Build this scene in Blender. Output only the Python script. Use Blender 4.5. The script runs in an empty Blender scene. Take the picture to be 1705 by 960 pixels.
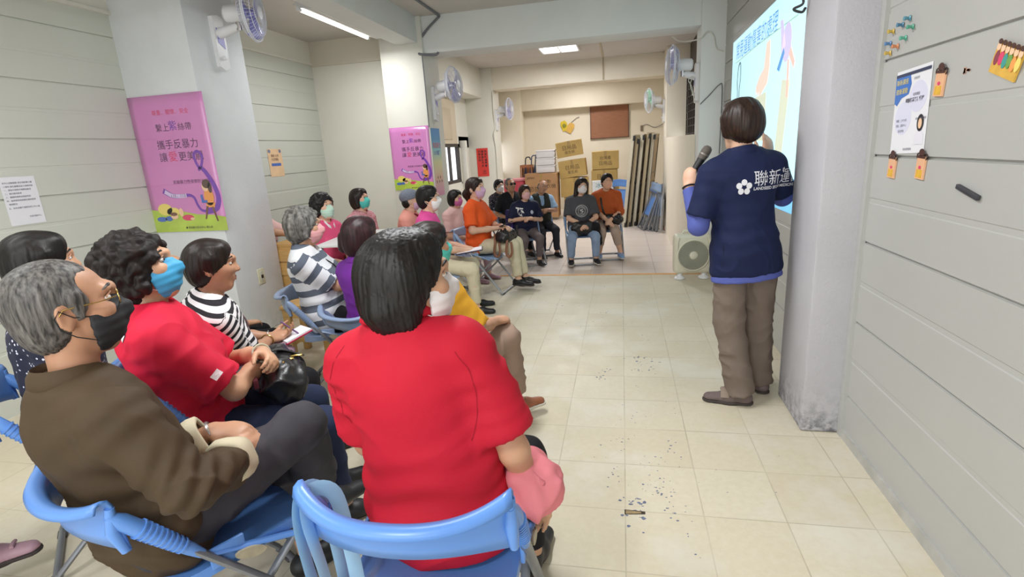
import bpy, bmesh, math, random
import numpy as np
from mathutils import Vector, Matrix
from mathutils.bvhtree import BVHTree
V = Vector
PI = math.pi
SC = bpy.context.scene
COL = SC.collection
random.seed(7)

# ------------------------------------------------------------------ camera
CAM_R = [[0.9786, -0.0065, -0.2050], [0.1963, -0.2595, 0.9454], [-0.0592, -0.9659, -0.2526]]
CAM_P = V((0, 0, 1.45))
FPX = 880.0
cam_d = bpy.data.cameras.new('camera')
cam_d.sensor_width = 36.0
cam_d.lens = FPX * 36.0 / 1705.0
cam_d.clip_start = 0.05
cam = bpy.data.objects.new('camera', cam_d)
COL.objects.link(cam)
_m = Matrix([[CAM_R[i][0], -CAM_R[i][1], -CAM_R[i][2]] for i in range(3)]).to_4x4()
_m.translation = CAM_P
cam.matrix_world = _m
SC.camera = cam

# ------------------------------------------------------------------ world, lamps, exposure
SC.view_settings.view_transform = 'Standard'
SC.view_settings.look = 'None'
SC.view_settings.gamma = 1.0
SC.view_settings.use_curve_mapping = False
SC.view_settings.exposure = 0.28
w = bpy.data.worlds.new('daylight')
SC.world = w
w.use_nodes = True
w.node_tree.nodes['Background'].inputs[0].default_value = (0.93, 0.97, 1.0, 1)
w.node_tree.nodes['Background'].inputs[1].default_value = 1.6

def area_light(name, loc, sx, sy, power, color=(1, 1, 1), rot=(0, 0, 0)):
    d = bpy.data.lights.new(name, 'AREA')
    d.shape = 'RECTANGLE'
    d.size, d.size_y = sx, sy
    d.energy = power
    d.color = color
    o = bpy.data.objects.new(name, d)
    COL.objects.link(o)
    o.location = loc
    o.rotation_euler = rot
    return o

# the tubes of the ceiling fixtures: the front room has them above and behind the camera
WHITE = (0.965, 0.985, 1.0)
area_light('tube_light', (-0.9, 2.3, 2.80), 0.30, 1.25, 45, WHITE)
area_light('tube_light', (-0.9, -0.9, 2.80), 0.30, 1.25, 45, WHITE)
area_light('tube_light', (-2.62, 0.9, 2.62), 0.22, 1.25, 20, WHITE)
area_light('tube_light', (-2.65, 5.3, 2.64), 0.24, 1.25, 15, WHITE)
area_light('panel_light', (-0.97, 9.03, 2.90), 0.55, 0.6, 46, (0.98, 0.985, 1.0))
area_light('panel_light', (-0.97, 12.3, 2.90), 0.55, 0.6, 36, (1.0, 0.98, 0.95))
# added front fill: made-up daylight from an invented opening behind the camera
area_light('front_fill', (-1.3, -2.35, 1.55), 3.6, 1.9, 38, (0.95, 0.98, 1.0), (math.radians(90), 0, 0))

# ------------------------------------------------------------------ colour and material helpers
def lin(c):
    c = c / 255.0
    return c / 12.92 if c <= 0.04045 else ((c + 0.055) / 1.055) ** 2.4

def rgb(h):
    if isinstance(h, str):
        h = h.lstrip('#')
        return tuple(lin(int(h[i:i + 2], 16)) for i in (0, 2, 4)) + (1.0,)
    return tuple(h)[:3] + (1.0,)

class NT:
    """tiny node-tree helper"""
    def __init__(self, m):
        self.t = m.node_tree
        self.b = self.t.nodes['Principled BSDF']
    def n(self, typ, **kw):
        nd = self.t.nodes.new(typ)
        for k, v in kw.items():
            if k.startswith('i_'):
                nd.inputs[k[2:].replace('_', ' ')].default_value = v
            else:
                setattr(nd, k, v)
        return nd
    def l(self, a, b):
        self.t.links.new(a, b)
    def math(self, op, a, b=None):
        nd = self.n('ShaderNodeMath', operation=op)
        for i, x in enumerate((a, b)):
            if x is None: continue
            if isinstance(x, (int, float)): nd.inputs[i].default_value = x
            else: self.l(x, nd.inputs[i])
        return nd.outputs[0]
    def mix(self, fac, a, b, blend='MIX'):
        nd = self.n('ShaderNodeMix', data_type='RGBA', blend_type=blend)
        for s, x in ((nd.inputs[0], fac), (nd.inputs[6], a), (nd.inputs[7], b)):
            if hasattr(x, 'links'): self.l(x, s)
            else: s.default_value = x
        return nd.outputs[2]
    def noise(self, scale, detail=3.0, vec=None, rough=0.5):
        nd = self.n('ShaderNodeTexNoise')
        nd.inputs['Scale'].default_value = scale
        nd.inputs['Detail'].default_value = detail
        nd.inputs['Roughness'].default_value = rough
        self.l(vec if vec is not None else self.obj(), nd.inputs['Vector'])
        return nd.outputs['Fac']
    def obj(self, sc=None):
        tc = self.n('ShaderNodeTexCoord').outputs['Object']
        if sc is None: return tc
        mp = self.n('ShaderNodeMapping')
        mp.inputs['Scale'].default_value = sc
        self.l(tc, mp.inputs['Vector'])
        return mp.outputs[0]
    def ramp(self, fac, stops):
        nd = self.n('ShaderNodeValToRGB')
        e = nd.color_ramp.elements
        while len(e) < len(stops): e.new(0.5)
        for k, (p, c) in enumerate(stops):
            e[k].position = p
            e[k].color = rgb(c) if isinstance(c, str) else (c, c, c, 1)
        self.l(fac, nd.inputs[0])
        return nd.outputs[0]
    def bump(self, h, strength, dist=0.01):
        nd = self.n('ShaderNodeBump')
        nd.inputs['Strength'].default_value = strength
        nd.inputs['Distance'].default_value = dist
        self.l(h, nd.inputs['Height'])
        self.l(nd.outputs[0], self.b.inputs['Normal'])

MATS = {}
def mat(name, col, rough=0.6, var=0.06, vs=8.0, bump=0.0, bs=60.0, bd=0.004, metal=0.0, coat=0.0, emit=0.0, bscale=None, spec=0.5, alpha=1.0, sheen=0.0, sss=0.0):
    if name in MATS: return MATS[name]
    m = bpy.data.materials.new(name)
    m.use_nodes = True
    nt = NT(m)
    b = nt.b
    c = rgb(col)
    if var > 0:
        f = nt.noise(vs, 3)
        lo = tuple(max(0, x * (1 - var)) for x in c[:3]) + (1,)
        hi = tuple(min(1, x * (1 + var)) for x in c[:3]) + (1,)
        f2 = nt.ramp(f, [(0.3, 0.0), (0.7, 1.0)])
        nt.l(nt.mix(f2, lo, hi), b.inputs['Base Color'])
    else:
        b.inputs['Base Color'].default_value = c
    b.inputs['Roughness'].default_value = rough
    b.inputs['Metallic'].default_value = metal
    b.inputs['Specular IOR Level'].default_value = spec
    b.inputs['Coat Weight'].default_value = coat
    b.inputs['Alpha'].default_value = alpha
    if sheen: b.inputs['Sheen Weight'].default_value = sheen
    if sss:
        b.inputs['Subsurface Weight'].default_value = sss
        b.inputs['Subsurface Radius'].default_value = (0.012, 0.004, 0.002)
    if emit:
        b.inputs['Emission Color'].default_value = c
        b.inputs['Emission Strength'].default_value = emit
    if bump:
        nt.bump(nt.noise(bs, 4, nt.obj(bscale) if bscale else None), bump, bd)
    MATS[name] = m
    return m

# ------------------------------------------------------------------ mesh helpers
def rotz(a): return Matrix.Rotation(a, 4, 'Z')

def frame(o, r, u):
    """matrix with x=r, y=u, z=r x u at o"""
    r = V(r).normalized(); u = V(u); u = (u - r * u.dot(r)).normalized(); n = r.cross(u)
    m = Matrix((r, u, n)).transposed().to_4x4()
    m.translation = V(o)
    return m

class MB:
    def __init__(self):
        self.bm = bmesh.new()
    def add(self, verts, faces, M=None):
        vs = [self.bm.verts.new((M @ V(v)) if M else V(v)) for v in verts]
        for f in faces:
            try: self.bm.faces.new([vs[i] for i in f])
            except ValueError: pass
        return vs
    def box(self, c, s, M=None, bevel=0.0, seg=2, taper=1.0):
        b = bmesh.new()
        bmesh.ops.create_cube(b, size=1.0)
        for v in b.verts:
            t = taper if v.co.z > 0 else 1.0
            v.co = V((v.co.x * s[0] * t, v.co.y * s[1] * t, v.co.z * s[2]))
        if bevel > 0:
            bmesh.ops.bevel(b, geom=list(b.edges), offset=bevel, segments=seg, affect='EDGES', profile=0.5)
        for v in b.verts:
            v.co = v.co + V(c)
            if M: v.co = M @ v.co
        self._merge(b); return self
    def _merge(self, b):
        me = bpy.data.meshes.new('tmp'); b.to_mesh(me); b.free()
        self.bm.from_mesh(me); bpy.data.meshes.remove(me)
    def tube(self, pts, r, n=10, M=None, flat=None, closed=False):
        """sweep a circle (or an ellipse r x flat) along a polyline"""
        P = [(M @ V(p)) if M else V(p) for p in pts]
        k = len(P)
        rs = r if isinstance(r, (list, tuple)) else [r] * k
        rings = []
        up = None
        for i in range(k):
            if closed: t = (P[(i + 1) % k] - P[i - 1])
            else: t = P[min(i + 1, k - 1)] - P[max(i - 1, 0)]
            t.normalize()
            if up is None:
                up = V((0, 0, 1)) if abs(t.z) < 0.9 else V((1, 0, 0))
            up = (up - t * up.dot(t)).normalized()
            sd = t.cross(up)
            ring = []
            for j in range(n):
                a = 2 * PI * j / n
                ring.append(self.bm.verts.new(P[i] + sd * (math.cos(a) * rs[i]) + up * (math.sin(a) * (flat or rs[i]))))
            rings.append(ring)
        m = k if closed else k - 1
        for i in range(m):
            A, B = rings[i], rings[(i + 1) % k]
            for j in range(n):
                self.bm.faces.new((A[j], A[(j + 1) % n], B[(j + 1) % n], B[j]))
        if not closed:
            self.bm.faces.new(rings[0][::-1]); self.bm.faces.new(rings[-1])
        return self
    def lathe(self, prof, M=None, n=24):
        """profile [(radius, height)] about z"""
        rings = []
        for (r, h) in prof:
            if r < 1e-5:
                p = V((0, 0, h)); rings.append([self.bm.verts.new(M @ p if M else p)])
            else:
                ring = []
                for j in range(n):
                    a = 2 * PI * j / n
                    p = V((r * math.cos(a), r * math.sin(a), h))
                    ring.append(self.bm.verts.new(M @ p if M else p))
                rings.append(ring)
        for A, B in zip(rings[:-1], rings[1:]):
            for j in range(n):
                a = [A[j % len(A)], A[(j + 1) % n % len(A)]] if len(A) > 1 else [A[0]]
                b = [B[(j + 1) % n % len(B)], B[j % len(B)]] if len(B) > 1 else [B[0]]
                f = a + b
                if len(f) > 2:
                    try: self.bm.faces.new(f)
                    except ValueError: pass
        return self
    def prism(self, poly, z0, z1, M=None):
        """polygon in the xy of M extruded from z0 to z1"""
        a = [self.bm.verts.new((M @ V((x, y, z0))) if M else V((x, y, z0))) for x, y in poly]
        b = [self.bm.verts.new((M @ V((x, y, z1))) if M else V((x, y, z1))) for x, y in poly]
        n = len(poly)
        try:
            self.bm.faces.new(b); self.bm.faces.new(a[::-1])
            for i in range(n):
                self.bm.faces.new((a[i], a[(i + 1) % n], b[(i + 1) % n], b[i]))
        except ValueError: pass
        return self
    def build(self, name, m, parent=None, smooth=True, angle=40, loc=None):
        bmesh.ops.recalc_face_normals(self.bm, faces=self.bm.faces)
        me = bpy.data.meshes.new(name)
        if loc is not None:
            for v in self.bm.verts: v.co -= V(loc)
        self.bm.to_mesh(me); self.bm.free()
        if m: me.materials.append(m)
        if smooth:
            me.shade_smooth()
            try: me.set_sharp_from_angle(angle=math.radians(angle))
            except Exception: pass
        o = bpy.data.objects.new(name, me)
        COL.objects.link(o)
        if loc is not None: o.location = loc
        if parent is not None: attach(o, parent)
        return o

def attach(o, parent):
    o.parent = parent

def empty(name, loc=(0, 0, 0), rz=0.0):
    o = bpy.data.objects.new(name, None)
    o.empty_display_size = 0.05
    COL.objects.link(o)
    o.location = loc; o.rotation_euler = (0, 0, rz)
    return o

def tag(o, label, cat, group=None, kind=None):
    o['label'] = label; o['category'] = cat
    if group: o['group'] = group
    if kind: o['kind'] = kind
    return o

def struct(o, label=None, cat=None):
    o['kind'] = 'structure'
    if label: o['label'] = label
    if cat: o['category'] = cat
    return o

def text_mesh(body, size, align='LEFT', extrude=0.0, bold=0.0):
    cu = bpy.data.curves.new('lettering', 'FONT')
    cu.body = body; cu.size = size; cu.align_x = align
    cu.extrude = extrude; cu.offset = bold
    cu.resolution_u = 3
    o = bpy.data.objects.new('lettering_source', cu)
    COL.objects.link(o)
    dg = bpy.context.evaluated_depsgraph_get()
    me = bpy.data.meshes.new_from_object(o.evaluated_get(dg))
    bpy.data.objects.remove(o)
    bpy.data.curves.remove(cu)
    return me

def lettering(lines, M, m, parent, name='lettering', z=0.0012):
    """lines: (text, x, y, size, align[, bold]) in the xy of M, one flat mesh"""
    bm = bmesh.new()
    for ln in lines:
        me = text_mesh(ln[0], ln[3], ln[4], 0.0, ln[5] if len(ln) > 5 else 0.0)
        for v in me.vertices: v.co = M @ V((v.co.x + ln[1], v.co.y + ln[2], z))
        bm.from_mesh(me); bpy.data.meshes.remove(me)
    me = bpy.data.meshes.new(name); bm.to_mesh(me); bm.free()
    me.materials.append(m)
    o = bpy.data.objects.new(name, me); COL.objects.link(o)
    if parent is not None: attach(o, parent)
    return o

def ell(cx, cy, rx, ry, n=20, a0=0.0, a1=2 * PI):
    return [(cx + rx * math.cos(a0 + (a1 - a0) * i / n), cy + ry * math.sin(a0 + (a1 - a0) * i / n)) for i in range(n)]

def ribbon(pts, wds):
    """polygon strip around a 2-D polyline"""
    L, Rr = [], []
    for i, p in enumerate(pts):
        a = pts[max(i - 1, 0)]; b = pts[min(i + 1, len(pts) - 1)]
        dx, dy = b[0] - a[0], b[1] - a[1]; d = math.hypot(dx, dy) or 1
        w_ = wds[i] if isinstance(wds, (list, tuple)) else wds
        L.append((p[0] - dy / d * w_ / 2, p[1] + dx / d * w_ / 2)); Rr.append((p[0] + dy / d * w_ / 2, p[1] - dx / d * w_ / 2))
    return L, Rr

def add_ribbon(mb, pts, wds, z0, z1, M):
    L, Rr = ribbon(pts, wds)
    for i in range(len(pts) - 1):
        mb.prism([L[i], Rr[i], Rr[i + 1], L[i + 1]], z0, z1, M)

def spline(pts, n=8):
    """Catmull-Rom through the points (any dimension)"""
    out = []
    P = [np.array(p, float) for p in pts]
    P = [2 * P[0] - P[1]] + P + [2 * P[-1] - P[-2]]
    for i in range(1, len(P) - 2):
        for k in range(n):
            t = k / n
            a, b, c, d = P[i - 1], P[i], P[i + 1], P[i + 2]
            out.append(tuple(0.5 * (2 * b + (c - a) * t + (2 * a - 5 * b + 4 * c - d) * t * t + (3 * b - a - 3 * c + d) * t ** 3)))
    out.append(tuple(P[-2]))
    return out
# ================================================================== THE ROOM
XL, XR = -3.80, 1.05         # panelled side walls
ZC = 2.97                    # ceiling
YB = -2.6                    # wall behind the camera
YS = 6.03                    # edge of the front floor: the back room lies a step lower
ZB = -0.12
YE = 13.9                    # back wall

def wall_panel_mat(name, col):
    m = bpy.data.materials.new(name); m.use_nodes = True
    nt = NT(m)
    c = rgb(col)
    f = nt.ramp(nt.noise(1.3, 4), [(0.35, 0.0), (0.7, 1.0)])
    a = nt.mix(f, tuple(x * 0.95 for x in c[:3]) + (1,), c)
    sm = nt.ramp(nt.noise(14, 5, None, 0.7), [(0.66, 0.0), (0.8, 1.0)])
    nt.l(nt.mix(nt.math('MULTIPLY', sm, 0.25), a, rgb('#a9a9a2')), nt.b.inputs['Base Color'])
    nt.b.inputs['Roughness'].default_value = 0.48
    nt.bump(nt.noise(160, 3), 0.12, 0.002)
    return m

M_panel_r = wall_panel_mat('grey_panel_paint', '#b6b6b3')
M_panel_l = wall_panel_mat('pale_green_panel_paint', '#cfd1c7')
M_cream = mat('cream_wall_paint', '#e2dfd3', 0.7, 0.03, 2.0, 0.1, 90)
M_cream_back = mat('warm_cream_paint', '#e8e0ce', 0.7, 0.03, 2.0, 0.1, 90)
M_white_beam = mat('pale_beam_paint', '#dee1de', 0.65, 0.03, 2.0, 0.08, 120)
M_ceil = mat('ceiling_paint', '#c9c4bd', 0.8, 0.05, 1.5, 0.1, 60)

def stucco_mat(name, col, dirt):
    m = bpy.data.materials.new(name); m.use_nodes = True
    nt = NT(m); c = rgb(col)
    base = nt.mix(nt.ramp(nt.noise(3.0, 5), [(0.35, 0.0), (0.7, 1.0)]), tuple(x * 0.92 for x in c[:3]) + (1,), c)
    sep = nt.n('ShaderNodeSeparateXYZ'); nt.l(nt.n('ShaderNodeTexCoord').outputs['Object'], sep.inputs[0])
    low = nt.n('ShaderNodeMapRange', i_From_Min=0.0, i_From_Max=0.35, i_To_Min=1.0, i_To_Max=0.0)
    nt.l(sep.outputs[2], low.inputs[0])
    grime = nt.math('MULTIPLY', nt.math('POWER', low.outputs[0], 2.2), nt.ramp(nt.noise(22, 6, None, 0.7), [(0.42, 0.0), (0.62, 1.0)]))
    specks = nt.ramp(nt.noise(60, 5, None, 0.75), [(0.68, 0.0), (0.78, 1.0)])
    grime = nt.math('MINIMUM', nt.math('ADD', nt.math('MULTIPLY', grime, dirt), nt.math('MULTIPLY', specks, 0.25 * dirt)), 1.0)
    nt.l(nt.mix(grime, base, rgb('#55565e')), nt.b.inputs['Base Color'])
    nt.b.inputs['Roughness'].default_value = 0.75
    nt.bump(nt.noise(70, 5, None, 0.65), 0.55, 0.006)
    return m
M_stucco = stucco_mat('rough_stucco', '#c3c2c8', 0.9)
M_stucco_l = stucco_mat('pale_rough_stucco', '#dde0e2', 0.25)

def floor_mat():
    m = bpy.data.materials.new('worn_vinyl_tiles'); m.use_nodes = True
    nt = NT(m)
    sep = nt.n('ShaderNodeSeparateXYZ'); tc = nt.n('ShaderNodeTexCoord').outputs['Object']
    nt.l(tc, sep.inputs[0])
    u = nt.math('DIVIDE', nt.math('SUBTRACT', sep.outputs[0], 0.005), 0.306)
    v = nt.math('DIVIDE', nt.math('SUBTRACT', sep.outputs[1], 1.902), 0.329)
    fu = nt.math('ABSOLUTE', nt.math('SUBTRACT', nt.math('FRACT', u), 0.5))
    fv = nt.math('ABSOLUTE', nt.math('SUBTRACT', nt.math('FRACT', v), 0.5))
    edge = nt.math('MAXIMUM', fu, fv)
    line = nt.ramp(edge, [(0.489, 0.0), (0.498, 1.0)])
    line = nt.math('MULTIPLY', line, nt.ramp(nt.noise(2.2, 4), [(0.35, 0.12), (0.65, 0.55)]))
    cell = nt.n('ShaderNodeCombineXYZ'); nt.l(nt.math('FLOOR', u), cell.inputs[0]); nt.l(nt.math('FLOOR', v), cell.inputs[1])
    wn = nt.n('ShaderNodeTexWhiteNoise', noise_dimensions='2D'); nt.l(cell.outputs[0], wn.inputs[0])
    tile = nt.mix(wn.outputs[0], rgb('#d0c6ae'), rgb('#d7cfba'))
    fine = nt.ramp(nt.noise(34, 6, None, 0.7), [(0.35, 0.0), (0.65, 1.0)])
    tile = nt.mix(nt.math('MULTIPLY', fine, 0.30), tile, rgb('#bfb397'))
    worn = nt.ramp(nt.noise(1.7, 5, None, 0.62), [(0.50, 0.0), (0.66, 1.0)])
    tile = nt.mix(nt.math('MULTIPLY', worn, 0.5), tile, rgb('#dcdad2'))
    grime = nt.ramp(nt.noise(0.9, 4), [(0.5, 0.0), (0.75, 1.0)])
    tile = nt.mix(nt.math('MULTIPLY', grime, 0.22), tile, rgb('#a2946f'))
    nt.l(nt.mix(line, tile, rgb('#6b6047')), nt.b.inputs['Base Color'])
    nt.l(nt.ramp(nt.noise(5, 4), [(0.3, 0.42), (0.7, 0.60)]), nt.b.inputs['Roughness'])
    nt.bump(nt.noise(25, 4), 0.08, 0.004)
    return m

def tile_back_mat():
    m = bpy.data.materials.new('pinkish_ceramic_tiles'); m.use_nodes = True
    nt = NT(m)
    br = nt.n('ShaderNodeTexBrick', offset=0.0, i_Scale=1.0, i_Mortar_Size=0.004, i_Brick_Width=0.4, i_Row_Height=0.4)
    br.inputs['Color1'].default_value = rgb('#e2d8d0'); br.inputs['Color2'].default_value = rgb('#dfd3cb'); br.inputs['Mortar'].default_value = rgb('#b9a99f')
    nt.l(nt.n('ShaderNodeTexCoord').outputs['Object'], br.inputs['Vector'])
    nt.l(br.outputs[0], nt.b.inputs['Base Color'])
    nt.b.inputs['Roughness'].default_value = 0.28
    return m

def quadbox(name, lo, hi, m, bevel=0.0, label=None, kind=True):
    lo, hi = V(lo), V(hi)
    o = MB().box((lo + hi) / 2, hi - lo, None, bevel).build(name, m, smooth=bevel > 0)
    if kind: o['kind'] = 'structure'
    if label: o['label'] = label
    return o

quadbox('floor', (-4.2, YB - .1, -0.25), (1.45, YS, 0.0), floor_mat(), label='worn beige vinyl tile floor of the front room')
quadbox('floor_bay', (-4.2, YS, -0.25), (-2.72, 6.6, 0.0), MATS.get('x') or bpy.data.materials['worn_vinyl_tiles'], label='vinyl floor of the left bay')
quadbox('floor_back', (-2.72, YS, ZB - 0.12), (1.6, 6.6, ZB), tile_back_mat(), label='pale pinkish tiled floor of the back room')
quadbox('floor_back_far', (-4.2, 6.6, ZB - 0.12), (1.6, 14.4, ZB), bpy.data.materials['pinkish_ceramic_tiles'])
o = quadbox('trim_1', (-2.22, YS - 0.035, -0.13), (0.9, YS + 0.012, 0.004), mat('orange_edge_strip', '#e0a55e', 0.5, 0.12, 6), label='orange strip along the floor step')
quadbox('ceiling', (-2.40, YB - .1, ZC), (1.45, 14.4, ZC + 0.12), M_ceil)
quadbox('ceiling_left', (-4.2, YB - .1, 2.885), (-2.40, 6.6, ZC + 0.12), M_ceil)
quadbox('ceiling_back', (-3.2, 6.6, ZC), (-2.40, 14.4, ZC + 0.12), M_ceil)

def panel_wall(name, X, sgn, y0, y1, dark, light, m, z0=0.0, z1=2.97, thick=0.14):
    """boarded wall: profile with V grooves (dark) and flat steps (light), extruded along y; sgn = side the boards face"""
    pts = [(z0, 0.0)]
    ev = sorted([(z, 1) for z in dark] + [(z, 0) for z in light])
    for z, k in ev:
        if not z0 + .03 < z < z1 - .03: continue
        if k: pts += [(z - 0.006, 0.0), (z - 0.003, -0.011), (z + 0.003, -0.011), (z + 0.006, 0.0)]
        else: pts += [(z - 0.014, 0.0), (z - 0.010, -0.003), (z + 0.008, -0.003), (z + 0.012, 0.0)]
    pts.append((z1, 0.0))
    mb = MB()
    prof = [(X + sgn * d, z) for z, d in pts] + [(X - sgn * thick, z1), (X - sgn * thick, z0)]
    n = len(prof)
    vs = [(x, y0, z) for x, z in prof] + [(x, y1, z) for x, z in prof]
    fc = [(i, (i + 1) % n, n + (i + 1) % n, n + i) for i in range(n)] + [tuple(range(n)), tuple(range(2 * n - 1, n - 1, -1))]
    mb.add(vs, fc)
    o = mb.build(name, m, smooth=False)
    o['kind'] = 'structure'
    return o

D0 = [0.219 + 0.3725 * k for k in range(8)]
L0 = [0.405 + 0.3725 * k for k in range(8)]
panel_wall('wall_right', XR, -1, YB, 2.98, D0, L0, M_panel_r)
panel_wall('wall_right_far', XR, -1, 2.98, 6.55, [z + 0.092 for z in D0], [z + 0.092 for z in L0], M_panel_r)
panel_wall('wall_left', XL, 1, YB, 6.6, D0, L0, M_panel_l, z1=2.63)
quadbox('wall_left_upper', (XL - 0.14, YB, 2.63), (XL + 0.012, 6.6, 2.9), M_cream)
quadbox('trim_2', (XL - 0.01, YB, 2.615), (XL + 0.028, 6.5, 2.640), M_cream)
quadbox('baseboard_right', (XR - 0.012, YB, 0), (XR + 0.01, 2.62, 0.045), mat('grey_skirting', '#b4b3ae', 0.6, 0.12, 10))
quadbox('trim_3', (XR - 0.016, 2.575, 0), (XR + 0.005, 2.612, ZC), M_panel_r)

# unseen wall behind the camera; its opening is invented to let fill light in
quadbox('wall_front_lower', (-4.2, YB - .12, 0), (1.4, YB, 0.55), M_cream)
quadbox('wall_front_upper', (-4.2, YB - .12, 2.6), (1.4, YB, ZC), M_cream)
quadbox('wall_front_side', (0.55, YB - .12, 0.55), (1.4, YB, 2.6), M_cream)
quadbox('wall_front_corner', (-4.2, YB - .12, 0.55), (-3.2, YB, 2.6), M_cream)

# pillars of the front room
quadbox('pillar_left', (-3.86, 3.72, 0), (-3.155, 4.34, ZC), M_stucco_l, 0.012)
quadbox('pillar_middle', (-2.74, 6.2, ZB), (-2.215, 6.72, ZC), mat('pillar_cream_paint', '#dddbd0', 0.7, 0.03, 3, 0.2, 60), 0.008)
quadbox('pillar_right', (0.868, 2.612, 0), (1.12, 3.02, ZC), M_stucco, 0.014)
quadbox('pillar_right_far', (0.81, 6.2, ZB), (1.19, 6.55, ZC), M_white_beam, 0.006)
# bay wall between the left wall and the middle pillar
quadbox('wall_bay', (-4.0, 6.5, 0), (-2.6, 6.72, 2.6), M_cream)
quadbox('wall_bay_upper', (-4.0, 6.47, 2.6), (-2.6, 6.72, 2.9), mat('bay_beam_paint', '#d8d1c2', 0.7, 0.03, 2))
# beams
quadbox('beam_cross', (-2.30, 6.25, 2.58), (0.9, 6.66, ZC + .02), M_white_beam, 0.006)
quadbox('beam_along', (-2.53, YB, 2.69), (-2.27, 6.25, ZC + .02), M_white_beam, 0.006)

# ---------------- back room
XBL, XBR = -2.95, 0.75
quadbox('wall_back', (-3.3, YE, ZB - .1), (1.6, YE + .15, ZC), M_cream_back)
quadbox('wall_back_left_lower', (XBL - .15, 6.7, ZB - .1), (XBL, YE, 0.93), M_cream)
quadbox('wall_back_left_upper', (XBL - .15, 6.7, 1.62), (XBL, YE, ZC), M_cream)
for k, (a, b) in enumerate(((6.7, 8.3), (9.75, 12.7), (13.66, YE))):
    quadbox('wall_back_left_%s' % ('near', 'mid', 'far')[k], (XBL - .15, a, 0.9), (XBL, b, 1.70), M_cream)
quadbox('wall_back_left_pier', (XBL - .15, 9.75, 1.55), (XBL, 12.7, 1.75), M_cream)
quadbox('wall_back_right_lower', (XBR, 6.5, ZB - .1), (XBR + .12, 10.2, 1.50), M_cream_back)
quadbox('wall_back_right_rear', (1.30, 10.2, ZB - .1), (1.45, YE, ZC), M_cream_back)
quadbox('wall_back_right_outer', (1.12, 6.5, 1.45), (1.30, 10.2, ZC), mat('dark_louvre_board', '#4c443e', 0.7, 0.2, 12))
quadbox('pillar_back_right', (XBR, 9.85, ZB - .1), (1.32, 10.45, ZC), M_cream_back, 0.006)
quadbox('pillar_back_left', (-2.97, 10.4, ZB - .1), (-2.41, 10.95, ZC), M_cream, 0.006)
quadbox('pillar_back_corner', (-2.97, 13.4, ZB - .1), (-2.42, YE + .02, ZC), M_cream_back, 0.006)
quadbox('beam_back', (-2.9, 10.45, 2.58), (1.3, 10.9, ZC + .02), M_cream_back, 0.006)
quadbox('beam_back_wall', (-2.9, 13.55, 2.36), (1.4, YE + .02, ZC + .02), M_cream_back, 0.006)
quadbox('beam_back_left', (-2.97, 6.66, 2.45), (-2.62, 10.45, ZC + .02), M_cream, 0.006)
quadbox('trim_4', (XBR - .01, 9.84, ZB), (XBR + .14, 9.99, ZB + .07), mat('reddish_skirting_tile', '#9b6f66', 0.5, .15, 20))

# ceiling-joint battens of the back room
mb = MB(); mb.box((-0.32, 8.55, ZC - .004), (0.03, 3.6, 0.012)).box((-0.32, 10.44, 2.78), (0.025, 0.012, 0.38))
struct(mb.build('trim_5', mat('batten_beige', '#b5a98f', 0.7), smooth=False))

# windows of the back room
M_darkframe = mat('dark_window_frame', '#3b3431', 0.5, 0.1)
M_pane = mat('frosted_bright_pane', '#f4f8ff', 0.4, 0.0, emit=1.0)
def side_window(name, y0, y1, z0, z1, nm, mull, label):
    e = empty(name, (XBL - .03, y0, z0)); struct(e, label)
    T = Matrix.Translation((-(XBL - .03), -y0, -z0))
    mb = MB()
    t = 0.055
    mb.box((XBL - .04, (y0 + y1) / 2, z0 + t / 2), (.08, y1 - y0, t), T).box((XBL - .04, (y0 + y1) / 2, z1 - t / 2), (.08, y1 - y0, t), T)
    for y in (y0 + t / 2, y1 - t / 2): mb.box((XBL - .04, y, (z0 + z1) / 2), (.08, t, z1 - z0), T)
    for y in mull: mb.box((XBL - .04, y, (z0 + z1) / 2), (.05, .03, z1 - z0), T)
    mb.build('window_frame', nm, e, smooth=False)
    MB().box((XBL - .075, (y0 + y1) / 2, (z0 + z1) / 2), (.01, y1 - y0 - .06, z1 - z0 - .06), T).build('pane', M_pane, e, smooth=False)
    return e
side_window('window_1', 8.3, 9.75, 0.93, 1.62, M_darkframe, (8.9, 9.25), 'dark framed bright window in the left wall of the back room')
side_window('window_2', 12.7, 13.66, 0.62, 1.72, mat('pale_frame', '#d9d5cc', .5), (), 'narrow bright window beside the back left pillar')
# beige roller panel above window 1
o = MB().box((XBL + .012, 8.35, 1.99), (.02, 2.5, .74), None, 0.004).build('trim_6', mat('beige_board', '#cdbfa8', .7, .05, 3), smooth=True); struct(o)
o = MB().box((XBL + .028, 8.35, 1.95), (.012, 1.9, .52), None, 0.004).build('trim_7', mat('beige_board_inner', '#c3b39b', .7, .05, 3), smooth=True); struct(o)
o = MB().box((XBL + .05, 9.86, 1.20), (.12, .12, .95), None, 0.01).build('trim_8', M_cream, smooth=True); struct(o)
# high window in the right wall: dark grille in the opening above the sill
e = empty('window_3', (1.08, 6.6, 1.52)); struct(e, 'dark barred high window in the right wall of the back room')
mb = MB()
for k in range(14): mb.box((0.0, 0.15 + k * 0.235, 0.45), (.02, .02, .95))
for k in range(9): mb.box((0.0, 1.6, 0.02 + k * 0.115), (.012, 3.2, .012))
mb.build('window_frame', mat('dark_grille', '#2c2522', .5), e, smooth=False)
# ================================================================== FIXTURES AND THINGS ON THE WALLS
def ray(x, y):
    d = V(((x - 852.5) / FPX, (y - 480) / FPX, 1.0))
    return V([sum(CAM_R[i][k] * d[k] for k in range(3)) for i in range(3)]).normalized()
def at_z(x, y, z=0.0):
    r = ray(x, y); return CAM_P + r * ((z - CAM_P.z) / r.z)
def at_y(x, y, Y):
    r = ray(x, y); return CAM_P + r * (Y / r.y)

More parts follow.
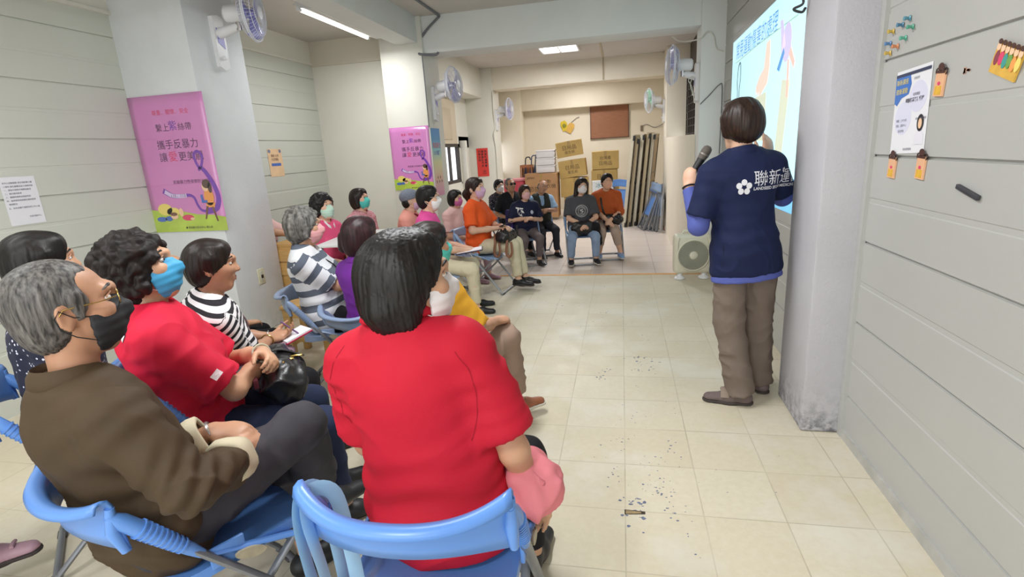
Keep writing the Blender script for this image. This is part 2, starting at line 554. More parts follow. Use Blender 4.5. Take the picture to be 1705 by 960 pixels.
M_white_pl = mat('white_plastic', '#e4e4e6', 0.35, 0.02)
M_ivory = mat('ivory_plastic', '#dcd8c4', 0.4, 0.04)
M_tube = mat('lit_tube', '#fffdf6', 0.3, 0.0, emit=4.0)
M_grey_cable = mat('grey_cable', '#6d6e72', 0.6, 0.08)
M_white_cable = mat('white_cable', '#cfccc2', 0.6, 0.08)
M_steel = mat('painted_steel_white', '#d8d8d6', 0.4, 0.02)
M_black_pl = mat('black_plastic', '#1d1c1e', 0.45, 0.1)

# ---------------- fluorescent batten fixtures
def batten(x, y0, y1, z, label, hang=0.0):
    e = empty('ceiling_lamp', (x, (y0 + y1) / 2, z)); tag(e, label, 'lamp')
    L = y1 - y0
    mb = MB()
    M = Matrix.Rotation(PI / 2, 4, 'X')
    mb.prism([(-.155, .02), (-.03, .075), (.03, .075), (.155, .02), (.155, .012), (.02, -.035), (-.02, -.035), (-.155, .012)], -L / 2, L / 2, M)
    mb.build('lamp_body', M_steel, e, smooth=False)
    for s in (-1, 1):
        t = MB().tube([(s * .115, -L / 2 + .03, -.02), (s * .115, L / 2 - .03, -.02)], .016, 12).build('fluorescent_tube', M_tube, e)
        c = MB()
        for q in (-1, 1): c.tube([(s * .115, q * (L / 2 - .045), -.02), (s * .115, q * (L / 2 - .005), -.02)], .0165, 12).box((s * .115, q * (L / 2 - .008), 0.0), (.03, .014, .06), None, .003)
        c.build('lamp_holder', M_white_pl, e)
    st = MB()
    for q in (-1, 1): st.box((0, q * L * .35, (.075 + hang) / 1.0), (.02, .02, hang * 2 + .01))
    st.build('hanger', M_steel, e, smooth=False)
    return e
batten(-2.645, 4.62, 6.0, 2.77, 'lit twin tube ceiling lamp beside the long beam above the left bay', .02)
batten(-2.62, 0.25, 1.55, 2.75, 'lit twin tube ceiling lamp above the near left of the room', .03)
batten(-0.9, 1.65, 2.95, 2.88, 'lit twin tube ceiling lamp over the middle of the front room')
batten(-0.9, -1.55, -0.25, 2.88, 'lit twin tube ceiling lamp behind the photographer')

# recessed panel lamp of the back room
def panel_lamp(x, y, sx, sy, label):
    e = empty('ceiling_panel_lamp', (x, y, ZC - .004)); tag(e, label, 'lamp')
    mb = MB()
    for s in (-1, 1):
        mb.box((s * sx / 2, 0, -.01), (.025, sy, .02)).box((0, s * sy / 2, -.01), (sx, .025, .02))
    mb.box((0, 0, -.01), (.02, sy, .016))
    mb.build('lamp_frame', M_steel, e, smooth=False)
    for i in range(3):
        mb = MB().tube([(-sx / 2 + .03, (i - 1) * sy * .3, -.006), (sx / 2 - .03, (i - 1) * sy * .3, -.006)], .014, 10)
        mb.build('fluorescent_tube', M_tube, e)
    MB().box((0, 0, .001), (sx - .03, sy - .03, .004)).build('reflector', mat('reflector', '#f5f2fb', .3, 0, emit=1.6), e, smooth=False)
    return e
panel_lamp(-0.965, 9.03, .60, .70, 'bright square panel lamp in the ceiling of the back room')
panel_lamp(-0.965, 12.3, .60, .70, 'bright panel lamp in the ceiling behind the rear beam')

# small smoke detectors
def detector(x, y, z, label):
    o = MB().lathe([(0, -.045), (.03, -.042), (.045, -.02), (.055, 0), (0, 0)], Matrix.Translation((0, 0, 0)), 20).build('smoke_detector', M_white_pl)
    o.location = (x, y, z); tag(o, label, 'smoke detector')
detector(-0.93, 7.85, ZC, 'small white smoke detector on the ceiling in front of the panel lamp')
detector(0.35, 7.1, ZC, 'small white smoke detector on the ceiling near the right hand wall fan')

# ---------------- wall fans
def wall_fan(base, out, face, label, blade_col, R_=0.205, arm=.16):
    """base: point on the wall, out: unit vector out of the wall, face: unit vector the grille faces"""
    out, face = V(out), V(face).normalized()
    e = empty('wall_fan', base); tag(e, label, 'fan', 'white wall fans')
    up = V((0, 0, 1)); side = up.cross(out)
    MW = Matrix((side, up, out)).transposed().to_4x4()
    mb = MB()
    poly = [(-.055, -.20), (.0, -.225), (.055, -.20), (.06, .17), (.0, .185), (-.06, .17)]
    mb.prism(poly, 0.0, .035, MW)
    mb.build('mounting_plate', M_white_pl, e, smooth=False)
    sm = MB().prism([(-.035, -.02), (.035, -.06), (.035, .06), (-.035, .09)], .0352, .038, MW)
    sm.build('badge', mat('lilac_badge', '#8f8cc8', .4, .05), e, smooth=False)
    kn = MB().lathe([(0, .06), (.014, .058), (.016, .035), (0, .035)], MW @ Matrix.Translation((0, -.13, 0)), 16)
    kn.build('speed_dial', M_white_pl, e)
    a0 = out * .03 + up * .05; a1 = out * arm + up * .085
    MB().tube([a0, a0.lerp(a1, .5) , a1], [.042, .036, .026], 14).build('arm', M_white_pl, e)
    pv = a1 + up * .03
    MB().tube([a1 - up * .03, pv + up * .03], [.024, .026], 12).build('pivot', mat('chrome', '#b9b4b4', .25, 0, metal=.8), e)
    hub = pv + up * .06
    m0 = hub - face * .10; m1 = hub + face * .07
    MB().tube([m0, m0 + face * .015, hub, m1 - face * .01, m1], [.045, .062, .066, .062, .05], 20).build('motor_housing', M_white_pl, e)
    c = hub + face * .11
    sd = face.orthogonal().normalized(); MF = Matrix((sd, face.cross(sd), face)).transposed().to_4x4(); MF.translation = c
    # cage: rings and ribs as one part
    g = MB()
    def ringpts(r, z, n=36): return [(r * math.cos(2 * PI * i / n), r * math.sin(2 * PI * i / n), z) for i in range(n)]
    for r, z in ((R_, 0.0), (R_ * .99, .012), (R_ * .80, .048), (R_ * .80, -.045), (R_ * .55, .062), (R_ * .55, -.055), (.05, .066)):
        g.tube(ringpts(r, z), .0026 if r < R_ * .98 else .005, 6, MF, closed=True)
    for i in range(44):
        a = 2 * PI * i / 44
        q = [(.045, .066), (R_ * .55, .062), (R_ * .8, .048), (R_, .004)]
        g.tube([(r * math.cos(a), r * math.sin(a), z) for r, z in q], .0014, 4, MF)
        q = [(.055, -.055), (R_ * .55, -.055), (R_ * .8, -.045), (R_, .0)]
        g.tube([(r * math.cos(a), r * math.sin(a), z) for r, z in q], .0014, 4, MF)
    g.lathe([(0, .070), (.045, .068), (.048, .062), (0, .060)], MF, 20)
    g.build('guard', mat('pale_guard', '#dfe0ea', .4, .0), e)
    b = MB()
    for k in range(3):
        vs = []
        a0_ = 2 * PI * k / 3
        for i in range(6):
            r = .03 + (R_ - .045) * i / 5
            wd = .35 + .5 * (i / 5)
            for j in range(6):
                a = a0_ + wd * (j / 5 - .5) * (1.7 if i else 1.2)
                vs.append((r * math.cos(a), r * math.sin(a), .022 * (j / 5 - .5) * 2))
        fs = [(i * 6 + j, i * 6 + j + 1, (i + 1) * 6 + j + 1, (i + 1) * 6 + j) for i in range(5) for j in range(5)]
        b.add(vs, fs, MF)
    b.lathe([(0, .03), (.03, .026), (.035, -.03), (0, -.03)], MF, 16)
    o = b.build('blade', blade_col, e)
    sol = o.modifiers.new('thick', 'SOLIDIFY'); sol.thickness = .003
    return e
M_lilac = mat('lilac_blade', '#b7b4dc', .3, .0)
M_bluebl = mat('blue_violet_blade', '#8d8ccf', .3, .0)
M_greenbl = mat('mint_blade', '#9fd8b6', .3, .0)
wall_fan((-3.155, 4.04, 2.43), (1, 0, 0), (.966, 0.26, 0.0), 'white wall fan with blue blades high on the near left pillar', M_bluebl, .205, .22)
wall_fan((-2.215, 6.42, 2.06), (1, 0, 0), (1, -.12, .03), 'white wall fan on the middle pillar above the blue poster', M_lilac)
wall_fan((-2.41, 10.62, 2.05), (1, 0, 0), (1, -.1, 0), 'white wall fan on the back room pillar above the red paper', M_lilac)
wall_fan((0.81, 6.36, 2.05), (-1, 0, 0), (-1, -.08, .03), 'white wall fan facing left on the right hand pillar', M_lilac)
wall_fan((0.75, 10.2, 1.98), (-1, 0, 0), (-1, -.25, -.03), 'white wall fan with green blades at the back right', M_greenbl)

# ---------------- cables
def cable(pts, r, m, label, n=8):
    o = MB().tube(spline(pts, 6), r, n).build('cable', m); tag(o, label, 'cable'); return o
cable([(-2.0, 3.0, ZC - .012), (-2.0, 6.0, ZC - .012), (-2.0, 6.235, ZC - .02), (-2.02, 6.238, 2.93), (-2.16, 6.235, 2.82), (-2.262, 6.235, 2.70), (-2.265, 6.235, 2.60), (-2.25, 6.19, 2.57), (-2.16, 6.22, 2.56), (-2.08, 6.24, 2.555), (-2.04, 6.24, 2.575)], .014, M_grey_cable, 'thick grey cable down the cross beam to the middle pillar')
cable([(-2.225, 6.192, 2.55), (-2.222, 6.192, 2.2), (-2.222, 6.192, 1.77)], .006, M_grey_cable, 'thin grey cable down the edge of the middle pillar')
cable([(0.55, 6.6, 2.56), (0.62, 6.3, 2.45), (0.79, 6.19, 2.44), (0.87, 6.19, 2.50), (0.93, 6.19, 2.46), (0.96, 6.19, 2.34), (1.03, 6.19, 2.30)], .006, M_white_cable, 'pale cable looping from the cross beam over the right hand pillar')
cable([(0.815, 6.19, 1.80), (0.90, 6.19, 1.88), (1.0, 6.19, 1.98), (1.03, 6.19, 1.95), (1.03, 6.19, 1.6), (1.025, 6.19, 1.28)], .005, M_grey_cable, 'thin cable stapled across the right hand pillar')
cable([(0.80, 6.36, 1.9), (.77, 6.3, 1.84), (.74, 6.28, 1.98), (.70, 6.27, 2.06), (.75, 6.27, 2.09), (.72, 6.27, 2.0), (.80, 6.36, 1.83)], .004, M_white_cable, 'coiled white fan cord on the right hand pillar')
cable([(-2.405, 10.39, 2.56), (-2.405, 10.39, 2.1), (-2.38, 10.385, 1.9), (-2.43, 10.385, 1.75), (-2.405, 10.39, 1.5), (-2.405, 10.39, 0.9)], .007, M_white_cable, 'pale cable down the back left pillar')
cable([(.49, 13.89, 1.82), (.60, 13.87, 1.86), (.80, 13.87, 1.78), (1.05, 13.87, 1.88), (1.29, 13.87, 1.98)], .007, M_grey_cable, 'grey cable from the back wall switch')
o = MB().box((.48, 13.88, 1.78), (.055, .04, .13), None, .008).build('wall_switch', mat('switch_brown', '#7b6a58', .5)); tag(o, 'small brown switch on the back wall beside the folded tables', 'switch')
cable([(0.86, 3.0, 2.02), (.84, 2.98, 2.0), (.80, 2.97, 2.015), (.84, 2.97, 2.035), (.83, 2.95, 2.08), (.86, 2.93, 2.12), (.86, 2.9, 2.2)], .006, mat('dark_wire', '#3a3a3c', .5), 'dark wire sticking out of the near right pillar')

# ---------------- posters and papers
M_pink = mat('pink_poster_print', '#d787c4', 0.22, 0.04, 2.5, coat=.6)
M_plum = mat('plum_ink', '#5a2a5a', .35, 0)
M_violet = mat('violet_ink', '#7a3fb0', .35, 0)
M_redink = mat('rose_ink', '#e0406e', .35, 0)
M_grass = mat('lime_print', '#b4cc4a', .3, .15, 6, coat=.4)
M_skinp = mat('printed_skin', '#f2c9a4', .4, 0)
M_orangep = mat('printed_orange', '#f0a052', .4, 0)
M_brownp = mat('printed_brown', '#7a5240', .4, 0)
M_bluep = mat('printed_blue', '#4c6fc0', .4, 0)
M_yellowp = mat('printed_yellow', '#f0dc74', .4, 0)
M_whitep = mat('white_paper', '#e9e9ee', .5, .01)
M_inkgrey = mat('grey_ink', '#6a6a78', .5, 0)
M_ink = mat('black_ink', '#26242a', .5, 0)

def flat(mats_shapes, M, parent, z=.0010):
    for name, m, polys in mats_shapes:
        mb = MB()
        for k, p in enumerate(polys): mb.prism(p, z, z + .0006, M)
        mb.build(name, m, parent, smooth=False)
        z += .0005

def ribbon_poster(o, r, u, w_, h_, label):
    """pink poster with a violet ribbon; unit of layout: w=1 wide, h tall"""
    M = frame(o, r, u)
    e = empty('poster', o); tag(e, label, 'poster', 'pink ribbon posters')
    T = Matrix.Translation(-V(o)) @ M @ Matrix.Diagonal((w_, w_, 1, 1))
    H_ = h_ / w_
    mb = MB(); nx, ny = 12, 12
    vs, fs = [], []
    for j in range(ny + 1):
        for i in range(nx + 1):
            x, y = i / nx, j / ny * H_
            vs.append((x, y, 0.0))
    for j in range(ny):
        for i in range(nx):
            a = j * (nx + 1) + i; fs.append((a, a + 1, a + nx + 2, a + nx + 1))
    mb.add(vs, fs, T)
    s = mb.build('sheet', M_pink, e)
    so = s.modifiers.new('thick', 'SOLIDIFY'); so.thickness = .0008; so.offset = -1
    Y = lambda v: H_ * (1 - v)
    lettering([('尊重．關懷．安全', .29, Y(.135), .062, 'LEFT')], T, M_redink, e, 'small_heading')
    lettering([('繫上', .30, Y(.25), .092, 'LEFT'), ('絲帶', .60, Y(.25), .092, 'LEFT'),
               ('攜手反暴力', .27, Y(.375), .112, 'LEFT'), ('讓', .27, Y(.465), .112, 'LEFT'), ('更美麗', .53, Y(.465), .112, 'LEFT')], T, M_plum, e, 'heading')
    lettering([('紫', .475, Y(.245), .118, 'LEFT')], T, M_violet, e, 'heading_accent')
    lettering([('愛', .395, Y(.465), .122, 'LEFT')], T, M_redink, e, 'heading_heart_word')
    lettering([('家庭暴力性侵害防治宣導', .38, Y(.635), .048, 'LEFT')], T, M_plum, e, 'sub_heading')
    # grass strip
    g = [(0, 0), (1, 0), (1, .16), (.86, .185), (.62, .20), (.45, .235), (.28, .27), (.12, .255), (0, .27)]
    flat([('grass_print', M_grass, [g])], T, e, .0010)
    # ribbon: loop, stem and the banner with two numbers
    mb = MB()
    loop = spline([(.78, .72), (.745, .80), (.74, .88), (.79, .915), (.84, .87), (.83, .80), (.80, .74), (.76, .70)], 6)
    add_ribbon(mb, loop, .030, .0021, .0026, T)
    stem = spline([(.80, .735), (.86, .66), (.93, .52), (.955, .38), (.91, .27), (.80, .235), (.70, .245), (.655, .31), (.63, .39), (.57, .425), (.45, .42), (.33, .43), (.22, .49)], 6)
    k = len(stem); wd = [.045 + .025 * math.sin(PI * i / k) if i < k * .45 else .03 + .035 * max(0, (i / k - .7) / .3) for i in range(k)]
    add_ribbon(mb, stem, wd, .0021, .0026, T)
    mb.build('ribbon_print', M_violet, e, smooth=False)
    mb = MB(); add_ribbon(mb, spline([(.53, .424), (.45, .42), (.33, .43), (.24, .478)], 5), [.045] * 15 + [.05], .0028, .0031, T)
    mb.build('ribbon_banner', mat('printed_pale_violet', '#d9c6ea', .4, 0), e, smooth=False)
    lettering([('110．113', .31, .408, .052, 'LEFT')], T, M_plum, e, 'ribbon_numbers', .0034)
    # printed figures: a seated reader and two children in the grass
    flat([('figure_body', M_orangep, [ell(.83, .395, .065, .10), [(.78, .33), (.90, .33), (.88, .27), (.77, .28)]]),
          ('figure_leg', M_brownp, [[(.77, .29), (.80, .29), (.745, .14), (.725, .14)], [(.84, .28), (.87, .28), (.90, .11), (.88, .11)]]),
          ('figure_head', M_skinp, [ell(.805, .515, .045, .055)]),
          ('figure_hair', mat('printed_hair', '#5a4238', .4, 0), [ell(.825, .545, .055, .05), ell(.865, .50, .025, .06)]),
          ('figure_book', M_bluep, [[(.72, .42), (.745, .43), (.75, .36), (.80, .36), (.80, .33), (.725, .33)]])], T, e, .0030)
    flat([('bush_print', M_yellowp, [ell(.19, .27, .10, .07), ell(.30, .24, .09, .05)]),
          ('child_body', M_redink, [ell(.49, .165, .08, .035)]),
          ('child_body', M_bluep, [ell(.12, .155, .07, .03), ell(.22, .16, .05, .03)]),
          ('child_face', M_skinp, [ell(.305, .185, .05, .035), ell(.41, .23, .03, .05), ell(.55, .15, .03, .015)]),
          ('child_hair', M_brownp, [ell(.30, .212, .05, .022)])], T, e, .0018)
    lettering([('● 家庭暴力防治中心 關心您', .43, .035, .030, 'LEFT')], T, M_ink, e, 'imprint', .0034)
    return e
ribbon_poster((-3.80, 3.712, 0.962), (1, 0, .0), (0, 0, 1), .685, 1.06, 'large pink poster with a violet ribbon on the near left pillar')
ribbon_poster((-2.73, 6.192, 1.055), (1, 0, 0), (0, 0, 1), .50, .735, 'smaller pink ribbon poster on the middle pillar')
# clear glossy sleeve over the near poster
gm = bpy.data.materials.new('clear_plastic_sleeve'); gm.use_nodes = True
_n = gm.node_tree; _n.nodes.remove(_n.nodes['Principled BSDF'])
_t = _n.nodes.new('ShaderNodeBsdfTransparent'); _g = _n.nodes.new('ShaderNodeBsdfGlossy'); _g.inputs['Roughness'].default_value = .06
_x = _n.nodes.new('ShaderNodeMixShader'); _x.inputs[0].default_value = .10
_n.links.new(_t.outputs[0], _x.inputs[1]); _n.links.new(_g.outputs[0], _x.inputs[2]); _n.links.new(_x.outputs[0], _n.nodes['Material Output'].inputs[0])
mb = MB(); nx, ny = 20, 26; vs, fs = [], []
for j in range(ny + 1):
    for i in range(nx + 1):
        x, z = i / nx * .70, j / ny * 1.075
        b = .006 + .012 * math.exp(-((x - .19) / .07) ** 2) * (0.4 + .6 * math.sin(z * 3.1)) + .004 * math.sin(x * 9 + z * 5)
        vs.append((-3.808 + x, 3.708 - max(b, .002), .955 + z))
for j in range(ny):
    for i in range(nx):
        a = j * (nx + 1) + i; fs.append((a, a + 1, a + nx + 2, a + nx + 1))
mb.add(vs, fs); o = mb.build('poster_sleeve', gm); tag(o, 'clear plastic sleeve over the large pink poster', 'plastic sleeve')

# blue poster round the corner of the middle pillar
bp = bpy.data.materials.new('blue_to_pink_print'); bp.use_nodes = True
nt = NT(bp); sp = nt.n('ShaderNodeSeparateXYZ'); nt.l(nt.n('ShaderNodeTexCoord').outputs['Object'], sp.inputs[0])
mr = nt.n('ShaderNodeMapRange', i_From_Min=0.0, i_From_Max=.80); nt.l(sp.outputs[2], mr.inputs[0])
nt.l(nt.ramp(mr.outputs[0], [(0.0, '#e39cc0'), (.3, '#e6c9b4'), (.5, '#dfe0b0'), (.68, '#8fd0da'), (.85, '#4f9fd8'), (1.0, '#4a95d8')]), nt.b.inputs['Base Color'])
nt.b.inputs['Roughness'].default_value = .3
e = empty('poster', (-2.2125, 6.21, .96)); tag(e, 'narrow blue poster fading to pink on the side of the middle pillar', 'poster')
MB().box((.0005, .155, .40), (.001, .31, .80)).build('sheet', bp, e, smooth=False)
T = frame((.001, 0, 0), (0, 1, 0), (0, 0, 1))
lettering([('家庭暴力', .02, .575, .07, 'LEFT')], T, M_redink, e, 'heading')
lettering([('113 保護', .03, .49, .06, 'LEFT', .001)], T, M_bluep, e, 'sub_heading')
flat([('figure_print', M_skinp, [ell(.06 + .045 * k, .20 + .05 * (k % 2), .012, .02) for k in range(5)]),
      ('figure_print', M_brownp, [ell(.06 + .045 * k, .17 + .05 * (k % 2), .012, .018) for k in range(5)])], T, e)

# white notice on the left wall
e = empty('notice', (XL + .002, 2.655, 1.17)); tag(e, 'white printed notice sheet taped to the left wall', 'notice')
T = frame((.001, 0, 0), (0, 1, 0), (0, 0, 1))
MB().box((.0005, .107, .152), (.001, .214, .304)).build('sheet', M_whitep, e, smooth=False)
lettering([('本中心活動期間 請全程配戴口罩', .012, .262, .0125, 'LEFT'), ('入場時 請先量體溫並以酒精消毒', .012, .240, .0125, 'LEFT'), ('一、課程中請將手機轉為靜音', .012, .218, .0125, 'LEFT'),
           ('二、場內請勿飲食', .012, .196, .0125, 'LEFT'), ('三、離開時請帶走隨身物品', .012, .174, .0125, 'LEFT'), ('四、座椅使用後請歸位擺放整齊', .012, .152, .0125, 'LEFT'), ('敬請配合', .02, .130, .0125, 'LEFT'),
           ('五、如有身體不適請告知工作人員', .012, .105, .0125, 'LEFT'), ('社區活動中心', .12, .045, .0125, 'LEFT')], T, M_inkgrey, e)
# orange flyer further along the left wall
e = empty('flyer', (XL + .002, 5.33, 1.32)); tag(e, 'small orange flyer on the far left wall', 'flyer')
T = frame((.001, 0, 0), (0, 1, 0), (0, 0, 1))
MB().box((.0005, .125, .15), (.001, .25, .30)).build('sheet', mat('pale_orange_paper', '#edc9a0', .5, .06, 12), e, smooth=False)
lettering([('關懷 訪視', .05, .215, .032, 'LEFT'), ('社區據點', .05, .175, .032, 'LEFT')], T, M_brownp, e)
flat([('print_bar', M_bluep, [[(.04, .115), (.21, .115), (.21, .145), (.04, .145)]]), ('print_corner', mat('printed_slate', '#7d84a0', .4, 0), [ell(.03, .275, .022, .02), ell(.22, .275, .02, .02)])], T, e)

# red couplet on the back-left pillar
o_ = V((-2.80, 10.392, .98))
e = empty('red_paper', o_); tag(e, 'red paper with black brush writing on the back left pillar', 'red paper')
T = frame((0, 0, 0), (1, 0, 0), (0, 0, 1))
MB().box((.115, 0.0, .27), (.23, .002, .54)).build('sheet', mat('red_paper_print', '#e04038', .5, .05), e, smooth=False)
lettering([(t, x, .46 - k * .055, .05, 'LEFT', .001) for x, col in ((.155, '恭賀新禧萬事'), (.09, '福星高照平安'), (.03, '四季吉祥')) for k, t in enumerate(col)] + [('志', .10, .05, .085, 'LEFT')], T, M_ink, e, 'lettering', .0016)

# brown board on the back wall
e = empty('notice_board', (-.76, YE - .055, 1.60)); 
wood = bpy.data.materials.new('brown_wood_grain'); wood.use_nodes = True
nt = NT(wood); f = nt.noise(3, 6, nt.obj((2, 2, 40)), .6)
nt.l(nt.ramp(f, [(.3, '#8a5940'), (.7, '#a3704f')]), nt.b.inputs['Base Color']); nt.b.inputs['Roughness'].default_value = .55
MB().box((.465, .02, .43), (.93, .03, .86), None, .004).build('board', wood, e, smooth=False)
mb = MB()
for a, b, s in ((.465, .005, (.95, .04, .018)), (.465, .855, (.95, .04, .018))): mb.box((a, .018, b), s)
for a in (.005, .925): mb.box((a, .018, .43), (.018, .04, .86))
mb.build('board_edge', mat('dark_edge', '#5c3a2a', .5), e, smooth=False)
tag(e, 'bare brown wooden board on the back wall', 'board')
# yellow paper tags hung on the back wall
e = empty('paper_tag', (-1.35, YE - .02, 1.93)); tag(e, 'yellow cut-out paper tags pinned on the back wall', 'paper tag')
for k, (cx, cz, ry, lab) in enumerate(((-.06, .03, .3, 0), (.09, -.03, -.5, 0))):
    MB().prism([(-.07, -.12), (.07, -.12), (.085, .05), (.05, .12), (-.05, .12), (-.085, .05)], 0, .006, Matrix.Translation((cx, -.004 - .008 * k, cz)) @ Matrix.Rotation(PI / 2, 4, 'X') @ Matrix.Rotation(ry, 4, 'Z')).build('tag_sheet', mat('yellow_card' + str(k), ('#dcc328', '#dcae52')[k], .5, .08, 20), e, smooth=False)
MB().lathe([(.045, .001), (.05, .004), (.03, .006), (.0, .006)], Matrix.Translation((-.06, -.012, .03)) @ Matrix.Rotation(PI / 2, 4, 'X')).build('disc', mat('olive_card', '#8d8a2a', .5), e)
MB().tube([(.12, -.01, .10), (.24, -.01, .19), (.32, -.01, .22)], .006, 6).build('string', M_grey_cable, e)

# ---------------- right wall: flyer, clips, card, bar, pushpin drawing
def on_right(y, z):
    return V((XR - .0015, y, z))
def rw(y, z, tilt=0.0):
    """frame on the right wall: x runs towards the camera, y up, z out of the wall"""
    return frame(on_right(y, z), V((0, -math.cos(tilt), math.sin(tilt))), V((0, math.sin(tilt), math.cos(tilt))))
e = empty('flyer', on_right(2.43, 1.345)); tag(e, 'white event flyer with a blue speech bubble clipped on the right wall', 'flyer')
T = Matrix.Translation(-on_right(2.43, 1.345)) @ frame(on_right(2.43, 1.345), (0, -1, .04), (0, 0.07, 1))
MB().prism([(0, 0), (.245, 0), (.245, .305), (0, .305)], 0, .0012, T).build('sheet', M_whitep, e, smooth=False)
flat([('pale_disc', mat('pale_lilac_print', '#dcdcf0', .5, 0), [ell(.17, .20, .06, .055), ell(.075, .13, .06, .06)]),
      ('speech_bubble', mat('cobalt_print', '#3f74c4', .4, 0), [[(.0, .19), (.0, .29), (.10, .29), (.115, .25), (.10, .215), (.05, .205), (.02, .18)]]),
      ('bar', mat('navy_print', '#343a58', .4, 0), [[(.0, .282), (.24, .282), (.24, .293), (.0, .293)]])], T, e, .0014)
lettering([('聯新講座', .008, .255, .022, 'LEFT'), ('健康運動', .008, .222, .022, 'LEFT')], T, M_yellowp, e, 'bubble_lettering', .0036)
lettering([('活動說明', .13, .262, .010, 'LEFT'), ('老師講座', .135, .205, .012, 'LEFT'), ('運動醫學健康講座', .085, .185, .016, 'LEFT', .0006), ('講師：物理治療師', .17, .118, .009, 'LEFT'),
           ('時間：上午九時', .03, .118, .011, 'LEFT'), ('地點：活動中心', .03, .100, .011, 'LEFT'), ('歡迎參加', .05, .080, .011, 'LEFT'), ('聯新國際醫療', .10, .012, .010, 'LEFT')], T, M_inkgrey, e, 'lettering', .0032)
flat([('portrait_coat', mat('printed_coat', '#e6e4ee', .5, 0), [[(.17, .03), (.235, .03), (.23, .065), (.20, .085), (.175, .065)]]),
      ('portrait_hair', M_ink, [ell(.205, .105, .022, .03)]), ('portrait_face', M_skinp, [ell(.205, .103, .012, .018)])], T, e, .0020)
def clip_card(y, z, label, tilt=0.0):
    b = on_right(y, z); e = empty('paper_clip', b); tag(e, label, 'clip', 'decorated clips on the right wall')
    T = Matrix.Translation(-b) @ rw(y, z, tilt)
    MB().prism([(-.027, -.045), (.027, -.045), (.027, .035), (-.027, .035)], 0, .006, T).build('clip_body', mat('peach_print', '#e8b48c', .5, .04), e, smooth=False)
    flat([('clip_dress', mat('printed_amber', '#e0b03c', .5, .1, 60), [[(-.02, -.04), (.02, -.04), (.018, -.012), (-.018, -.012)]]),
          ('clip_mark', M_redink, [ell(0, -.004, .008, .006)]), ('clip_hair', mat('printed_dark_brown', '#4a2a22', .5, 0), [ell(0, .048, .017, .013), [(-.027, .028), (.027, .028), (.027, .037), (-.027, .037)]])], T, e, .0062)
    mb = MB()
    for s in (-1, 1): mb.tube([T @ V((s * .024 + .009 * math.cos(a * PI / 5), .034 + .010 * math.sin(a * PI / 5), .004)) for a in range(10)], .0022, 6, closed=True)
    mb.build('clip_loop', mat('dark_clip', '#33231f', .4), e)
clip_card(2.135, 1.585, 'decorated clip at the top right corner of the white flyer', -.08)
clip_card(2.395, 1.300, 'decorated clip at the bottom left corner of the white flyer', -.06)
clip_card(2.185, 1.308, 'decorated clip at the bottom right corner of the white flyer', -.06)
b = on_right(1.815, 1.61); e = empty('picture_card', b); tag(e, 'tilted bright picture card at the right edge of the right wall', 'card')
T = Matrix.Translation(-b) @ rw(1.815, 1.61, -.35)
MB().prism([(-.06, -.045), (.06, -.045), (.06, .04), (-.06, .04)], 0, .005, T).build('card', mat('amber_card', '#dcae48', .5, .1, 40), e, smooth=False)
flat([('card_figure', c_, [ell(-.045 + .02 * k, -.004 + .004 * (k % 2), .010, .02)]) for k, c_ in enumerate((mat('printed_wine', '#8c3a4a', .5, 0), M_redink, mat('printed_teal', '#3f9a94', .5, 0), mat('printed_leaf', '#6fa04c', .5, 0), M_orangep, M_yellowp))], T, e, .0052)
flat([('card_face', M_skinp, [ell(-.045 + .02 * k, .026, .009, .010) for k in range(6)]), ('card_hair', mat('printed_dark_brown', '#4a2a22', .5, 0), [ell(-.045 + .02 * k, .040, .009, .007) for k in range(6)])], T, e, .0085)
b = on_right(1.893, 1.242); o = MB().box((0, 0, 0), (.116, .016, .012), Matrix.Translation((-.006, 0, 0)) @ rw(0, 0, -.24).to_3x3().to_4x4(), .003).build('magnetic_bar', mat('dark_bar', '#3a3a40', .5)); o.location = b; tag(o, 'short dark bar stuck on the lower right wall', 'bar')
PINC = (('#5a94a8', .04, .035), ('#4f7f9e', .005, .022), ('#c8ac50', -.045, .012), ('#5ba58c', .062, .0), ('#5f86b4', -.055, -.03), ('#5fae96', .03, -.03), ('#d08a60', -.01, -.05), ('#cdb058', -.05, -.066))
for k, (c_, dy, dz) in enumerate(PINC):
    b = on_right(2.455 - dy * 1.4, 1.80 + dz)
    e = empty('pushpin', b)
    q = ['topmost teal', 'slate blue upper', 'upper mustard', 'rightmost green', 'leftmost blue', 'middle green', 'orange', 'lowest mustard'][k]
    tag(e, q + ' pushpin in the cluster of small pins above the white flyer', 'pushpin', 'coloured pushpins on the right wall')
    MT = rw(0, 0).to_3x3().to_4x4()
    MB().lathe([(0, .022), (.008, .021), (.006, .012), (.005, .006), (.010, .002), (0, .0)], MT, 12).build('pin_head', mat('pin' + str(k), c_, .35, 0), e)
    MB().tube([MT @ V((0, 0, .0)), MT @ V((.018, -.012, .006))], .0018, 5).build('pin_thread', mat('pin' + str(k), c_), e)
T = rw(2.005, 1.605); o_ = on_right(2.005, 1.605)
mb = MB(); TT = Matrix.Translation(-o_) @ T
for a in range(6): mb.prism([(x * math.cos(a) - y * math.sin(a) + .012 * math.cos(a * 2.1), x * math.sin(a) + y * math.cos(a) + .006 * math.sin(a * 3.1)) for x, y in ell(0, 0, .011, .004, 8)], 0, .001, TT)
o = mb.build('sticker', mat('faded_orange', '#d8a890', .6), smooth=False); o.location = o_; tag(o, 'faded orange sticker remains right of the white flyer', 'sticker')

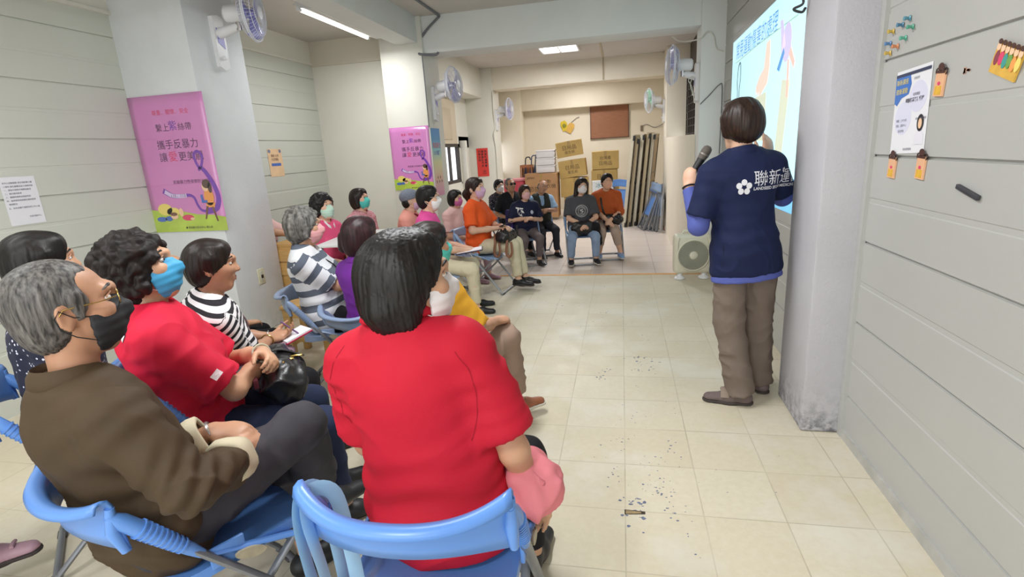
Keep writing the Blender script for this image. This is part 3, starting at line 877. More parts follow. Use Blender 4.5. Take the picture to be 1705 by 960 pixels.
# power socket on the near left pillar
e = empty('wall_socket', (-3.153, 4.04, .50)); tag(e, 'cream wall socket with a dark slot on the left pillar', 'socket')
MB().box((.006, 0, 0), (.012, .085, .135), None, .004).build('cover_plate', mat('aged_cream_plastic', '#d2ceb2', .5, .1, 30), e)
MB().box((.013, 0, 0), (.005, .038, .092), None, .001).build('insert', mat('pale_plastic_insert', '#bfc0ae', .5), e)
MB().box((.0165, 0, -.002), (.004, .026, .03)).build('slot', M_black_pl, e, smooth=False)

# ---------------- slide on the right wall: a glowing sheet in place of projector light
M_slide = mat('glow_pale_blue', '#c3eef8', .6, .03, 1.5, emit=.62)  # emission stands in for the light thrown by a projector
e = empty('glowing_slide_sheet', (XR - .002, 5.77, .955)); tag(e, 'pale blue glowing sheet for the projected slide with first aid drawings, right wall', 'projected slide')
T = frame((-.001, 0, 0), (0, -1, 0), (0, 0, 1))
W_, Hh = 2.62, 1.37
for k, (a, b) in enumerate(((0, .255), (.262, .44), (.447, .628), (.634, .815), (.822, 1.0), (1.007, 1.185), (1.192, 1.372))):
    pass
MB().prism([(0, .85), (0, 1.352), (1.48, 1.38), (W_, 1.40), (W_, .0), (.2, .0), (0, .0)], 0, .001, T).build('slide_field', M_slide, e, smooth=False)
def emat(n_, c_, s_=.5): return mat(n_, c_, .6, 0, emit=s_)  # slide colours carry their own glow, no projector lights them
lettering([('常見運動傷害的處理', .16, 1.185, .155, 'LEFT')], T, emat('glow_blue', '#5f9fe0', .45), e, 'slide_title', .0016)
flat([('slide_blue_field', emat('glow_sky', '#7cc4f4', .55), [[(1.55, 0), (W_, 0), (W_, .42), (2.3, .50), (2.15, .22)]]),
      ('slide_photo', emat('glow_sand', '#d5dcc6', .5), [[(.98, .45), (1.36, .45), (1.34, .80), (.98, .78)], [(1.66, .36), (1.84, .36), (1.92, .82), (1.74, .84)]])], T, e, .0016)
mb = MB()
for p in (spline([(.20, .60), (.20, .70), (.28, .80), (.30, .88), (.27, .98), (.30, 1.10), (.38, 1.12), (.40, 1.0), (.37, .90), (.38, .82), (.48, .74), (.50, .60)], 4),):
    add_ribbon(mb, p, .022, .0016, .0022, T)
mb.build('slide_outline', emat('glow_slate', '#6d8f9c', .3), e, smooth=False)
flat([('slide_red_mark', emat('glow_red', '#eab8ac', .5), [ell(.36, .66, .05, .05)]),
      ('slide_foot', emat('glow_skin', '#ecd2c4', .55), [[(1.28, 1.14), (1.38, 1.15), (1.40, .98), (1.36, .86), (1.20, .80), (1.14, .78), (1.13, .82), (1.08, .78), (1.06, .82), (1.02, .80), (1.02, .86), (1.12, .93), (1.24, .97)]]),
      ('slide_figure', emat('glow_lilac', '#d0c8ee', .5), [ell(1.80, 1.06, .10, .12), [(1.62, 1.22), (1.68, 1.22), (1.78, 1.05), (1.70, .98)]]),
      ('slide_figure', emat('glow_blue', '#5f9fe0', .45), [[(1.60, .92), (1.66, .90), (1.76, 1.0), (1.74, 1.04)]]),
      ('slide_figure', emat('glow_rose', '#ebc4ba', .5), [[(1.84, .95), (1.88, .95), (1.90, .72), (1.86, .72)], [(1.90, 1.02), (2.0, .92), (1.98, .88), (1.86, .98)]])], T, e, .0020)
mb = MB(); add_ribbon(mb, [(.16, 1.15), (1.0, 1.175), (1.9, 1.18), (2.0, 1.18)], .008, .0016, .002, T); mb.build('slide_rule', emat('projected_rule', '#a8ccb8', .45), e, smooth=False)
lettering([('受傷部位', 1.62, .10, .12, 'LEFT')], T, emat('glow_blue', '#5f9fe0', .45), e, 'slide_caption', .003)

# ---------------- chipped paint on the floor
rnd = random.Random(3)
mb = MB()
def chip(x, y, r):
    n = rnd.randint(4, 7); a0 = rnd.random() * 6; ex = rnd.uniform(.25, 1.0)
    mb.prism([(x + r * rnd.uniform(.5, 1.1) * math.cos(a0 + 2 * PI * i / n), y + r * ex * rnd.uniform(.5, 1.1) * math.sin(a0 + 2 * PI * i / n)) for i in range(n)], .0006, .0011)
for (px_, py_, n_, sp, r0) in ((1060, 845, 26, .05, .013), (1085, 812, 14, .05, .008), (1110, 825, 16, .05, .009), (1122, 858, 5, .03, .009), (1015, 785, 10, .06, .008), (1030, 735, 9, .05, .007), (1112, 745, 10, .05, .009), (1100, 775, 16, .08, .006), (1000, 626, 9, .04, .012), (1012, 617, 5, .02, .010), (1065, 596, 6, .03, .014), (1070, 606, 24, .10, .008), (1085, 608, 8, .05, .011), (1050, 690, 8, .08, .006), (1130, 690, 6, .12, .005), (930, 502, 6, .12, .009), (1017, 533, 8, .15, .011), (1075, 555, 5, .2, .009), (1008, 478, 4, .2, .010), (1068, 493, 6, .2, .010), (1140, 890, 6, .15, .006), (1230, 800, 5, .15, .006), (1060, 720, 12, .25, .004), (1025, 545, 10, .4, .006), (935, 545, 12, .4, .007)):
    P = at_z(px_, py_)
    for k in range(n_): chip(P.x + rnd.gauss(0, sp * .6), P.y + rnd.gauss(0, sp), r0 * rnd.uniform(.22, 1.0))
o = mb.build('chipped_paint', mat('slate_blue_chips', '#6a7390', .7, .3, 30), smooth=False); tag(o, 'slate blue chipped patches in the worn vinyl floor', 'floor wear', kind='stuff')
P = at_z(1040, 852); Q = at_z(1078, 848)
e = empty('floor_hole', (P.x, P.y, 0)); tag(e, 'small dark wedge shaped hole in the floor tile', 'floor hole')
MB().prism([(0, -.014), (.082, -.004), (.082, .012), (.0, .016)], .0004, .0012).build('dark_rim', mat('dark_rim', '#3a3228', .8), e, smooth=False)
MB().prism([(.005, -.010), (.066, -.002), (.066, .008), (.005, .012)], .0012, .0016).build('bare_board', mat('bare_board', '#9a8560', .8, .2, 40), e, smooth=False)

# ---------------- ivory box fan on the floor
e = empty('box_fan', (0.725, 5.82, 0), math.radians(6)); tag(e, 'ivory box fan standing on the floor by the right wall', 'fan')
mb = MB(); mb.box((0, 0, .275), (.385, .15, .43), None, .045, 3)
mb.build('housing', M_ivory, e)
MB().tube([(-.11, 0, .48), (-.09, 0, .515), (.09, 0, .515), (.11, 0, .48)], .014, 10).build('handle', M_ivory, e)
for s in (-1, 1):
    MB().lathe([(0, .0), (.058, .004), (.055, .018), (.03, .035), (.022, .07), (0, .07)], Matrix.Translation((s * .125, -.02, 0)), 20).build('foot', M_white_pl, e)
    MB().tube([(s * .15, -.083, .46), (s * .168, -.083, .40), (s * .17, -.083, .33)], .012, 8).build('side_rib', M_ivory, e)
MF = Matrix.Translation((0, -.078, .265)) @ Matrix.Rotation(PI / 2, 4, 'X')
g = MB()
g.lathe([(.165, -.005), (.172, .006), (.162, .014), (.155, .008)], MF, 40)
g.build('rim', M_ivory, e)
g = MB().lathe([(0, .0), (.158, .0), (.158, .002), (0, .002)], MF, 32); g.build('grille_back', mat('backing_grey', '#8f9084', .6), e)  # plain darker grey disc behind the grille
g = MB()
for r in [.05 + .0085 * k for k in range(13)]: g.tube([(r * math.cos(2 * PI * i / 40), r * math.sin(2 * PI * i / 40), .010) for i in range(40)], .0022, 5, MF, closed=True)
for k in range(40):
    a = 2 * PI * k / 40; g.tube([(.045 * math.cos(a), .045 * math.sin(a), .010), (.100 * math.cos(a + .18), .100 * math.sin(a + .18), .011), (.158 * math.cos(a + .3), .158 * math.sin(a + .3), .009)], .0018, 4, MF)
g.build('grille', mat('grille_grey', '#b6b5a2', .5), e)
MB().lathe([(0, .022), (.026, .02), (.042, .013), (.045, .004), (0, .004)], MF, 24).build('grille_badge', M_ivory, e)

# ---------------- stored things in the back room
M_carton = mat('carton_tan', '#c6a868', .75, .07, 5, .1, 40)
M_carton2 = mat('carton_brown', '#b98f66', .75, .07, 5, .1, 40)
M_tape = mat('packing_tape', '#b09254', .3, .05)
def carton(c, size, rz, label, m=None, words=(), tilt=0.0, ink=None, base=True):
    e = empty('carton', c, rz); e.rotation_euler = (0, tilt, rz); tag(e, label, 'carton', 'cardboard cartons in the back room')
    sx, sy, sz = size
    MB().box((0, 0, sz / 2), size, None, .006, 1).build('box', m or M_carton, e, smooth=False)
    MB().box((0, 0, sz + .0012), (.055, sy * 1.002, .002)).box((0, -sy / 2 - .001, sz - .05), (.055, .002, .10)).build('packing_tape', M_tape, e, smooth=False)
    mb = MB()
    for s in (-1, 1): mb.box((s * sx * .25, 0, sz + .003), (sx * .49, sy * .98, .004), Matrix.Translation((0, 0, 0)) @ Matrix.Rotation(s * .02, 4, 'Y'))
    mb.build('flap', m or M_carton, e, smooth=False)
    T = frame((0, -sy / 2 - .0005, sz / 2), (1, 0, 0), (0, 0, 1))
    if words: lettering(words, T, ink or mat('carton_ink', '#57432c', .6, 0), e)
    return e
W1 = [('日用品', 0, -.01, .11, 'CENTER'), ('衛生紙', 0, -.10, .075, 'CENTER')]
by = 12.3
carton((-1.05, by, .47 + ZB), (.62, .42, .42), .05, 'plain tan carton low in the left carton stack', words=[])
carton((-.98, by, .0 + ZB), (.60, .42, .46), -.02, 'tan carton at the bottom of the left stack, mostly hidden', words=[])
carton((-1.06, by - .02, .90 + ZB + .01), (.60, .42, .37), .0, 'printed tan carton in the middle of the left stack', words=W1, tilt=-.10)
carton((-1.13, by + .02, 1.34 + ZB + .02), (.58, .42, .33), .06, 'printed tan carton on top of the left stack', words=W1, tilt=-.12)
carton((-.37, by, .0 + ZB), (.56, .42, .44), .0, 'tan carton at the bottom of the right stack', words=[])
carton((-.37, by, .455 + ZB), (.60, .42, .22), .04, 'low tan carton in the right stack under the printed ones', words=[])
carton((-.38, by + .01, .69 + ZB), (.56, .42, .34), -.03, 'printed tan carton second from the top of the right stack', words=W1)
carton((-.36, by, 1.045 + ZB), (.58, .42, .385), .03, 'printed tan carton on top of the right stack', words=[('日用品', 0, -.10, .10, 'CENTER'), ('台灣產', 0, .02, .085, 'CENTER')])
carton((-1.76, 12.1, .05 + ZB), (.72, .5, .98), 0, 'large brown appliance carton left of the carton stacks', M_carton2, [('全自動', -.05, .28, .09, 'LEFT'), ('洗衣機', .0, .17, .11, 'LEFT'), ('JAPAN', -.32, .38, .06, 'LEFT', .001), ('節能', -.30, .10, .14, 'LEFT')])
carton((-.40, 11.75, .55 + ZB), (.46, .22, .27), .03, 'white drink carton in front of the right stack', mat('white_carton', '#dfe3e8', .5, .04), [('冰水', -.16, .0, .12, 'LEFT')], ink=mat('teal_ink', '#3f8f9a', .5, 0))
carton((-.42, 11.75, .0 + ZB), (.5, .30, .54), .0, 'tan carton under the white drink carton', words=[])
# white foam boxes on the brown carton
for k in range(3):
    e = empty('foam_box', (-1.66, 12.1, 1.035 + ZB + .165 * k)); tag(e, ['lowest', 'middle', 'top'][k] + ' white foam box stacked on the brown appliance carton', 'foam box', 'white foam boxes')
    MB().box((0, 0, .07), (.40, .34, .13), None, .02, 2).build('box', mat('white_foam', '#ecebf0', .6, .02), e)
    MB().box((0, 0, .147), (.415, .355, .03), None, .012, 2).build('lid', mat('white_foam', '#ecebf0'), e)
# red cooler bag and the wooden stand of folded umbrellas
e = empty('cooler_box', (-2.42, 12.3, ZB)); tag(e, 'pinkish red box beside the large brown carton', 'box')
MB().box((0, 0, .44), (.52, .4, .88), None, .05, 3).build('box', mat('rose_red_plastic', '#cc4a5c', .4, .1, 4), e)
MB().box((0, 0, .90), (.54, .42, .06), None, .025, 2).build('lid', mat('rose_pale_lid', '#dc8c94', .4, .05), e)
MB().tube([(-.14, -.22, .62), (0, -.26, .62), (.14, -.22, .62)], .015).build('handle', mat('rose_pale_lid', '#dc8c94'), e)
e = empty('umbrella_stand', (-2.22, 12.75, ZB)); tag(e, 'brown wooden umbrella stand at the back', 'umbrella stand')
mb = MB()
for sx in (-1, 1):
    for sy in (-1, 1): mb.box((sx * .13, sy * .11, .60), (.03, .03, 1.2))
for z in (.1, .62, 1.18): mb.box((0, -.11, z), (.29, .02, .06)).box((0, .11, z), (.29, .02, .06)).box((-.13, 0, z), (.02, .24, .06)).box((.13, 0, z), (.02, .24, .06))
mb.box((0, 0, .06), (.27, .23, .02)).box((0, .1, .6), (.26, .01, 1.1))
mb.build('frame', mat('reddish_wood', '#a8704a', .6, .12, 12), e, smooth=False)
for k, (dx, dy, c_) in enumerate(((-.07, -.03, '#2f3242'), (.02, .02, '#4a5878'), (.08, -.04, '#3d4a66'))):
    b_ = V((-2.22 + dx, 12.75 + dy, ZB + .08)); e = empty('umbrella', b_); tag(e, ['black', 'slate blue', 'grey blue'][k] + ' folded umbrella standing in the wooden stand', 'umbrella', 'folded umbrellas in the stand')
    tip = V((.05 + .05 * k, 0, 1.24 + .03 * k))
    MB().tube([(0, 0, 0), tip * .3, tip * .7, tip * .86], [.01, .03, .045, .02], 10).build('canopy', mat('umb' + str(k), c_, .7, .15), e)
    MB().tube(spline([tip * .84, tip, tip + V((.03, 0, .06)), tip + V((.10, 0, .06)), tip + V((.12, 0, .0))], 5), .014, 8).build('handle', mat('umb_h' + str(k), c_, .4), e)

# leaning folded tables
def folded_table(x, lean, y, hgt, top_col, k):
    b_ = V((x, y, ZB)); e = empty('folding_table', b_); e.rotation_euler = (0, lean, -.20)
    tag(e, ['first', 'second', 'third', 'fourth', 'fifth'][k] + ' folded table from the left in the leaning row at the back', 'folding table', 'folded tables leaning at the back right')
    MB().box((0, 0, hgt / 2), (.046, .62, hgt), None, .004, 1).build('tabletop', mat('ttop' + top_col, top_col, .5, .05), e, smooth=False)
    mb = MB()
    for s in (-1, 1): mb.box((.004, s * .315, hgt / 2), (.056, .012, hgt + .01))
    mb.box((.004, 0, hgt), (.046, .63, .012)).box((.004, 0, 0.006), (.046, .63, .012))
    mb.build('edge_band', mat('table_edge_' + str(k % 2), ('#cbc3ae', '#b8a888')[k % 2], .4, .05), e, smooth=False)
    for s in (0, 1):
        z0, z1 = (.10, hgt * .48) if s == 0 else (hgt * .52, hgt - .08)
        mb = MB().tube([(.027, -.26, z0), (.027, -.26, z1), (.027, .26, z1), (.027, .26, z0)], .010, 8)
        mb.tube([(.033, -.26, z0 + .1), (.033, .26, z0 + .1)], .010, 8)
        mb.build('leg', mat('table_leg_metal', '#8d867a', .35, .05, metal=.3), e)
    MB().box((.032, -.30, hgt - .06), (.04, .05, .09)).box((.032, -.30, .05), (.04, .05, .08)).build('hinge', M_black_pl, e, smooth=False)
    return e
for k, (x, ln, hgt, c_) in enumerate(((.085, .105, 1.72, '#cdbd9a'), (.175, .100, 1.66, '#d5d2c6'), (.275, .098, 1.72, '#cbc9c0'), (.385, .096, 1.74, '#c9a86e'), (.48, .094, 1.72, '#bda888'))):
    folded_table(x, ln, 10.72 + .06 * k, hgt, c_, k)
# ================================================================== FOLDING CHAIRS
def plastic(name, c):
    return mat(name, c, .32, .05, 3, .03, 200)
M_cframe = mat('chair_tube_grey', '#7f8288', .38, .06, 12, metal=.35)
M_rubber = mat('grey_rubber', '#4e4c4e', .7, .1)
M_pivot = mat('aged_ivory_plastic', '#a9a08a', .5, .15, 30)
PROTO = {}
def make_chair(kind, pc, fc):
    root = empty('folding_chair')
    # seat: dished slab with rolled front edge
    mb = MB(); nx, ny = 10, 10; vs, fs = [], []
    for j in range(ny + 1):
        for i in range(nx + 1):
            u, v = i / nx * 2 - 1, j / ny * 2 - 1
            x = .205 * u; y = (.205 - .012 * max(0, u)) * v
            y *= 1 - .10 * max(0, abs(u) - .8) / .2 * abs(v) ** 4
            z = .430 - .014 * (1 - v * v) * (1 - .4 * u * u) - .022 * max(0, u - .6) ** 2 / .16 + .012 * max(0, -u - .7) / .3
            vs.append((x, y, z))
    for j in range(ny):
        for i in range(nx):
            a = j * (nx + 1) + i; fs.append((a, a + 1, a + nx + 2, a + nx + 1))
    k = len(vs)
    vs += [(x, y, .400) for x, y, z in vs]
    fs += [tuple(q + k for q in f[::-1]) for f in fs]
    rim = [i for i in range(nx + 1)] + [j * (nx + 1) + nx for j in range(1, ny + 1)] + [ny * (nx + 1) + i for i in range(nx - 1, -1, -1)] + [j * (nx + 1) for j in range(ny - 1, 0, -1)]
    for a, b in zip(rim, rim[1:] + rim[:1]): fs.append((b, a, a + k, b + k))
    mb.add(vs, fs); mb.build('seat', pc, root, angle=50)
    # backrest: curved band with a rolled top lip
    nu = 28; vs, fs = [], []
    prof = [(0.010, .0), (.006, .03), (.002, .07), (-.002, .098), (-.008, .108), (-.017, .110), (-.026, .106), (-.031, .094)]
    def bx(u): return -.258 - .090 * (1 - abs(u) ** 2.2)
    for i in range(nu + 1):
        u = i / nu * 2 - 1
        hs = .78 + .52 * abs(u) ** 3.5
        zb = .626 - .028 * abs(u) ** 3
        for (o, h) in prof:
            vs.append((bx(u) + o, .232 * u * (1 + .25 * max(0, h - .08)), zb + h * hs))
    m = len(prof)
    for i in range(nu):
        for j in range(m - 1):
            a = i * m + j; fs.append((a, a + m, a + m + 1, a + 1))
    mb = MB(); mb.add(vs, fs)
    o = mb.build('backrest', pc, root, angle=70)
    sd = o.modifiers.new('thick', 'SOLIDIFY'); sd.thickness = .008; sd.offset = 1
    for s in (-1, 1):
        y = .226 * s
        top, foot = V((-.266, y, .700)), V((.245, y, .022))
        t = (foot - top).normalized()
        mb = MB()
        mb.tube([top + t * -.005, top + t * .03, top + t * .10, top + t * .22, top + t * .26], [.010, .020, .021, .0165, .012], 12)
        for k in range(9): 
            c = top + t * (.075 + .015 * k); r = .0245 - .0005 * k
            mb.tube([c, c + t * .0045], [r, r], 12)
        mb.tube([top + V((.012, 0, -.10)), top + V((-.002, 0, -.04)), top + V((.004, 0, .02))], [.010, .015, .010], 10)
        mb.build('side_sleeve', pc, root)
        MB().tube([top + t * .06, foot - t * .03], .0155, 10, flat=.0105).build('front_leg', fc, root)
        rf = V((-.235, s * .196, .022))
        MB().tube([V((.165, s * .196, .405)), rf], .0135, 10, flat=.010).build('rear_leg', fc, root)
        MB().tube([V((-.085, s * .214, .47)), V((.125, s * .214, .395))], .016, 10, flat=.007).box((-.05, s * .214, .452), (.09, .012, .06), None, .004).build('seat_bracket', pc, root)
        MB().prism(ell(0, 0, .042, .016), -.004, .004, Matrix.Translation((.0, s * .232, .425)) @ Matrix.Rotation(PI / 2, 4, 'X') @ Matrix.Rotation(-.35, 4, 'Z')).build('pivot_plate', M_pivot, root, smooth=False)
    for x, wd, nm in ((.245, .226, 'front'), (-.235, .196, 'rear')):
        pts = [(x - .02 * (1 if nm == 'front' else -1), -wd, .040), (x, -wd, .016), (x, -wd + .03, .013), (x, wd - .03, .013), (x, wd, .016), (x - .02 * (1 if nm == 'front' else -1), wd, .040)]
        MB().tube(pts, .0125, 10).build('floor_bar', fc, root)
        for s in (-1, 1): MB().box((x, s * (wd - .03), .008), (.034, .06, .016), None, .005).build('rubber_foot', M_rubber, root)
    return root

CH_KIND = {'blue': ('#5f8fd6', M_cframe), 'greyblue': ('#8295b4', M_cframe), 'paleblue': ('#8ba6c8', mat('chair_tube_pale', '#a5a7ab', .35, .05, 12, metal=.4))}
N_CHAIR = [0]
def chair(x, y, yaw, label, kind='blue', s=1.0, z=0.0, seat=None, group='folding chairs'):
    if kind not in PROTO:
        c, f_ = CH_KIND[kind]
        r = make_chair(kind, plastic('chair_plastic_' + kind, c), f_); PROTO[kind] = r
    else:
        src = PROTO[kind]
        r = src.copy(); COL.objects.link(r)
        for ch in src.children:
            c = ch.copy(); COL.objects.link(c); c.parent = r
    r.location = (x, y, z); r.rotation_euler = (0, 0, yaw); r.scale = (s, s, s * (seat / (.43 * s) if seat else 1))
    tag(r, label, 'chair', group)
    return r

# folded chairs stowed against the tables
def stowed_chair(x, y, lean, yaw, label, kind='blue', s=.95):
    c_, f_ = CH_KIND[kind]; pc = plastic('chair_plastic_' + kind, c_)
    e = empty('folding_chair', (x, y, ZB)); e.rotation_euler = (0, lean, yaw); e.scale = (s, s, s)
    tag(e, label, 'chair', 'chairs folded away at the back right')
    for q in (-1, 1):
        MB().tube([(0, q * .22, .02), (0, q * .22, .90)], .015, 8).build('front_leg', f_, e)
        MB().tube([(.035, q * .19, .05), (.035, q * .19, .62)], .013, 8).build('rear_leg', f_, e)
    MB().tube([(0, -.22, .016), (0, .22, .016)], .013, 8).build('floor_bar', f_, e)
    MB().tube([(.035, -.19, .05), (.035, .19, .05)], .012, 8).build('floor_bar', f_, e)
    MB().box((.02, 0, .50), (.03, .39, .40), None, .012, 2).build('seat', pc, e)
    mb = MB(); vs, fs = [], []
    for i in range(13):
        u = i / 12 * 2 - 1
        for z in (.76, .80, .88, .91): vs.append((-.03 - .06 * (1 - u * u) - (.02 if z > .9 else 0), .235 * u, z - .02 * abs(u)))
    for i in range(12):
        for j in range(3): a = i * 4 + j; fs.append((a, a + 4, a + 5, a + 1))
    mb.add(vs, fs); o = mb.build('backrest', pc, e); m_ = o.modifiers.new('t', 'SOLIDIFY'); m_.thickness = .012
    return e
for k, (x, y, ln, yw, kd) in enumerate(((.33, 10.12, .39, .2, 'blue'), (.41, 10.06, .29, .22, 'greyblue'), (.49, 10.0, .20, .2, 'blue'), (.55, 9.92, .13, .2, 'greyblue'), (.61, 9.80, .06, .2, 'paleblue'))):
    stowed_chair(x, y, ln, yw, ['leftmost', 'second', 'middle', 'fourth', 'rightmost'][k] + ' of the five folded chairs leaning by the back right pillar', kd)
stowed_chair(-.05, 11.2, .12, .9, 'single folded blue chair leaning left of the folded tables', 'blue')
# ================================================================== PEOPLE: implicit surfaces turned into one smooth mesh each
def A(v): return np.array(v, dtype=np.float32)
def unit(v):
    v = np.array(v, float); return v / (np.linalg.norm(v) + 1e-12)

class Sdf:
    def __init__(self): self.p = []
    def rc(self, a, b, ra, rb, k=.02, op=1, clip=(), sq=None):
        self.p.append(('rc', A(a), A(b), float(ra), float(rb), k, op, [(A(c), A(unit(n))) for c, n in clip], sq)); return self
    def el(self, c, rad, M=None, k=.02, op=1, clip=()):
        self.p.append(('el', A(c), A(rad), A(M) if M is not None else np.eye(3, dtype=np.float32), 0, k, op, [(A(q), A(unit(n))) for q, n in clip], None)); return self
    @staticmethod
    def d1(pr, P):
        t = pr[0]
        if t == 'rc':
            _, a, b, ra, rb, k, op, clip, sq = pr
            ba = b - a; pa = P - a
            h = np.clip(pa @ ba / max(float(ba @ ba), 1e-9), 0, 1)
            v = pa - h[:, None] * ba
            if sq is not None:
                n, q = sq; n = A(n); v = v + np.outer(v @ n, n) * (1.0 / q - 1.0)
            d = np.sqrt((v * v).sum(1)) - (ra + (rb - ra) * h)
            if sq is not None: d = d * min(1.0, (q + 1) / 2)
        else:
            _, c, rad, M, _z, k, op, clip, sq = pr
            q = (P - c) @ M.T
            k0 = np.sqrt(((q / rad) ** 2).sum(1)); k1 = np.sqrt(((q / (rad * rad)) ** 2).sum(1)) + 1e-9
            d = k0 * (k0 - 1.0) / k1
        for c, n in clip: d = np.maximum(d, (P - c) @ n)
        return d
    @staticmethod
    def box(pr):
        if pr[0] == 'rc':
            r = max(pr[3], pr[4]) * (1.15 if pr[8] is None else max(1.15, pr[8][1] * 1.1))
            return np.minimum(pr[1], pr[2]) - r, np.maximum(pr[1], pr[2]) + r
        r = float(max(pr[2])) * 1.02
        return pr[1] - r, pr[1] + r
    def bounds(self):
        lo = np.full(3, 1e9); hi = -lo
        for pr in self.p:
            if pr[6] != 1: continue
            a, b = self.box(pr); lo = np.minimum(lo, a); hi = np.maximum(hi, b)
        return lo, hi
    def ev(self, P, cull=True):
        D = np.full(len(P), 9.0, dtype=np.float32)
        for pr in self.p:
            k = pr[5]; op = pr[6]
            if cull:
                lo, hi = self.box(pr); g = k + .012
                m = np.nonzero(((P > lo - g) & (P < hi + g)).all(1))[0]
                if not len(m): continue
                Q = P[m]; d0 = D[m]
            else: Q = P; d0 = D
            d = self.d1(pr, Q).astype(np.float32)
            if op == 1:
                h = np.maximum(k - np.abs(d0 - d), 0) / k
                r = np.minimum(d0, d) - h * h * k * .25
            else:
                h = np.maximum(k - np.abs(-d - d0), 0) / k
                r = np.maximum(d0, -d) + h * h * k * .25
            if cull: D[m] = r
            else: D = r
        return D

def polygonize(sdf, h):
    B = 8
    lo, hi = sdf.bounds(); lo = lo - 2.5 * h; hi = hi + 2.5 * h
    nb = np.ceil((hi - lo) / (B * h)).astype(int); n = nb * B + 1
    ax = [np.arange(nb[i]) for i in range(3)]
    bi = np.stack(np.meshgrid(*ax, indexing='ij'), -1).reshape(-1, 3)
    bc = (lo + (bi + .5) * B * h).astype(np.float32)
    dc = sdf.ev(bc, False)
    act = np.abs(dc) < B * h * .87 * 1.35 + .012
    G = np.repeat(np.repeat(np.repeat(np.where(dc < 0, -1, 1).reshape(nb), B, 0), B, 1), B, 2).astype(np.float32)
    G = np.pad(G, ((0, 1),) * 3, constant_values=1.0)
    M = np.zeros(tuple(n), bool)
    ab = bi[act]
    rng = np.arange(B + 1)
    for (i, j, k) in ab: M[i * B:i * B + B + 1, j * B:j * B + B + 1, k * B:k * B + B + 1] = True
    idx = np.nonzero(M)
    P = np.stack([lo[q] + idx[q] * h for q in range(3)], 1).astype(np.float32)
    G[idx] = sdf.ev(P)
    S = G < 0
    c = [(a, b, d) for a in (0, 1) for b in (0, 1) for d in (0, 1)]
    cnt = sum(S[a:n[0] - 1 + a, b:n[1] - 1 + b, d:n[2] - 1 + d].astype(np.int8) for a, b, d in c)
    cell = np.stack(np.nonzero((cnt > 0) & (cnt < 8)), 1)
    vid = np.full(tuple(n - 1), -1, np.int32); vid[tuple(cell.T)] = np.arange(len(cell))
    acc = np.zeros((len(cell), 3)); num = np.zeros(len(cell))
    for axis in range(3):
        o1, o2 = [q for q in range(3) if q != axis]
        for u in (0, 1):
            for v in (0, 1):
                off = np.zeros(3, int); off[o1] = u; off[o2] = v
                p0 = cell + off; p1 = p0.copy(); p1[:, axis] += 1
                g0 = G[tuple(p0.T)]; g1 = G[tuple(p1.T)]
                x = (g0 < 0) != (g1 < 0)
                t = np.where(x, g0 / np.where(x, g0 - g1, 1), 0)
                q = off[None, :].astype(float).repeat(len(cell), 0); q[:, axis] = t
                acc[x] += q[x]; num[x] += 1
    vert = lo + (cell + acc / num[:, None]) * h
    faces = []
    for axis in range(3):
        o1, o2 = (axis + 1) % 3, (axis + 2) % 3
        sl0 = [slice(None)] * 3; sl1 = [slice(None)] * 3
        sl0[axis] = slice(0, n[axis] - 1); sl1[axis] = slice(1, n[axis])
        a, b = S[tuple(sl0)], S[tuple(sl1)]
        e = np.stack(np.nonzero(a != b), 1)
        ok = (e[:, o1] > 0) & (e[:, o2] > 0) & (e[:, o1] < n[o1] - 1) & (e[:, o2] < n[o2] - 1)
        e = e[ok]
        q = []
        for du, dv in ((-1, -1), (0, -1), (0, 0), (-1, 0)):
            c_ = e.copy(); c_[:, o1] += du; c_[:, o2] += dv; q.append(vid[tuple(c_.T)])
        q = np.stack(q, 1)
        inside = a[tuple(e.T)]
        q[~inside] = q[~inside][:, ::-1]
        faces.append(q[(q >= 0).all(1)])
    return vert, np.concatenate(faces)

def np_mesh(name, vert, faces, m, origin=(0, 0, 0)):
    me = bpy.data.meshes.new(name)
    me.vertices.add(len(vert)); me.vertices.foreach_set('co', (vert - np.array(origin)).astype(np.float32).ravel())
    me.loops.add(faces.size); me.loops.foreach_set('vertex_index', faces.astype(np.int32).ravel())
    me.polygons.add(len(faces)); me.polygons.foreach_set('loop_start', np.arange(0, faces.size, 4, dtype=np.int32))
    me.update(calc_edges=True); me.validate()
    me.polygons.foreach_set('use_smooth', np.ones(len(faces), bool))
    if m: me.materials.append(m)
    return me

def relax(vert, faces, it=1, f=.5):
    e = np.concatenate([faces[:, [0, 1]], faces[:, [1, 2]], faces[:, [2, 3]], faces[:, [3, 0]]])
    for _ in range(it):
        s = np.zeros_like(vert); c = np.zeros(len(vert))
        np.add.at(s, e[:, 0], vert[e[:, 1]]); np.add.at(c, e[:, 0], 1)
        vert = vert * (1 - f) + f * s / np.maximum(c, 1)[:, None]
    return vert

def vnormals(vert, faces):
    a, b, c, d = (vert[faces[:, i]] for i in range(4))
    fn = np.cross(c - a, d - b); N = np.zeros_like(vert)
    for i in range(4): np.add.at(N, faces[:, i], fn)
    return N / (np.linalg.norm(N, axis=1)[:, None] + 1e-12)

_rs = np.random.RandomState(5); _tab = _rs.rand(4096).astype(np.float32)
def vnoise(P):
    """value noise, -1..1"""
    i = np.floor(P).astype(np.int64); f = P - i; f = f * f * (3 - 2 * f)
    r = 0
    for a in (0, 1):
        for b in (0, 1):
            for c in (0, 1):
                hsh = ((i[:, 0] + a) * 73856093 ^ (i[:, 1] + b) * 19349663 ^ (i[:, 2] + c) * 83492791) & 4095
                wv = (f[:, 0] if a else 1 - f[:, 0]) * (f[:, 1] if b else 1 - f[:, 1]) * (f[:, 2] if c else 1 - f[:, 2])
                r = r + wv * _tab[hsh]
    return r * 2 - 1

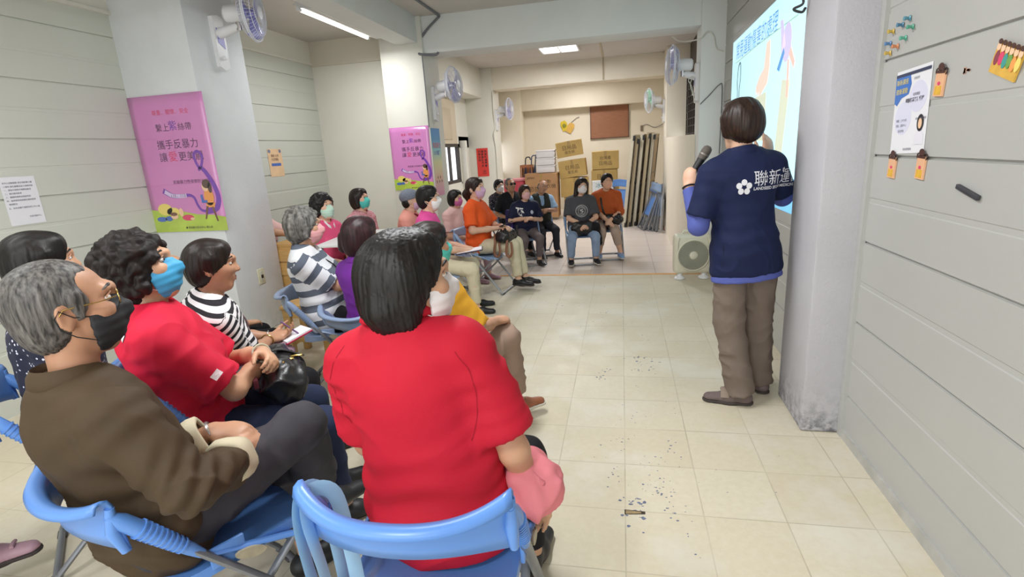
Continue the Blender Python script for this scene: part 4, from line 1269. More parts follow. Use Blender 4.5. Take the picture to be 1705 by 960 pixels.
def sdf_obj(name, sdf, h, m, origin, parent=None, disp=None, it=1, attr=None):
    v, f = polygonize(sdf, h)
    v = relax(v, f, it)
    if disp is not None:
        N = vnormals(v, f); v = v + N * disp(v)[:, None]
    me = np_mesh(name, v, f, m, origin)
    if attr is not None:
        at = me.attributes.new('band', 'FLOAT', 'POINT'); at.data.foreach_set('value', attr(v).astype(np.float32))
    o = bpy.data.objects.new(name, me); COL.objects.link(o)
    if parent is None: o.location = origin
    else: o.parent = parent
    return o

def folds(amp, sc=9.0, seed=0.0, axis=None):
    def fn(v):
        q = v * sc + seed
        if axis is not None:
            a = np.array(unit(axis)); q = q - np.outer(v @ a, a) * sc * .72
        w1 = vnoise(q * .6 + 3.1)
        r = vnoise(q + w1[:, None] * 1.2)
        r2 = vnoise(q * 2.3 + 11.7)
        return amp * ((1 - np.abs(r)) ** 3 - .30 + .35 * r2)
    return fn

def garment_folds(J, amp, sc, seed, axis, el_, sh, wr, P, Ut, s):
    base = folds(amp, sc, seed, axis)
    def fn(v):
        d = base(v)
        nz = vnoise(v * 7 + seed)
        for sd in (1, -1):
            for c, ax, rad, fr in ((el_[sd], unit(wr[sd] - sh[sd]), .10, 150), (sh[sd] * .9 + P * .1, unit(unit(el_[sd] - sh[sd]) - Ut * .4), .10, 95)):
                q = v - c; r = np.linalg.norm(q, axis=1) / (rad * s)
                d += amp * .55 * np.exp(-r * r) * np.sin(q @ ax * fr + nz * 4.5)
        u = (v - P) @ Ut / s
        d += amp * .60 * np.exp(-((u - .10) / .09) ** 2) * np.sin(u * 75 + vnoise(v * 5 + seed) * 5.0)
        return d
    return fn

# ---- materials of people
def hair_mat(name, c, c2=None, rough=.38, streak=90):
    m = bpy.data.materials.new(name); m.use_nodes = True; nt = NT(m)
    f = nt.noise(1.0, 4, nt.obj((streak, streak, streak * .12)), .6)
    c2 = c2 or c
    nt.l(nt.ramp(f, [(.35, c), (.68, c2)]), nt.b.inputs['Base Color'])
    nt.b.inputs['Roughness'].default_value = rough
    nt.b.inputs['Specular IOR Level'].default_value = .32
    nt.bump(f, .16, .003)
    return m
H_black = hair_mat('black_hair', '#0e0b0a', '#1c1614', .46, 120)
H_dark = hair_mat('dark_brown_hair', '#150f0c', '#2a1d19', .42)
H_wine = hair_mat('wine_brown_hair', '#1b0f12', '#381d22', .45)
H_curl = hair_mat('dark_curly_hair', '#0f0b0a', '#231815', .6, 40)
H_grey = hair_mat('grey_hair', '#2a2828', '#77736f', .5, 110)
H_greyc = hair_mat('grey_curly_hair', '#3c3a38', '#85827d', .6, 50)
H_brown = hair_mat('brown_hair', '#1d120e', '#39261e', .42)
def skin(name, c): return mat(name, c, .48, .07, 14, .05, 120, .002, sss=.08)
S_tan = skin('tan_skin', '#b98a6d')
S_light = skin('light_skin', '#d9ad92')
S_warm = skin('warm_skin', '#c99b7c')
M_lip = mat('lip', '#a8675c', .4, .05)
M_eye = mat('eye_white', '#d8d2cc', .25, 0)
M_iris = mat('eye_iris', '#1d1412', .2, 0)
M_gold = mat('gold_wire', '#b89a58', .25, 0, metal=.9)
M_silver = mat('silver_metal', '#c4c4c6', .22, 0, metal=.9)
def cloth(name, c, rough=.85, bump=.25, bs=350, var=.05): return mat(name, c, rough, var, 5, bump, bs, .0015, spec=.3)

def stripe_mat(name, c1, c2, period, duty, off=0.0, rough=.85, wob=0.0):
    m = bpy.data.materials.new(name); m.use_nodes = True; nt = NT(m)
    at = nt.n('ShaderNodeAttribute', attribute_name='band')
    v = nt.math('FRACT', nt.math('ADD', nt.math('DIVIDE', at.outputs['Fac'], period), off))
    if wob: v = nt.math('ADD', v, nt.math('MULTIPLY', nt.math('SUBTRACT', nt.noise(18, 3), .5), wob))
    k = nt.math('LESS_THAN', v, duty)
    nt.l(nt.mix(k, rgb(c1), rgb(c2)), nt.b.inputs['Base Color'])
    nt.b.inputs['Roughness'].default_value = rough
    nt.bump(nt.noise(350, 2), .2, .0015)
    return m

def speckle_mat(name, c1, c2, scale, th=.62, rough=.85):
    m = bpy.data.materials.new(name); m.use_nodes = True; nt = NT(m)
    vz = nt.n('ShaderNodeTexVoronoi', i_Scale=scale); nt.l(nt.obj(), vz.inputs['Vector'])
    nt.l(nt.mix(nt.math('LESS_THAN', vz.outputs['Distance'], th), rgb(c1), rgb(c2)), nt.b.inputs['Base Color'])
    nt.b.inputs['Roughness'].default_value = rough
    return m

def ik(a, c, la, lb, pole):
    a, c = np.array(a, float), np.array(c, float)
    d = c - a; L = np.linalg.norm(d); L2 = min(L, (la + lb) * .999)
    u = d / L; c = a + u * L2
    x = (la * la - lb * lb + L2 * L2) / (2 * L2); hgt = math.sqrt(max(la * la - x * x, 0))
    p = np.array(pole, float); p = p - u * (p @ u); p = unit(p)
    return a + u * x + p * hgt, c

def hand_sdf(S, wr, d, pn, thumb, s, curl=.5, k=.006, spread=1.0, point=False):
    """wr wrist, d direction of the hand, pn palm normal (palm side), thumb: +1/-1 side along cross(d,pn)"""
    d = unit(d); pn = unit(np.array(pn) - d * (np.array(pn) @ d)); w_ = np.cross(d, pn) * thumb   # towards the thumb
    wr = np.array(wr)
    kn = wr + d * .085 * s
    S.rc(wr + d * .005 * s, wr + d * .045 * s, .026 * s, .038 * s, .02, sq=(pn, .55))
    S.rc(wr + d * .04 * s, kn - d * .012 * s, .037 * s, .038 * s, .012, sq=(pn, .42))
    for i, (o, L) in enumerate(((.027, .070), (.0095, .078), (-.0085, .073), (-.026, .058))):
        b = kn + w_ * o * s * spread - d * (.010 if i == 3 else .004) * s
        fd = unit(d + w_ * o * 3.0 * spread)
        c = curl * (.9 + .12 * i)
        if point and i == 0: c = .1
        p = b; ang = c * .55
        r = .0092 * s
        for j, fr in enumerate((.46, .30, .24)):
            dd = fd * math.cos(ang) + pn * math.sin(ang)
            q = p + dd * L * fr * s
            S.rc(p, q, r, r * .9, k); r *= .9
            p = q; ang += c * (1.0 if j == 0 else .8)
    tb = wr + d * .024 * s + w_ * .026 * s + pn * .006 * s
    t1 = tb + unit(d * .72 + w_ * .62 + pn * .35) * .040 * s
    t2 = t1 + unit(d * .92 + w_ * .20 + pn * .45 * (.4 + curl)) * .034 * s
    t3 = t2 + unit(d * .90 - w_ * .05 + pn * .5 * (.4 + curl)) * .024 * s
    S.rc(tb, t1, .0145 * s, .0115 * s, .012).rc(t1, t2, .0112 * s, .010 * s, k).rc(t2, t3, .010 * s, .0082 * s, k)

class Person:
    pass

def person(label, head, yaw, s=1.0, zf=0.0, look=None, pitch=0.0, roll=0.0, lean=.06, side=0.0, P=None, sw=.165, bulk=1.0, female=True,
           knees=None, ankles=None, feet=None, spread=.10, knee_up=0.0, arms=None, top=None, bottom=None, shoes=None, hair='bob', hmat=None, hs=1.0,
           sk=None, mask=None, h=.009, lips=True, stand=False, neck=.05, eyes=True, seat_off=.0, nk=.035):
    """builds one person; yaw, look in radians (0 = +X). Joint overrides in the person's frame (f, l, u) from the hip centre, in metres at s=1, or ('w', x, y, z)."""
    J = Person(); J.s = s
    head = np.array(head, float)
    F = np.array([math.cos(yaw), math.sin(yaw), 0]); L = np.array([-math.sin(yaw), math.cos(yaw), 0]); U = np.array([0, 0, 1.0])
    lk = yaw if look is None else look
    Hf = np.array([math.cos(lk) * math.cos(pitch), math.sin(lk) * math.cos(pitch), math.sin(pitch)])
    Hl = np.array([-math.sin(lk), math.cos(lk), 0]); Hu = np.cross(Hf, Hl)
    if roll:
        c_, s_ = math.cos(roll), math.sin(roll); Hl, Hu = Hl * c_ + Hu * s_, Hu * c_ - Hl * s_
    hsz = s * hs
    N = head - Hu * .135 * hsz - Hf * .030 * hsz - U * nk * s
    if P is None:
        P = N - (U * math.cos(lean) + F * math.sin(lean) + L * side) * (.50 if stand else .465) * s
    else: P = np.array(P, float)
    Ut = unit(N - P); Ft = unit(np.cross(L, Ut)); Lt = np.cross(Ut, Ft)
    tl = np.linalg.norm(N - P) / (.50 * s)
    def pt(q):
        if q[0] == 'w': return np.array(q[1:], float)
        return P + (F * q[0] + L * q[1] + U * q[2]) * s
    sh = {1: N + (Lt * sw - Ut * .055) * s, -1: N + (-Lt * sw - Ut * .055) * s}
    hip = {1: P + Lt * .085 * s, -1: P - Lt * .085 * s}
    seat = P[2] - .095 * s
    kn, an, ft = {}, {}, {}
    for i, sd in enumerate((1, -1)):
        if knees: kn[sd] = pt(knees[i])
        else:
            dz = (zf + .455 * s + knee_up) - hip[sd][2]
            hor = math.sqrt(max((.42 * s) ** 2 - dz * dz, .01))
            kn[sd] = hip[sd] + unit(F + L * sd * spread) * hor + U * dz
        if ankles: an[sd] = pt(ankles[i])
        else: an[sd] = np.array([kn[sd][0] + F[0] * .02 * s, kn[sd][1] + F[1] * .02 * s, zf + .085 * s])
        fy = feet[i] if feet else yaw + sd * .12
        ft[sd] = np.array([math.cos(fy), math.sin(fy), 0])
    # arms: [left, right] = (wrist, elbow pole or None, hand dir, palm normal, curl)
    el_, wr, hd = {}, {}, {}
    arms = arms or {}
    for sd in (1, -1):
        a = arms.get('L' if sd == 1 else 'R') or {}
        tgt = pt(a.get('w', (.26, .07 * sd, .10)))
        pole = a.get('pole', (-.4, .45 * sd, -.8))
        e_, w_ = ik(sh[sd], tgt, .275 * s, .245 * s, F * pole[0] + L * pole[1] + U * pole[2])
        if 'e' in a: e_ = pt(a['e']); w_ = tgt
        el_[sd], wr[sd] = e_, w_
        dd = a.get('d'); fd = unit(w_ - e_)
        dd = fd if dd is None else unit(F * dd[0] + L * dd[1] + U * dd[2])
        pn = a.get('pn', (0.1, -.3 * sd, -1)); pn = F * pn[0] + L * pn[1] + U * pn[2]
        hd[sd] = (dd, pn, a.get('curl', .5), a.get('th', 1), a.get('point', False))
    J.__dict__.update(dict(F=F, L=L, U=U, Ut=Ut, Ft=Ft, Lt=Lt, N=N, P=P, sh=sh, hip=hip, kn=kn, an=an, el=el_, wr=wr, hd=hd, head=head, Hf=Hf, Hl=Hl, Hu=Hu, hsz=hsz, seat=seat, zf=zf, ft=ft, yaw=yaw))
    root_loc = np.array([P[0], P[1], zf])
    MT = np.stack([Lt, Ft, Ut])
    def torso(S, inf, k=.05):
        b = bulk
        S.el(P + Ut * .03 * s, A([.165 * b, .120 * b, .125]) * s + inf, MT, k)
        S.el(P + (Ut * .17 * tl + Ft * .018 * b) * s, A([.148 * b, .118 * b, .15]) * s + inf, MT, k)
        S.el(P + (Ut * .33 * tl + Ft * .004) * s, A([.156 * (.75 * b + .25) * sw / .165, .112 * b, .17]) * s + inf, MT, k)
        S.el(P + (Ut * .41 * tl - Ft * .024) * s, A([.15 * sw / .165, .078 * b, .10]) * s + inf, MT, k)
        if female:
            for q in (1, -1): S.el(P + (Ut * .30 * tl + Ft * .078 * b + Lt * .068 * q) * s, A([.068, .052 * b, .062]) * s + inf, MT, .035)
        S.rc(sh[1] - Lt * .02 * s, sh[-1] + Lt * .02 * s, .052 * s + inf, .052 * s + inf, k, sq=(Ft, .95))
        for q in (1, -1): S.rc(N + Ut * .012 * s - Ft * .006 * s, N * .35 + sh[q] * .65 + Ut * .0 * s, .046 * s + inf, .045 * s + inf, .04)
    # ------------- body
    S = Sdf()
    torso(S, -.006 * s)
    hp = lambda f, l, u: head + (Hf * f + Hl * l + Hu * u) * hsz
    MH = np.stack([Hf, Hl, Hu])
    def hel(f, l, u, rf, rl, ru, k=.02, op=1, M=None): S.el(hp(f, l, u), A([rf, rl, ru]) * hsz, MH if M is None else M, k, op)
    S.rc(N - Ut * .02 * s, hp(-.022, 0, -.065), neck * s * 1.04, neck * s * .98, .03)
    hel(-.012, 0, .030, .096, .077, .088, .02)
    hel(.022, 0, -.030, .066, .063, .078, .03)
    S.rc(hp(.052, .012, -.098), hp(.052, -.012, -.098), .024 * hsz, .024 * hsz, .03)
    hel(.058, .034, -.020, .028, .028, .024, .025); hel(.058, -.034, -.020, .028, .028, .024, .025)
    S.rc(hp(.080, .034, .030), hp(.088, 0, .028), .012 * hsz, .013 * hsz, .016); S.rc(hp(.080, -.034, .030), hp(.088, 0, .028), .012 * hsz, .013 * hsz, .016)
    hel(.090, .031, .010, .014, .020, .013, .012, -1); hel(.090, -.031, .010, .014, .020, .013, .012, -1)
    if not mask or h < .008:
        S.rc(hp(.084, 0, .018), hp(.104, 0, -.024), .0085 * hsz, .0135 * hsz, .012)
        for q in (1, -1): S.el(hp(.094, q * .012, -.028), A([.012, .009, .009]) * hsz, MH, .008)
        S.rc(hp(.078, .018, -.058), hp(.078, -.018, -.058), .011 * hsz, .011 * hsz, .014)
        S.rc(hp(.077, .012, -.071), hp(.077, -.012, -.071), .010 * hsz, .010 * hsz, .008)
    for q in (1, -1):
        Me = np.stack([unit(Hf - Hl * q * .45), unit(Hl * q + Hf * .45), Hu])
        S.el(hp(-.012, q * .078, -.006), A([.020, .007, .032]) * hsz, Me, .010)
        S.el(hp(-.010, q * .0855, -.004), A([.011, .006, .020]) * hsz, Me, .006, -1)
        S.el(hp(-.008, q * .078, -.033), A([.008, .006, .010]) * hsz, Me, .006)
    for sd in (1, -1):
        e_, w_, sh_ = el_[sd], wr[sd], sh[sd]
        S.rc(sh_, e_, .044 * s * (.5 + .5 * bulk), .037 * s, .03)
        S.rc(e_, w_ * .6 + e_ * .4, .038 * s, .033 * s, .02); S.rc(w_ * .6 + e_ * .4, w_, .033 * s, .0245 * s, .02)
        dd, pn, cu, th, po = hd[sd]
        hand_sdf(S, w_, dd, pn, -sd * th, s * .96, cu, point=po)
        S.rc(hip[sd], kn[sd], .078 * s * (.4 + .6 * bulk), .056 * s, .04)
        S.rc(kn[sd], kn[sd] * .55 + an[sd] * .45 - unit(np.cross(np.cross(kn[sd] - an[sd], F), kn[sd] - an[sd])) * .0, .055 * s, .052 * s, .02)
        S.rc(kn[sd] * .55 + an[sd] * .45, an[sd], .052 * s, .034 * s, .02)
        S.rc(an[sd] - U * .03 * s, an[sd] + ft[sd] * .13 * s - U * .058 * s, .034 * s, .022 * s, .02)
    body = sdf_obj('person', S, h, sk or S_warm, root_loc, None, None, 1)
    body['label'] = label; body['category'] = 'person'
    J.body = body; J.root = root_loc
    # ------------- face details
    if eyes:
        for q in (1, -1):
            mb = MB()
            M = Matrix([list(Hf), list(Hl), list(Hu)]).transposed().to_4x4(); M.translation = V(hp(.0735, q * .031, .010) - root_loc)
            mb.lathe([(0, .013)] + [(.0165 * math.sin(a), .013 * math.cos(a)) for a in (.4, .8, 1.2, 1.6, 2.2)] + [(0, -.01)], M @ Matrix.Rotation(PI / 2, 4, 'Y') @ Matrix.Diagonal((.5 * hsz, hsz, hsz, 1)), 14)
            mb.build('eye', M_eye, body)
            ir = MB().lathe([(0, .0150), (.004, .0145), (.0068, .0118), (.004, .008), (0, .008)], M @ Matrix.Rotation(PI / 2, 4, 'Y') @ Matrix.Diagonal((.62 * hsz, hsz, hsz, 1)), 12); ir.build('iris', M_iris, body)
            MB().tube([V(hp(.083, q * .014, .020) - root_loc), V(hp(.0865, q * .030, .0225) - root_loc), V(hp(.076, q * .049, .014) - root_loc)], [.0022 * hsz, .003 * hsz, .002 * hsz], 6).build('eyelid', sk or S_warm, body)
            MB().tube([V(hp(.088, q * .014, .036) - root_loc), V(hp(.089, q * .032, .041) - root_loc), V(hp(.073, q * .054, .034) - root_loc)], [.003 * hsz, .004 * hsz, .0015 * hsz], 6).build('eyebrow', hmat or H_black, body)
    if not mask and lips:
        sl = Sdf(); sl.rc(hp(.0845, .015, -.0605), hp(.089, 0, -.059), .0035 * hsz, .0052 * hsz, .004).rc(hp(.0845, -.015, -.0605), hp(.089, 0, -.059), .0035 * hsz, .0052 * hsz, .004)
        sl.rc(hp(.083, .013, -.068), hp(.0865, 0, -.0705), .004 * hsz, .006 * hsz, .004).rc(hp(.083, -.013, -.068), hp(.0865, 0, -.0705), .004 * hsz, .006 * hsz, .004)
        sdf_obj('lips', sl, .0018 if h < .008 else .0035, M_lip, root_loc, body)
    # ------------- mask
    if mask:
        mm, white_edge = mask if isinstance(mask, tuple) else (mask, None)
        sm = Sdf()
        clip = [(hp(.028, 0, 0), -Hf), (hp(.09, 0, .006), Hu * 1.0 - Hf * .22), (hp(.05, 0, -.118), -Hu * 1.0 - Hf * .12)]
        sm.el(hp(.030, 0, -.046), A([.076, .073, .078]) * hsz, MH, .012, 1, clip)
        sm.rc(hp(.086, 0, -.002), hp(.108, 0, -.030), .012 * hsz, .018 * hsz, .03, 1, clip)
        def pleat(v):
            u = (v - head) @ Hu / hsz
            return .0012 * s * np.sin(u * 260)
        o = sdf_obj('face_mask', sm, min(h, .006) if s > .95 else min(h, .008), mm, root_loc, body, pleat)
        mb = MB()
        for q in (1, -1):
            p = lambda f, l, u: V(hp(f, l, u) - root_loc)
            mb.tube([p(.040, q * .066, -.020), p(.005, q * .079, -.010), p(-.018, q * .086, .014), p(-.030, q * .085, -.002), p(-.026, q * .083, -.030), p(-.004, q * .077, -.055), p(.036, q * .062, -.082)], .0014 * hsz, 5)
        mb.build('ear_loop', white_edge or mm, o)
        J.mask = o
    # ------------- hair
    if hair != 'none':
        hm = hmat or H_black
        sh_ = Sdf()
        he = lambda f, l, u, rf, rl, ru, k=.03, op=1: sh_.el(hp(f, l, u), A([rf, rl, ru]) * hsz, MH, k, op)
        hrc = lambda a, b, ra, rb, k=.03, op=1: sh_.rc(hp(*a), hp(*b), ra * hsz, rb * hsz, k, op)
        amp, sc_ = .003, 60.0
        if hair == 'bob':
            he(-.016, 0, .036, .108, .092, .096)
            he(-.048, 0, -.030, .078, .088, .095)
            for q in (1, -1): hrc((-.004, q * .070, .03), (.004, q * .070, -.075), .032, .026, .03)
            hrc((.046, .03, .078), (.048, -.03, .078), .030, .030, .03)
            he(.105, 0, -.045, .072, .066, .108, .014, -1)
        elif hair == 'bowl':
            he(-.014, 0, .034, .108, .094, .098)
            he(-.050, 0, -.014, .074, .086, .078)
            for q in (1, -1): hrc((-.002, q * .070, .03), (.004, q * .070, -.040), .034, .022, .03)
            hrc((.046, .03, .078), (.048, -.03, .078), .030, .030, .03)
            he(.105, 0, -.045, .072, .068, .108, .014, -1)
        elif hair == 'short':
            he(-.014, 0, .036, .107, .090, .096)
            he(-.050, 0, -.022, .066, .080, .080)
            for q in (1, -1): hrc((.004, q * .070, .040), (.006, q * .073, -.004), .026, .014, .02)
            hrc((.046, .03, .078), (.048, -.03, .078), .030, .030, .03)
            he(.108, 0, -.040, .074, .070, .104, .014, -1)
        elif hair in ('curly', 'curlyshort'):
            he(-.018, 0, .040, .116, .104, .104)
            he(-.058, 0, -.018, .080, .096, .098)
            for q in (1, -1): hrc((-.004, q * .078, .05), (-.004, q * .080, -.050), .036, .032, .03)
            he(.112, 0, -.040, .070, .070, .110, .014, -1)
            amp, sc_ = .011, 34.0
            if hair == 'curlyshort': amp, sc_ = .008, 40.0
        elif hair == 'long':
            he(-.016, 0, .036, .110, .094, .098)
            he(-.052, 0, -.05, .072, .090, .11)
            for q in (1, -1): hrc((-.002, q * .076, .03), (-.012, q * .086, -.150), .036, .030, .03)
            hrc((-.060, .04, -.05), (-.055, .05, -.165), .05, .04); hrc((-.060, -.04, -.05), (-.055, -.05, -.165), .05, .04)
            hrc((.046, .03, .078), (.048, -.03, .078), .030, .030, .03)
            he(.108, 0, -.055, .070, .066, .115, .014, -1)
        elif hair == 'pony':
            he(-.014, 0, .036, .104, .086, .093)
            he(-.050, 0, -.010, .060, .074, .07)
            for q in (1, -1): hrc((.02, q * .068, .05), (.018, q * .074, -.02), .018, .010, .02)
            hrc((.046, .03, .078), (.048, -.03, .078), .030, .030, .03)
            hrc((-.095, 0, .005), (-.125, 0, -.05), .026, .040, .02); hrc((-.125, 0, -.05), (-.105, 0, -.15), .040, .018, .03)
            he(.106, 0, -.038, .072, .070, .100, .014, -1)
        elif hair == 'manshort':
            he(-.020, 0, .032, .100, .0815, .093)
            he(-.045, 0, -.030, .062, .070, .070)
            for q in (1, -1): hrc((.020, q * .068, .034), (.016, q * .0735, -.012), .018, .008, .02)
            he(.118, 0, -.010, .092, .075, .105, .02, -1)
            for q in (1, -1): he(.088, q * .058, .055, .052, .030, .040, .02, -1); he(-.004, q * .098, -.012, .026, .026, .034, .01, -1)
            amp, sc_ = .0022, 90.0
        elif hair == 'balding':
            he(-.050, 0, .000, .070, .080, .070); he(-.020, 0, .020, .082, .0805, .06)
            he(.10, 0, .02, .09, .09, .12, .02, -1); he(.0, 0, .115, .09, .07, .06, .03, -1)
            amp = .002
        elif hair == 'cap':
            he(-.048, 0, -.018, .060, .078, .075); he(.10, 0, -.03, .085, .09, .12, .01, -1)
        curly = hair.startswith('curly')
        def hd_(v):
            q = v - head
            if curly: return amp * hsz * (np.abs(vnoise(v * sc_ * 1.0)) * 1.6 - .5 + .5 * vnoise(v * sc_ * 2.1))
            az = np.arctan2(q @ Hl, q @ Hf); up = q @ Hu / hsz
            r = np.sqrt((q @ Hl) ** 2 + (q @ Hf) ** 2) / hsz
            top_ = np.stack([(q @ Hf) * 10, (q @ Hl) * 130, up * 10], 1) / hsz * .5
            stn = np.stack([az * 16, up * 5, r * 6], 1)
            wgt = np.clip((up - .06) / .04, 0, 1)
            n_ = vnoise(stn) * (1 - wgt) + vnoise(top_) * wgt
            n2 = vnoise(stn * 2.3 + 5) * (1 - wgt) + vnoise(top_ * 2.1 + 9) * wgt
            return amp * hsz * (.8 * n_ + .6 * n2)
        J.hair = sdf_obj('hair', sh_, h * .8 if h > .007 else .0045, hm, root_loc, body, hd_, 1)
    # ------------- top
    if top:
        T = top
        inf = T.get('inf', .013) * s
        S = Sdf(); torso(S, inf)
        hem = T.get('hem', -.06) * s
        hc = P + Ut * hem
        body_clip = [(hc, -Ut)]
        S.p = [p_[:7] + ([(A(hc), A(-Ut))],) + p_[8:] if True else p_ for p_ in S.p]
        S.rc(P + Ut * (hem + .03 * s), P + Ut * .14 * s, T.get('hemr', .10) * s, .09 * s, .05, clip=body_clip, sq=(Lt, 1.62 * bulk))
        fr = T.get('sleeve', .62)
        for sd in (1, -1):
            if fr <= 0: continue
            if fr <= 1:
                e2 = sh[sd] + (el_[sd] - sh[sd]) * fr
                dn = unit(el_[sd] - sh[sd])
                S.rc(sh[sd], e2, .056 * s + inf * .5, (.052 + T.get('wide', .006)) * s + inf * .5, .035, clip=[(e2, dn)])
            else:
                e2 = el_[sd] + (wr[sd] - el_[sd]) * (fr - 1)
                dn = unit(wr[sd] - el_[sd])
                S.rc(sh[sd], el_[sd], .054 * s + inf * .6, .048 * s + inf * .4, .035)
                S.rc(el_[sd], e2, .047 * s + inf * .4, T.get('cuffr', .036) * s + inf * .3, .02, clip=[(e2, dn)])
        # neck opening
        S.el(N + Ut * .055 * s + Ft * .012 * s, A([.062, .064, .055]) * s, MT, .008, -1)
        if T.get('vneck'): S.rc(N + Ut * .03 * s + Ft * .06 * s, N - Ut * T['vneck'] * s + Ft * .12 * s, .045 * s, .006 * s, .006, -1)
        def attr(v):
            u = (v - P) @ Ut
            r = u.copy()
            for sd in (1, -1):
                ax = unit(el_[sd] - sh[sd]); q = (v - sh[sd])
                t = q @ ax; rad = np.linalg.norm(q - np.outer(t, ax), axis=1)
                lat = ((v - N) @ Lt) * sd
                m = (lat > (sw + .012) * s) & (rad < .10 * s) & (t > -.05 * s)
                r[m] = (.40 * s - t[m])
            return r
        o = sdf_obj(T.get('name', 'shirt'), S, h, T['mat'], root_loc, body, garment_folds(J, T.get('fold', .006) * s, T.get('fsc', 9.0), 1.7 * len(label), T.get('fax', None), el_, sh, wr, P, Ut, s), 1, attr)
        J.shirt = o
        if T.get('collar'):
            cm = T['collar']; mb = MB(); n_ = 28; vs, fs = [], []
            prof = [(.060, .004), (.058, .030), (.062, .042), (.074, .028), (.082, .004), (.078, -.004)]
            cz = N + Ut * T.get('cup', .020) * s + Ft * .004 * s; csc = T.get('csc', 1.12)
            for i in range(n_ + 1):
                a = .26 + (2 * PI - .52) * i / n_
                op_ = math.exp(-((min(a, 2 * PI - a) - .26) / .35) ** 2)
                for j, (r, z) in enumerate(prof):
                    drop = -.030 * op_ * (1 if j else .3) - .012 * (math.cos(a) > .2) * math.cos(a)
                    rr = r * csc * (1.0 + .12 * op_ * (j > 2))
                    vs.append(cz + (Ft * math.cos(a) * rr * .98 + Lt * math.sin(a) * rr + Ut * (z + drop + .012 * -math.cos(a))) * s - root_loc)
            m_ = len(prof)
            for i in range(n_):
                for j in range(m_ - 1): fs.append((i * m_ + j, (i + 1) * m_ + j, (i + 1) * m_ + j + 1, i * m_ + j + 1))
            mb.add([tuple(q) for q in vs], fs)
            co = mb.build('collar', cm, body, angle=80); sd_ = co.modifiers.new('thick', 'SOLIDIFY'); sd_.thickness = .004 * s
    # ------------- bottom
    if bottom:
        Bt = bottom; inf = .010 * s
        S = Sdf()
        S.el(P + Ut * .02 * s, A([.165 * bulk, .122 * bulk, .12]) * s + inf * .6, MT, .05)
        lf = Bt.get('len', .93); lo_ = Bt.get('loose', .0)
        for sd in (1, -1):
            S.rc(hip[sd], kn[sd], .086 * s * (.4 + .6 * bulk) + inf * .4, .064 * s + inf * .5 + lo_ * s * .5, .035)
            e2 = kn[sd] + (an[sd] - kn[sd]) * lf
            S.rc(kn[sd], e2, .064 * s + inf * .4 + lo_ * s * .5, (.050 if lf > .8 else .058) * s + lo_ * s, .02, clip=[(e2, unit(an[sd] - kn[sd]))])
        J.pants = sdf_obj(Bt.get('name', 'trousers'), S, h, Bt['mat'], root_loc, body, folds(Bt.get('fold', .006) * s, 10.0, 5.3 + len(label)), 1)
        if Bt.get('skirt'):
            pass
    # ------------- shoes
    if shoes:
        sm_, sole = shoes if isinstance(shoes, tuple) else (shoes, None)
        for sd in (1, -1):
            a = an[sd]; f = ft[sd]; base = a[2] - .085 * s
            S = Sdf(); flat_ = np.array([0, 0, 1.0])
            g = np.array([a[0], a[1], base])
            cl = [(g + U * (.016 * s if sole else .002 * s), -U)]
            if stand or True:
                heel = g - f * .035 * s; toe = g + f * .155 * s
                S.rc(heel + U * .034 * s, g + f * .06 * s + U * .034 * s, .036 * s, .040 * s, .02, clip=cl)
                S.rc(g + f * .05 * s + U * .030 * s, toe + U * .022 * s, .042 * s, .034 * s, .02, clip=cl, sq=(U, .8))
                S.rc(heel + U * .04 * s + f * .01 * s, a + f * .0 * s - U * .02 * s, .036 * s, .037 * s, .02, clip=cl + [(a - U * .005 * s, U)])
            o = sdf_obj('shoe', S, min(h, .008) if s > .95 else .009, sm_, root_loc, body, None, 1)
            if sole:
                S2 = Sdf(); c2 = [(g + U * .017 * s, U), (g + U * .001 * s, -U)]
                S2.rc(heel + U * .012 * s, g + f * .06 * s + U * .012 * s, .041 * s, .042 * s, .01, clip=c2).rc(g + f * .05 * s + U * .012 * s, toe + U * .012 * s, .045 * s, .039 * s, .02, clip=c2)
                sdf_obj('sole', S2, .006, sole, root_loc, o)
    return J

def jp(J, f, l, u):
    """point in the person's frame (unscaled metres from the hip centre)"""
    return J.P + (J.F * f + J.L * l + J.U * u) * J.s
def hpt(J, f, l, u):
    return J.head + (J.Hf * f + J.Hl * l + J.Hu * u) * J.hsz

def glasses(J, m, dark=False, r=.022, round_=True):
    mb = MB(); p = lambda f, l, u: V(hpt(J, f, l, u) - J.root)
    for q in (1, -1):
        mb.tube([p(.100 - .10 * (.031 + math.cos(a) * r) ** 2 / .09 * .35, q * (.032 + math.cos(a) * r * 1.15), .008 + math.sin(a) * r * .85) for a in [2 * PI * i / 18 for i in range(18)]], .0014, 6, closed=True)
        mb.tube([p(.094, q * .058, .012), p(.06, q * .076, .012), p(-.01, q * .084, .014), p(-.022, q * .084, .0)], .0014, 6)
    mb.tube([p(.1, .009, .010), p(.104, 0, .013), p(.1, -.009, .010)], .0014, 6)
    o = mb.build('eyeglasses', m, J.body)
    if dark:
        for q in (1, -1):
            b = MB(); b.add([p(.100 - .035 * (.031 + math.cos(a) * r) ** 2 / .09, q * (.032 + math.cos(a) * r * 1.15), .008 + math.sin(a) * r * .85) for a in [2 * PI * i / 18 for i in range(18)]], [tuple(range(18))])
            b.build('lens', M_black_pl, o, smooth=False)
    return o

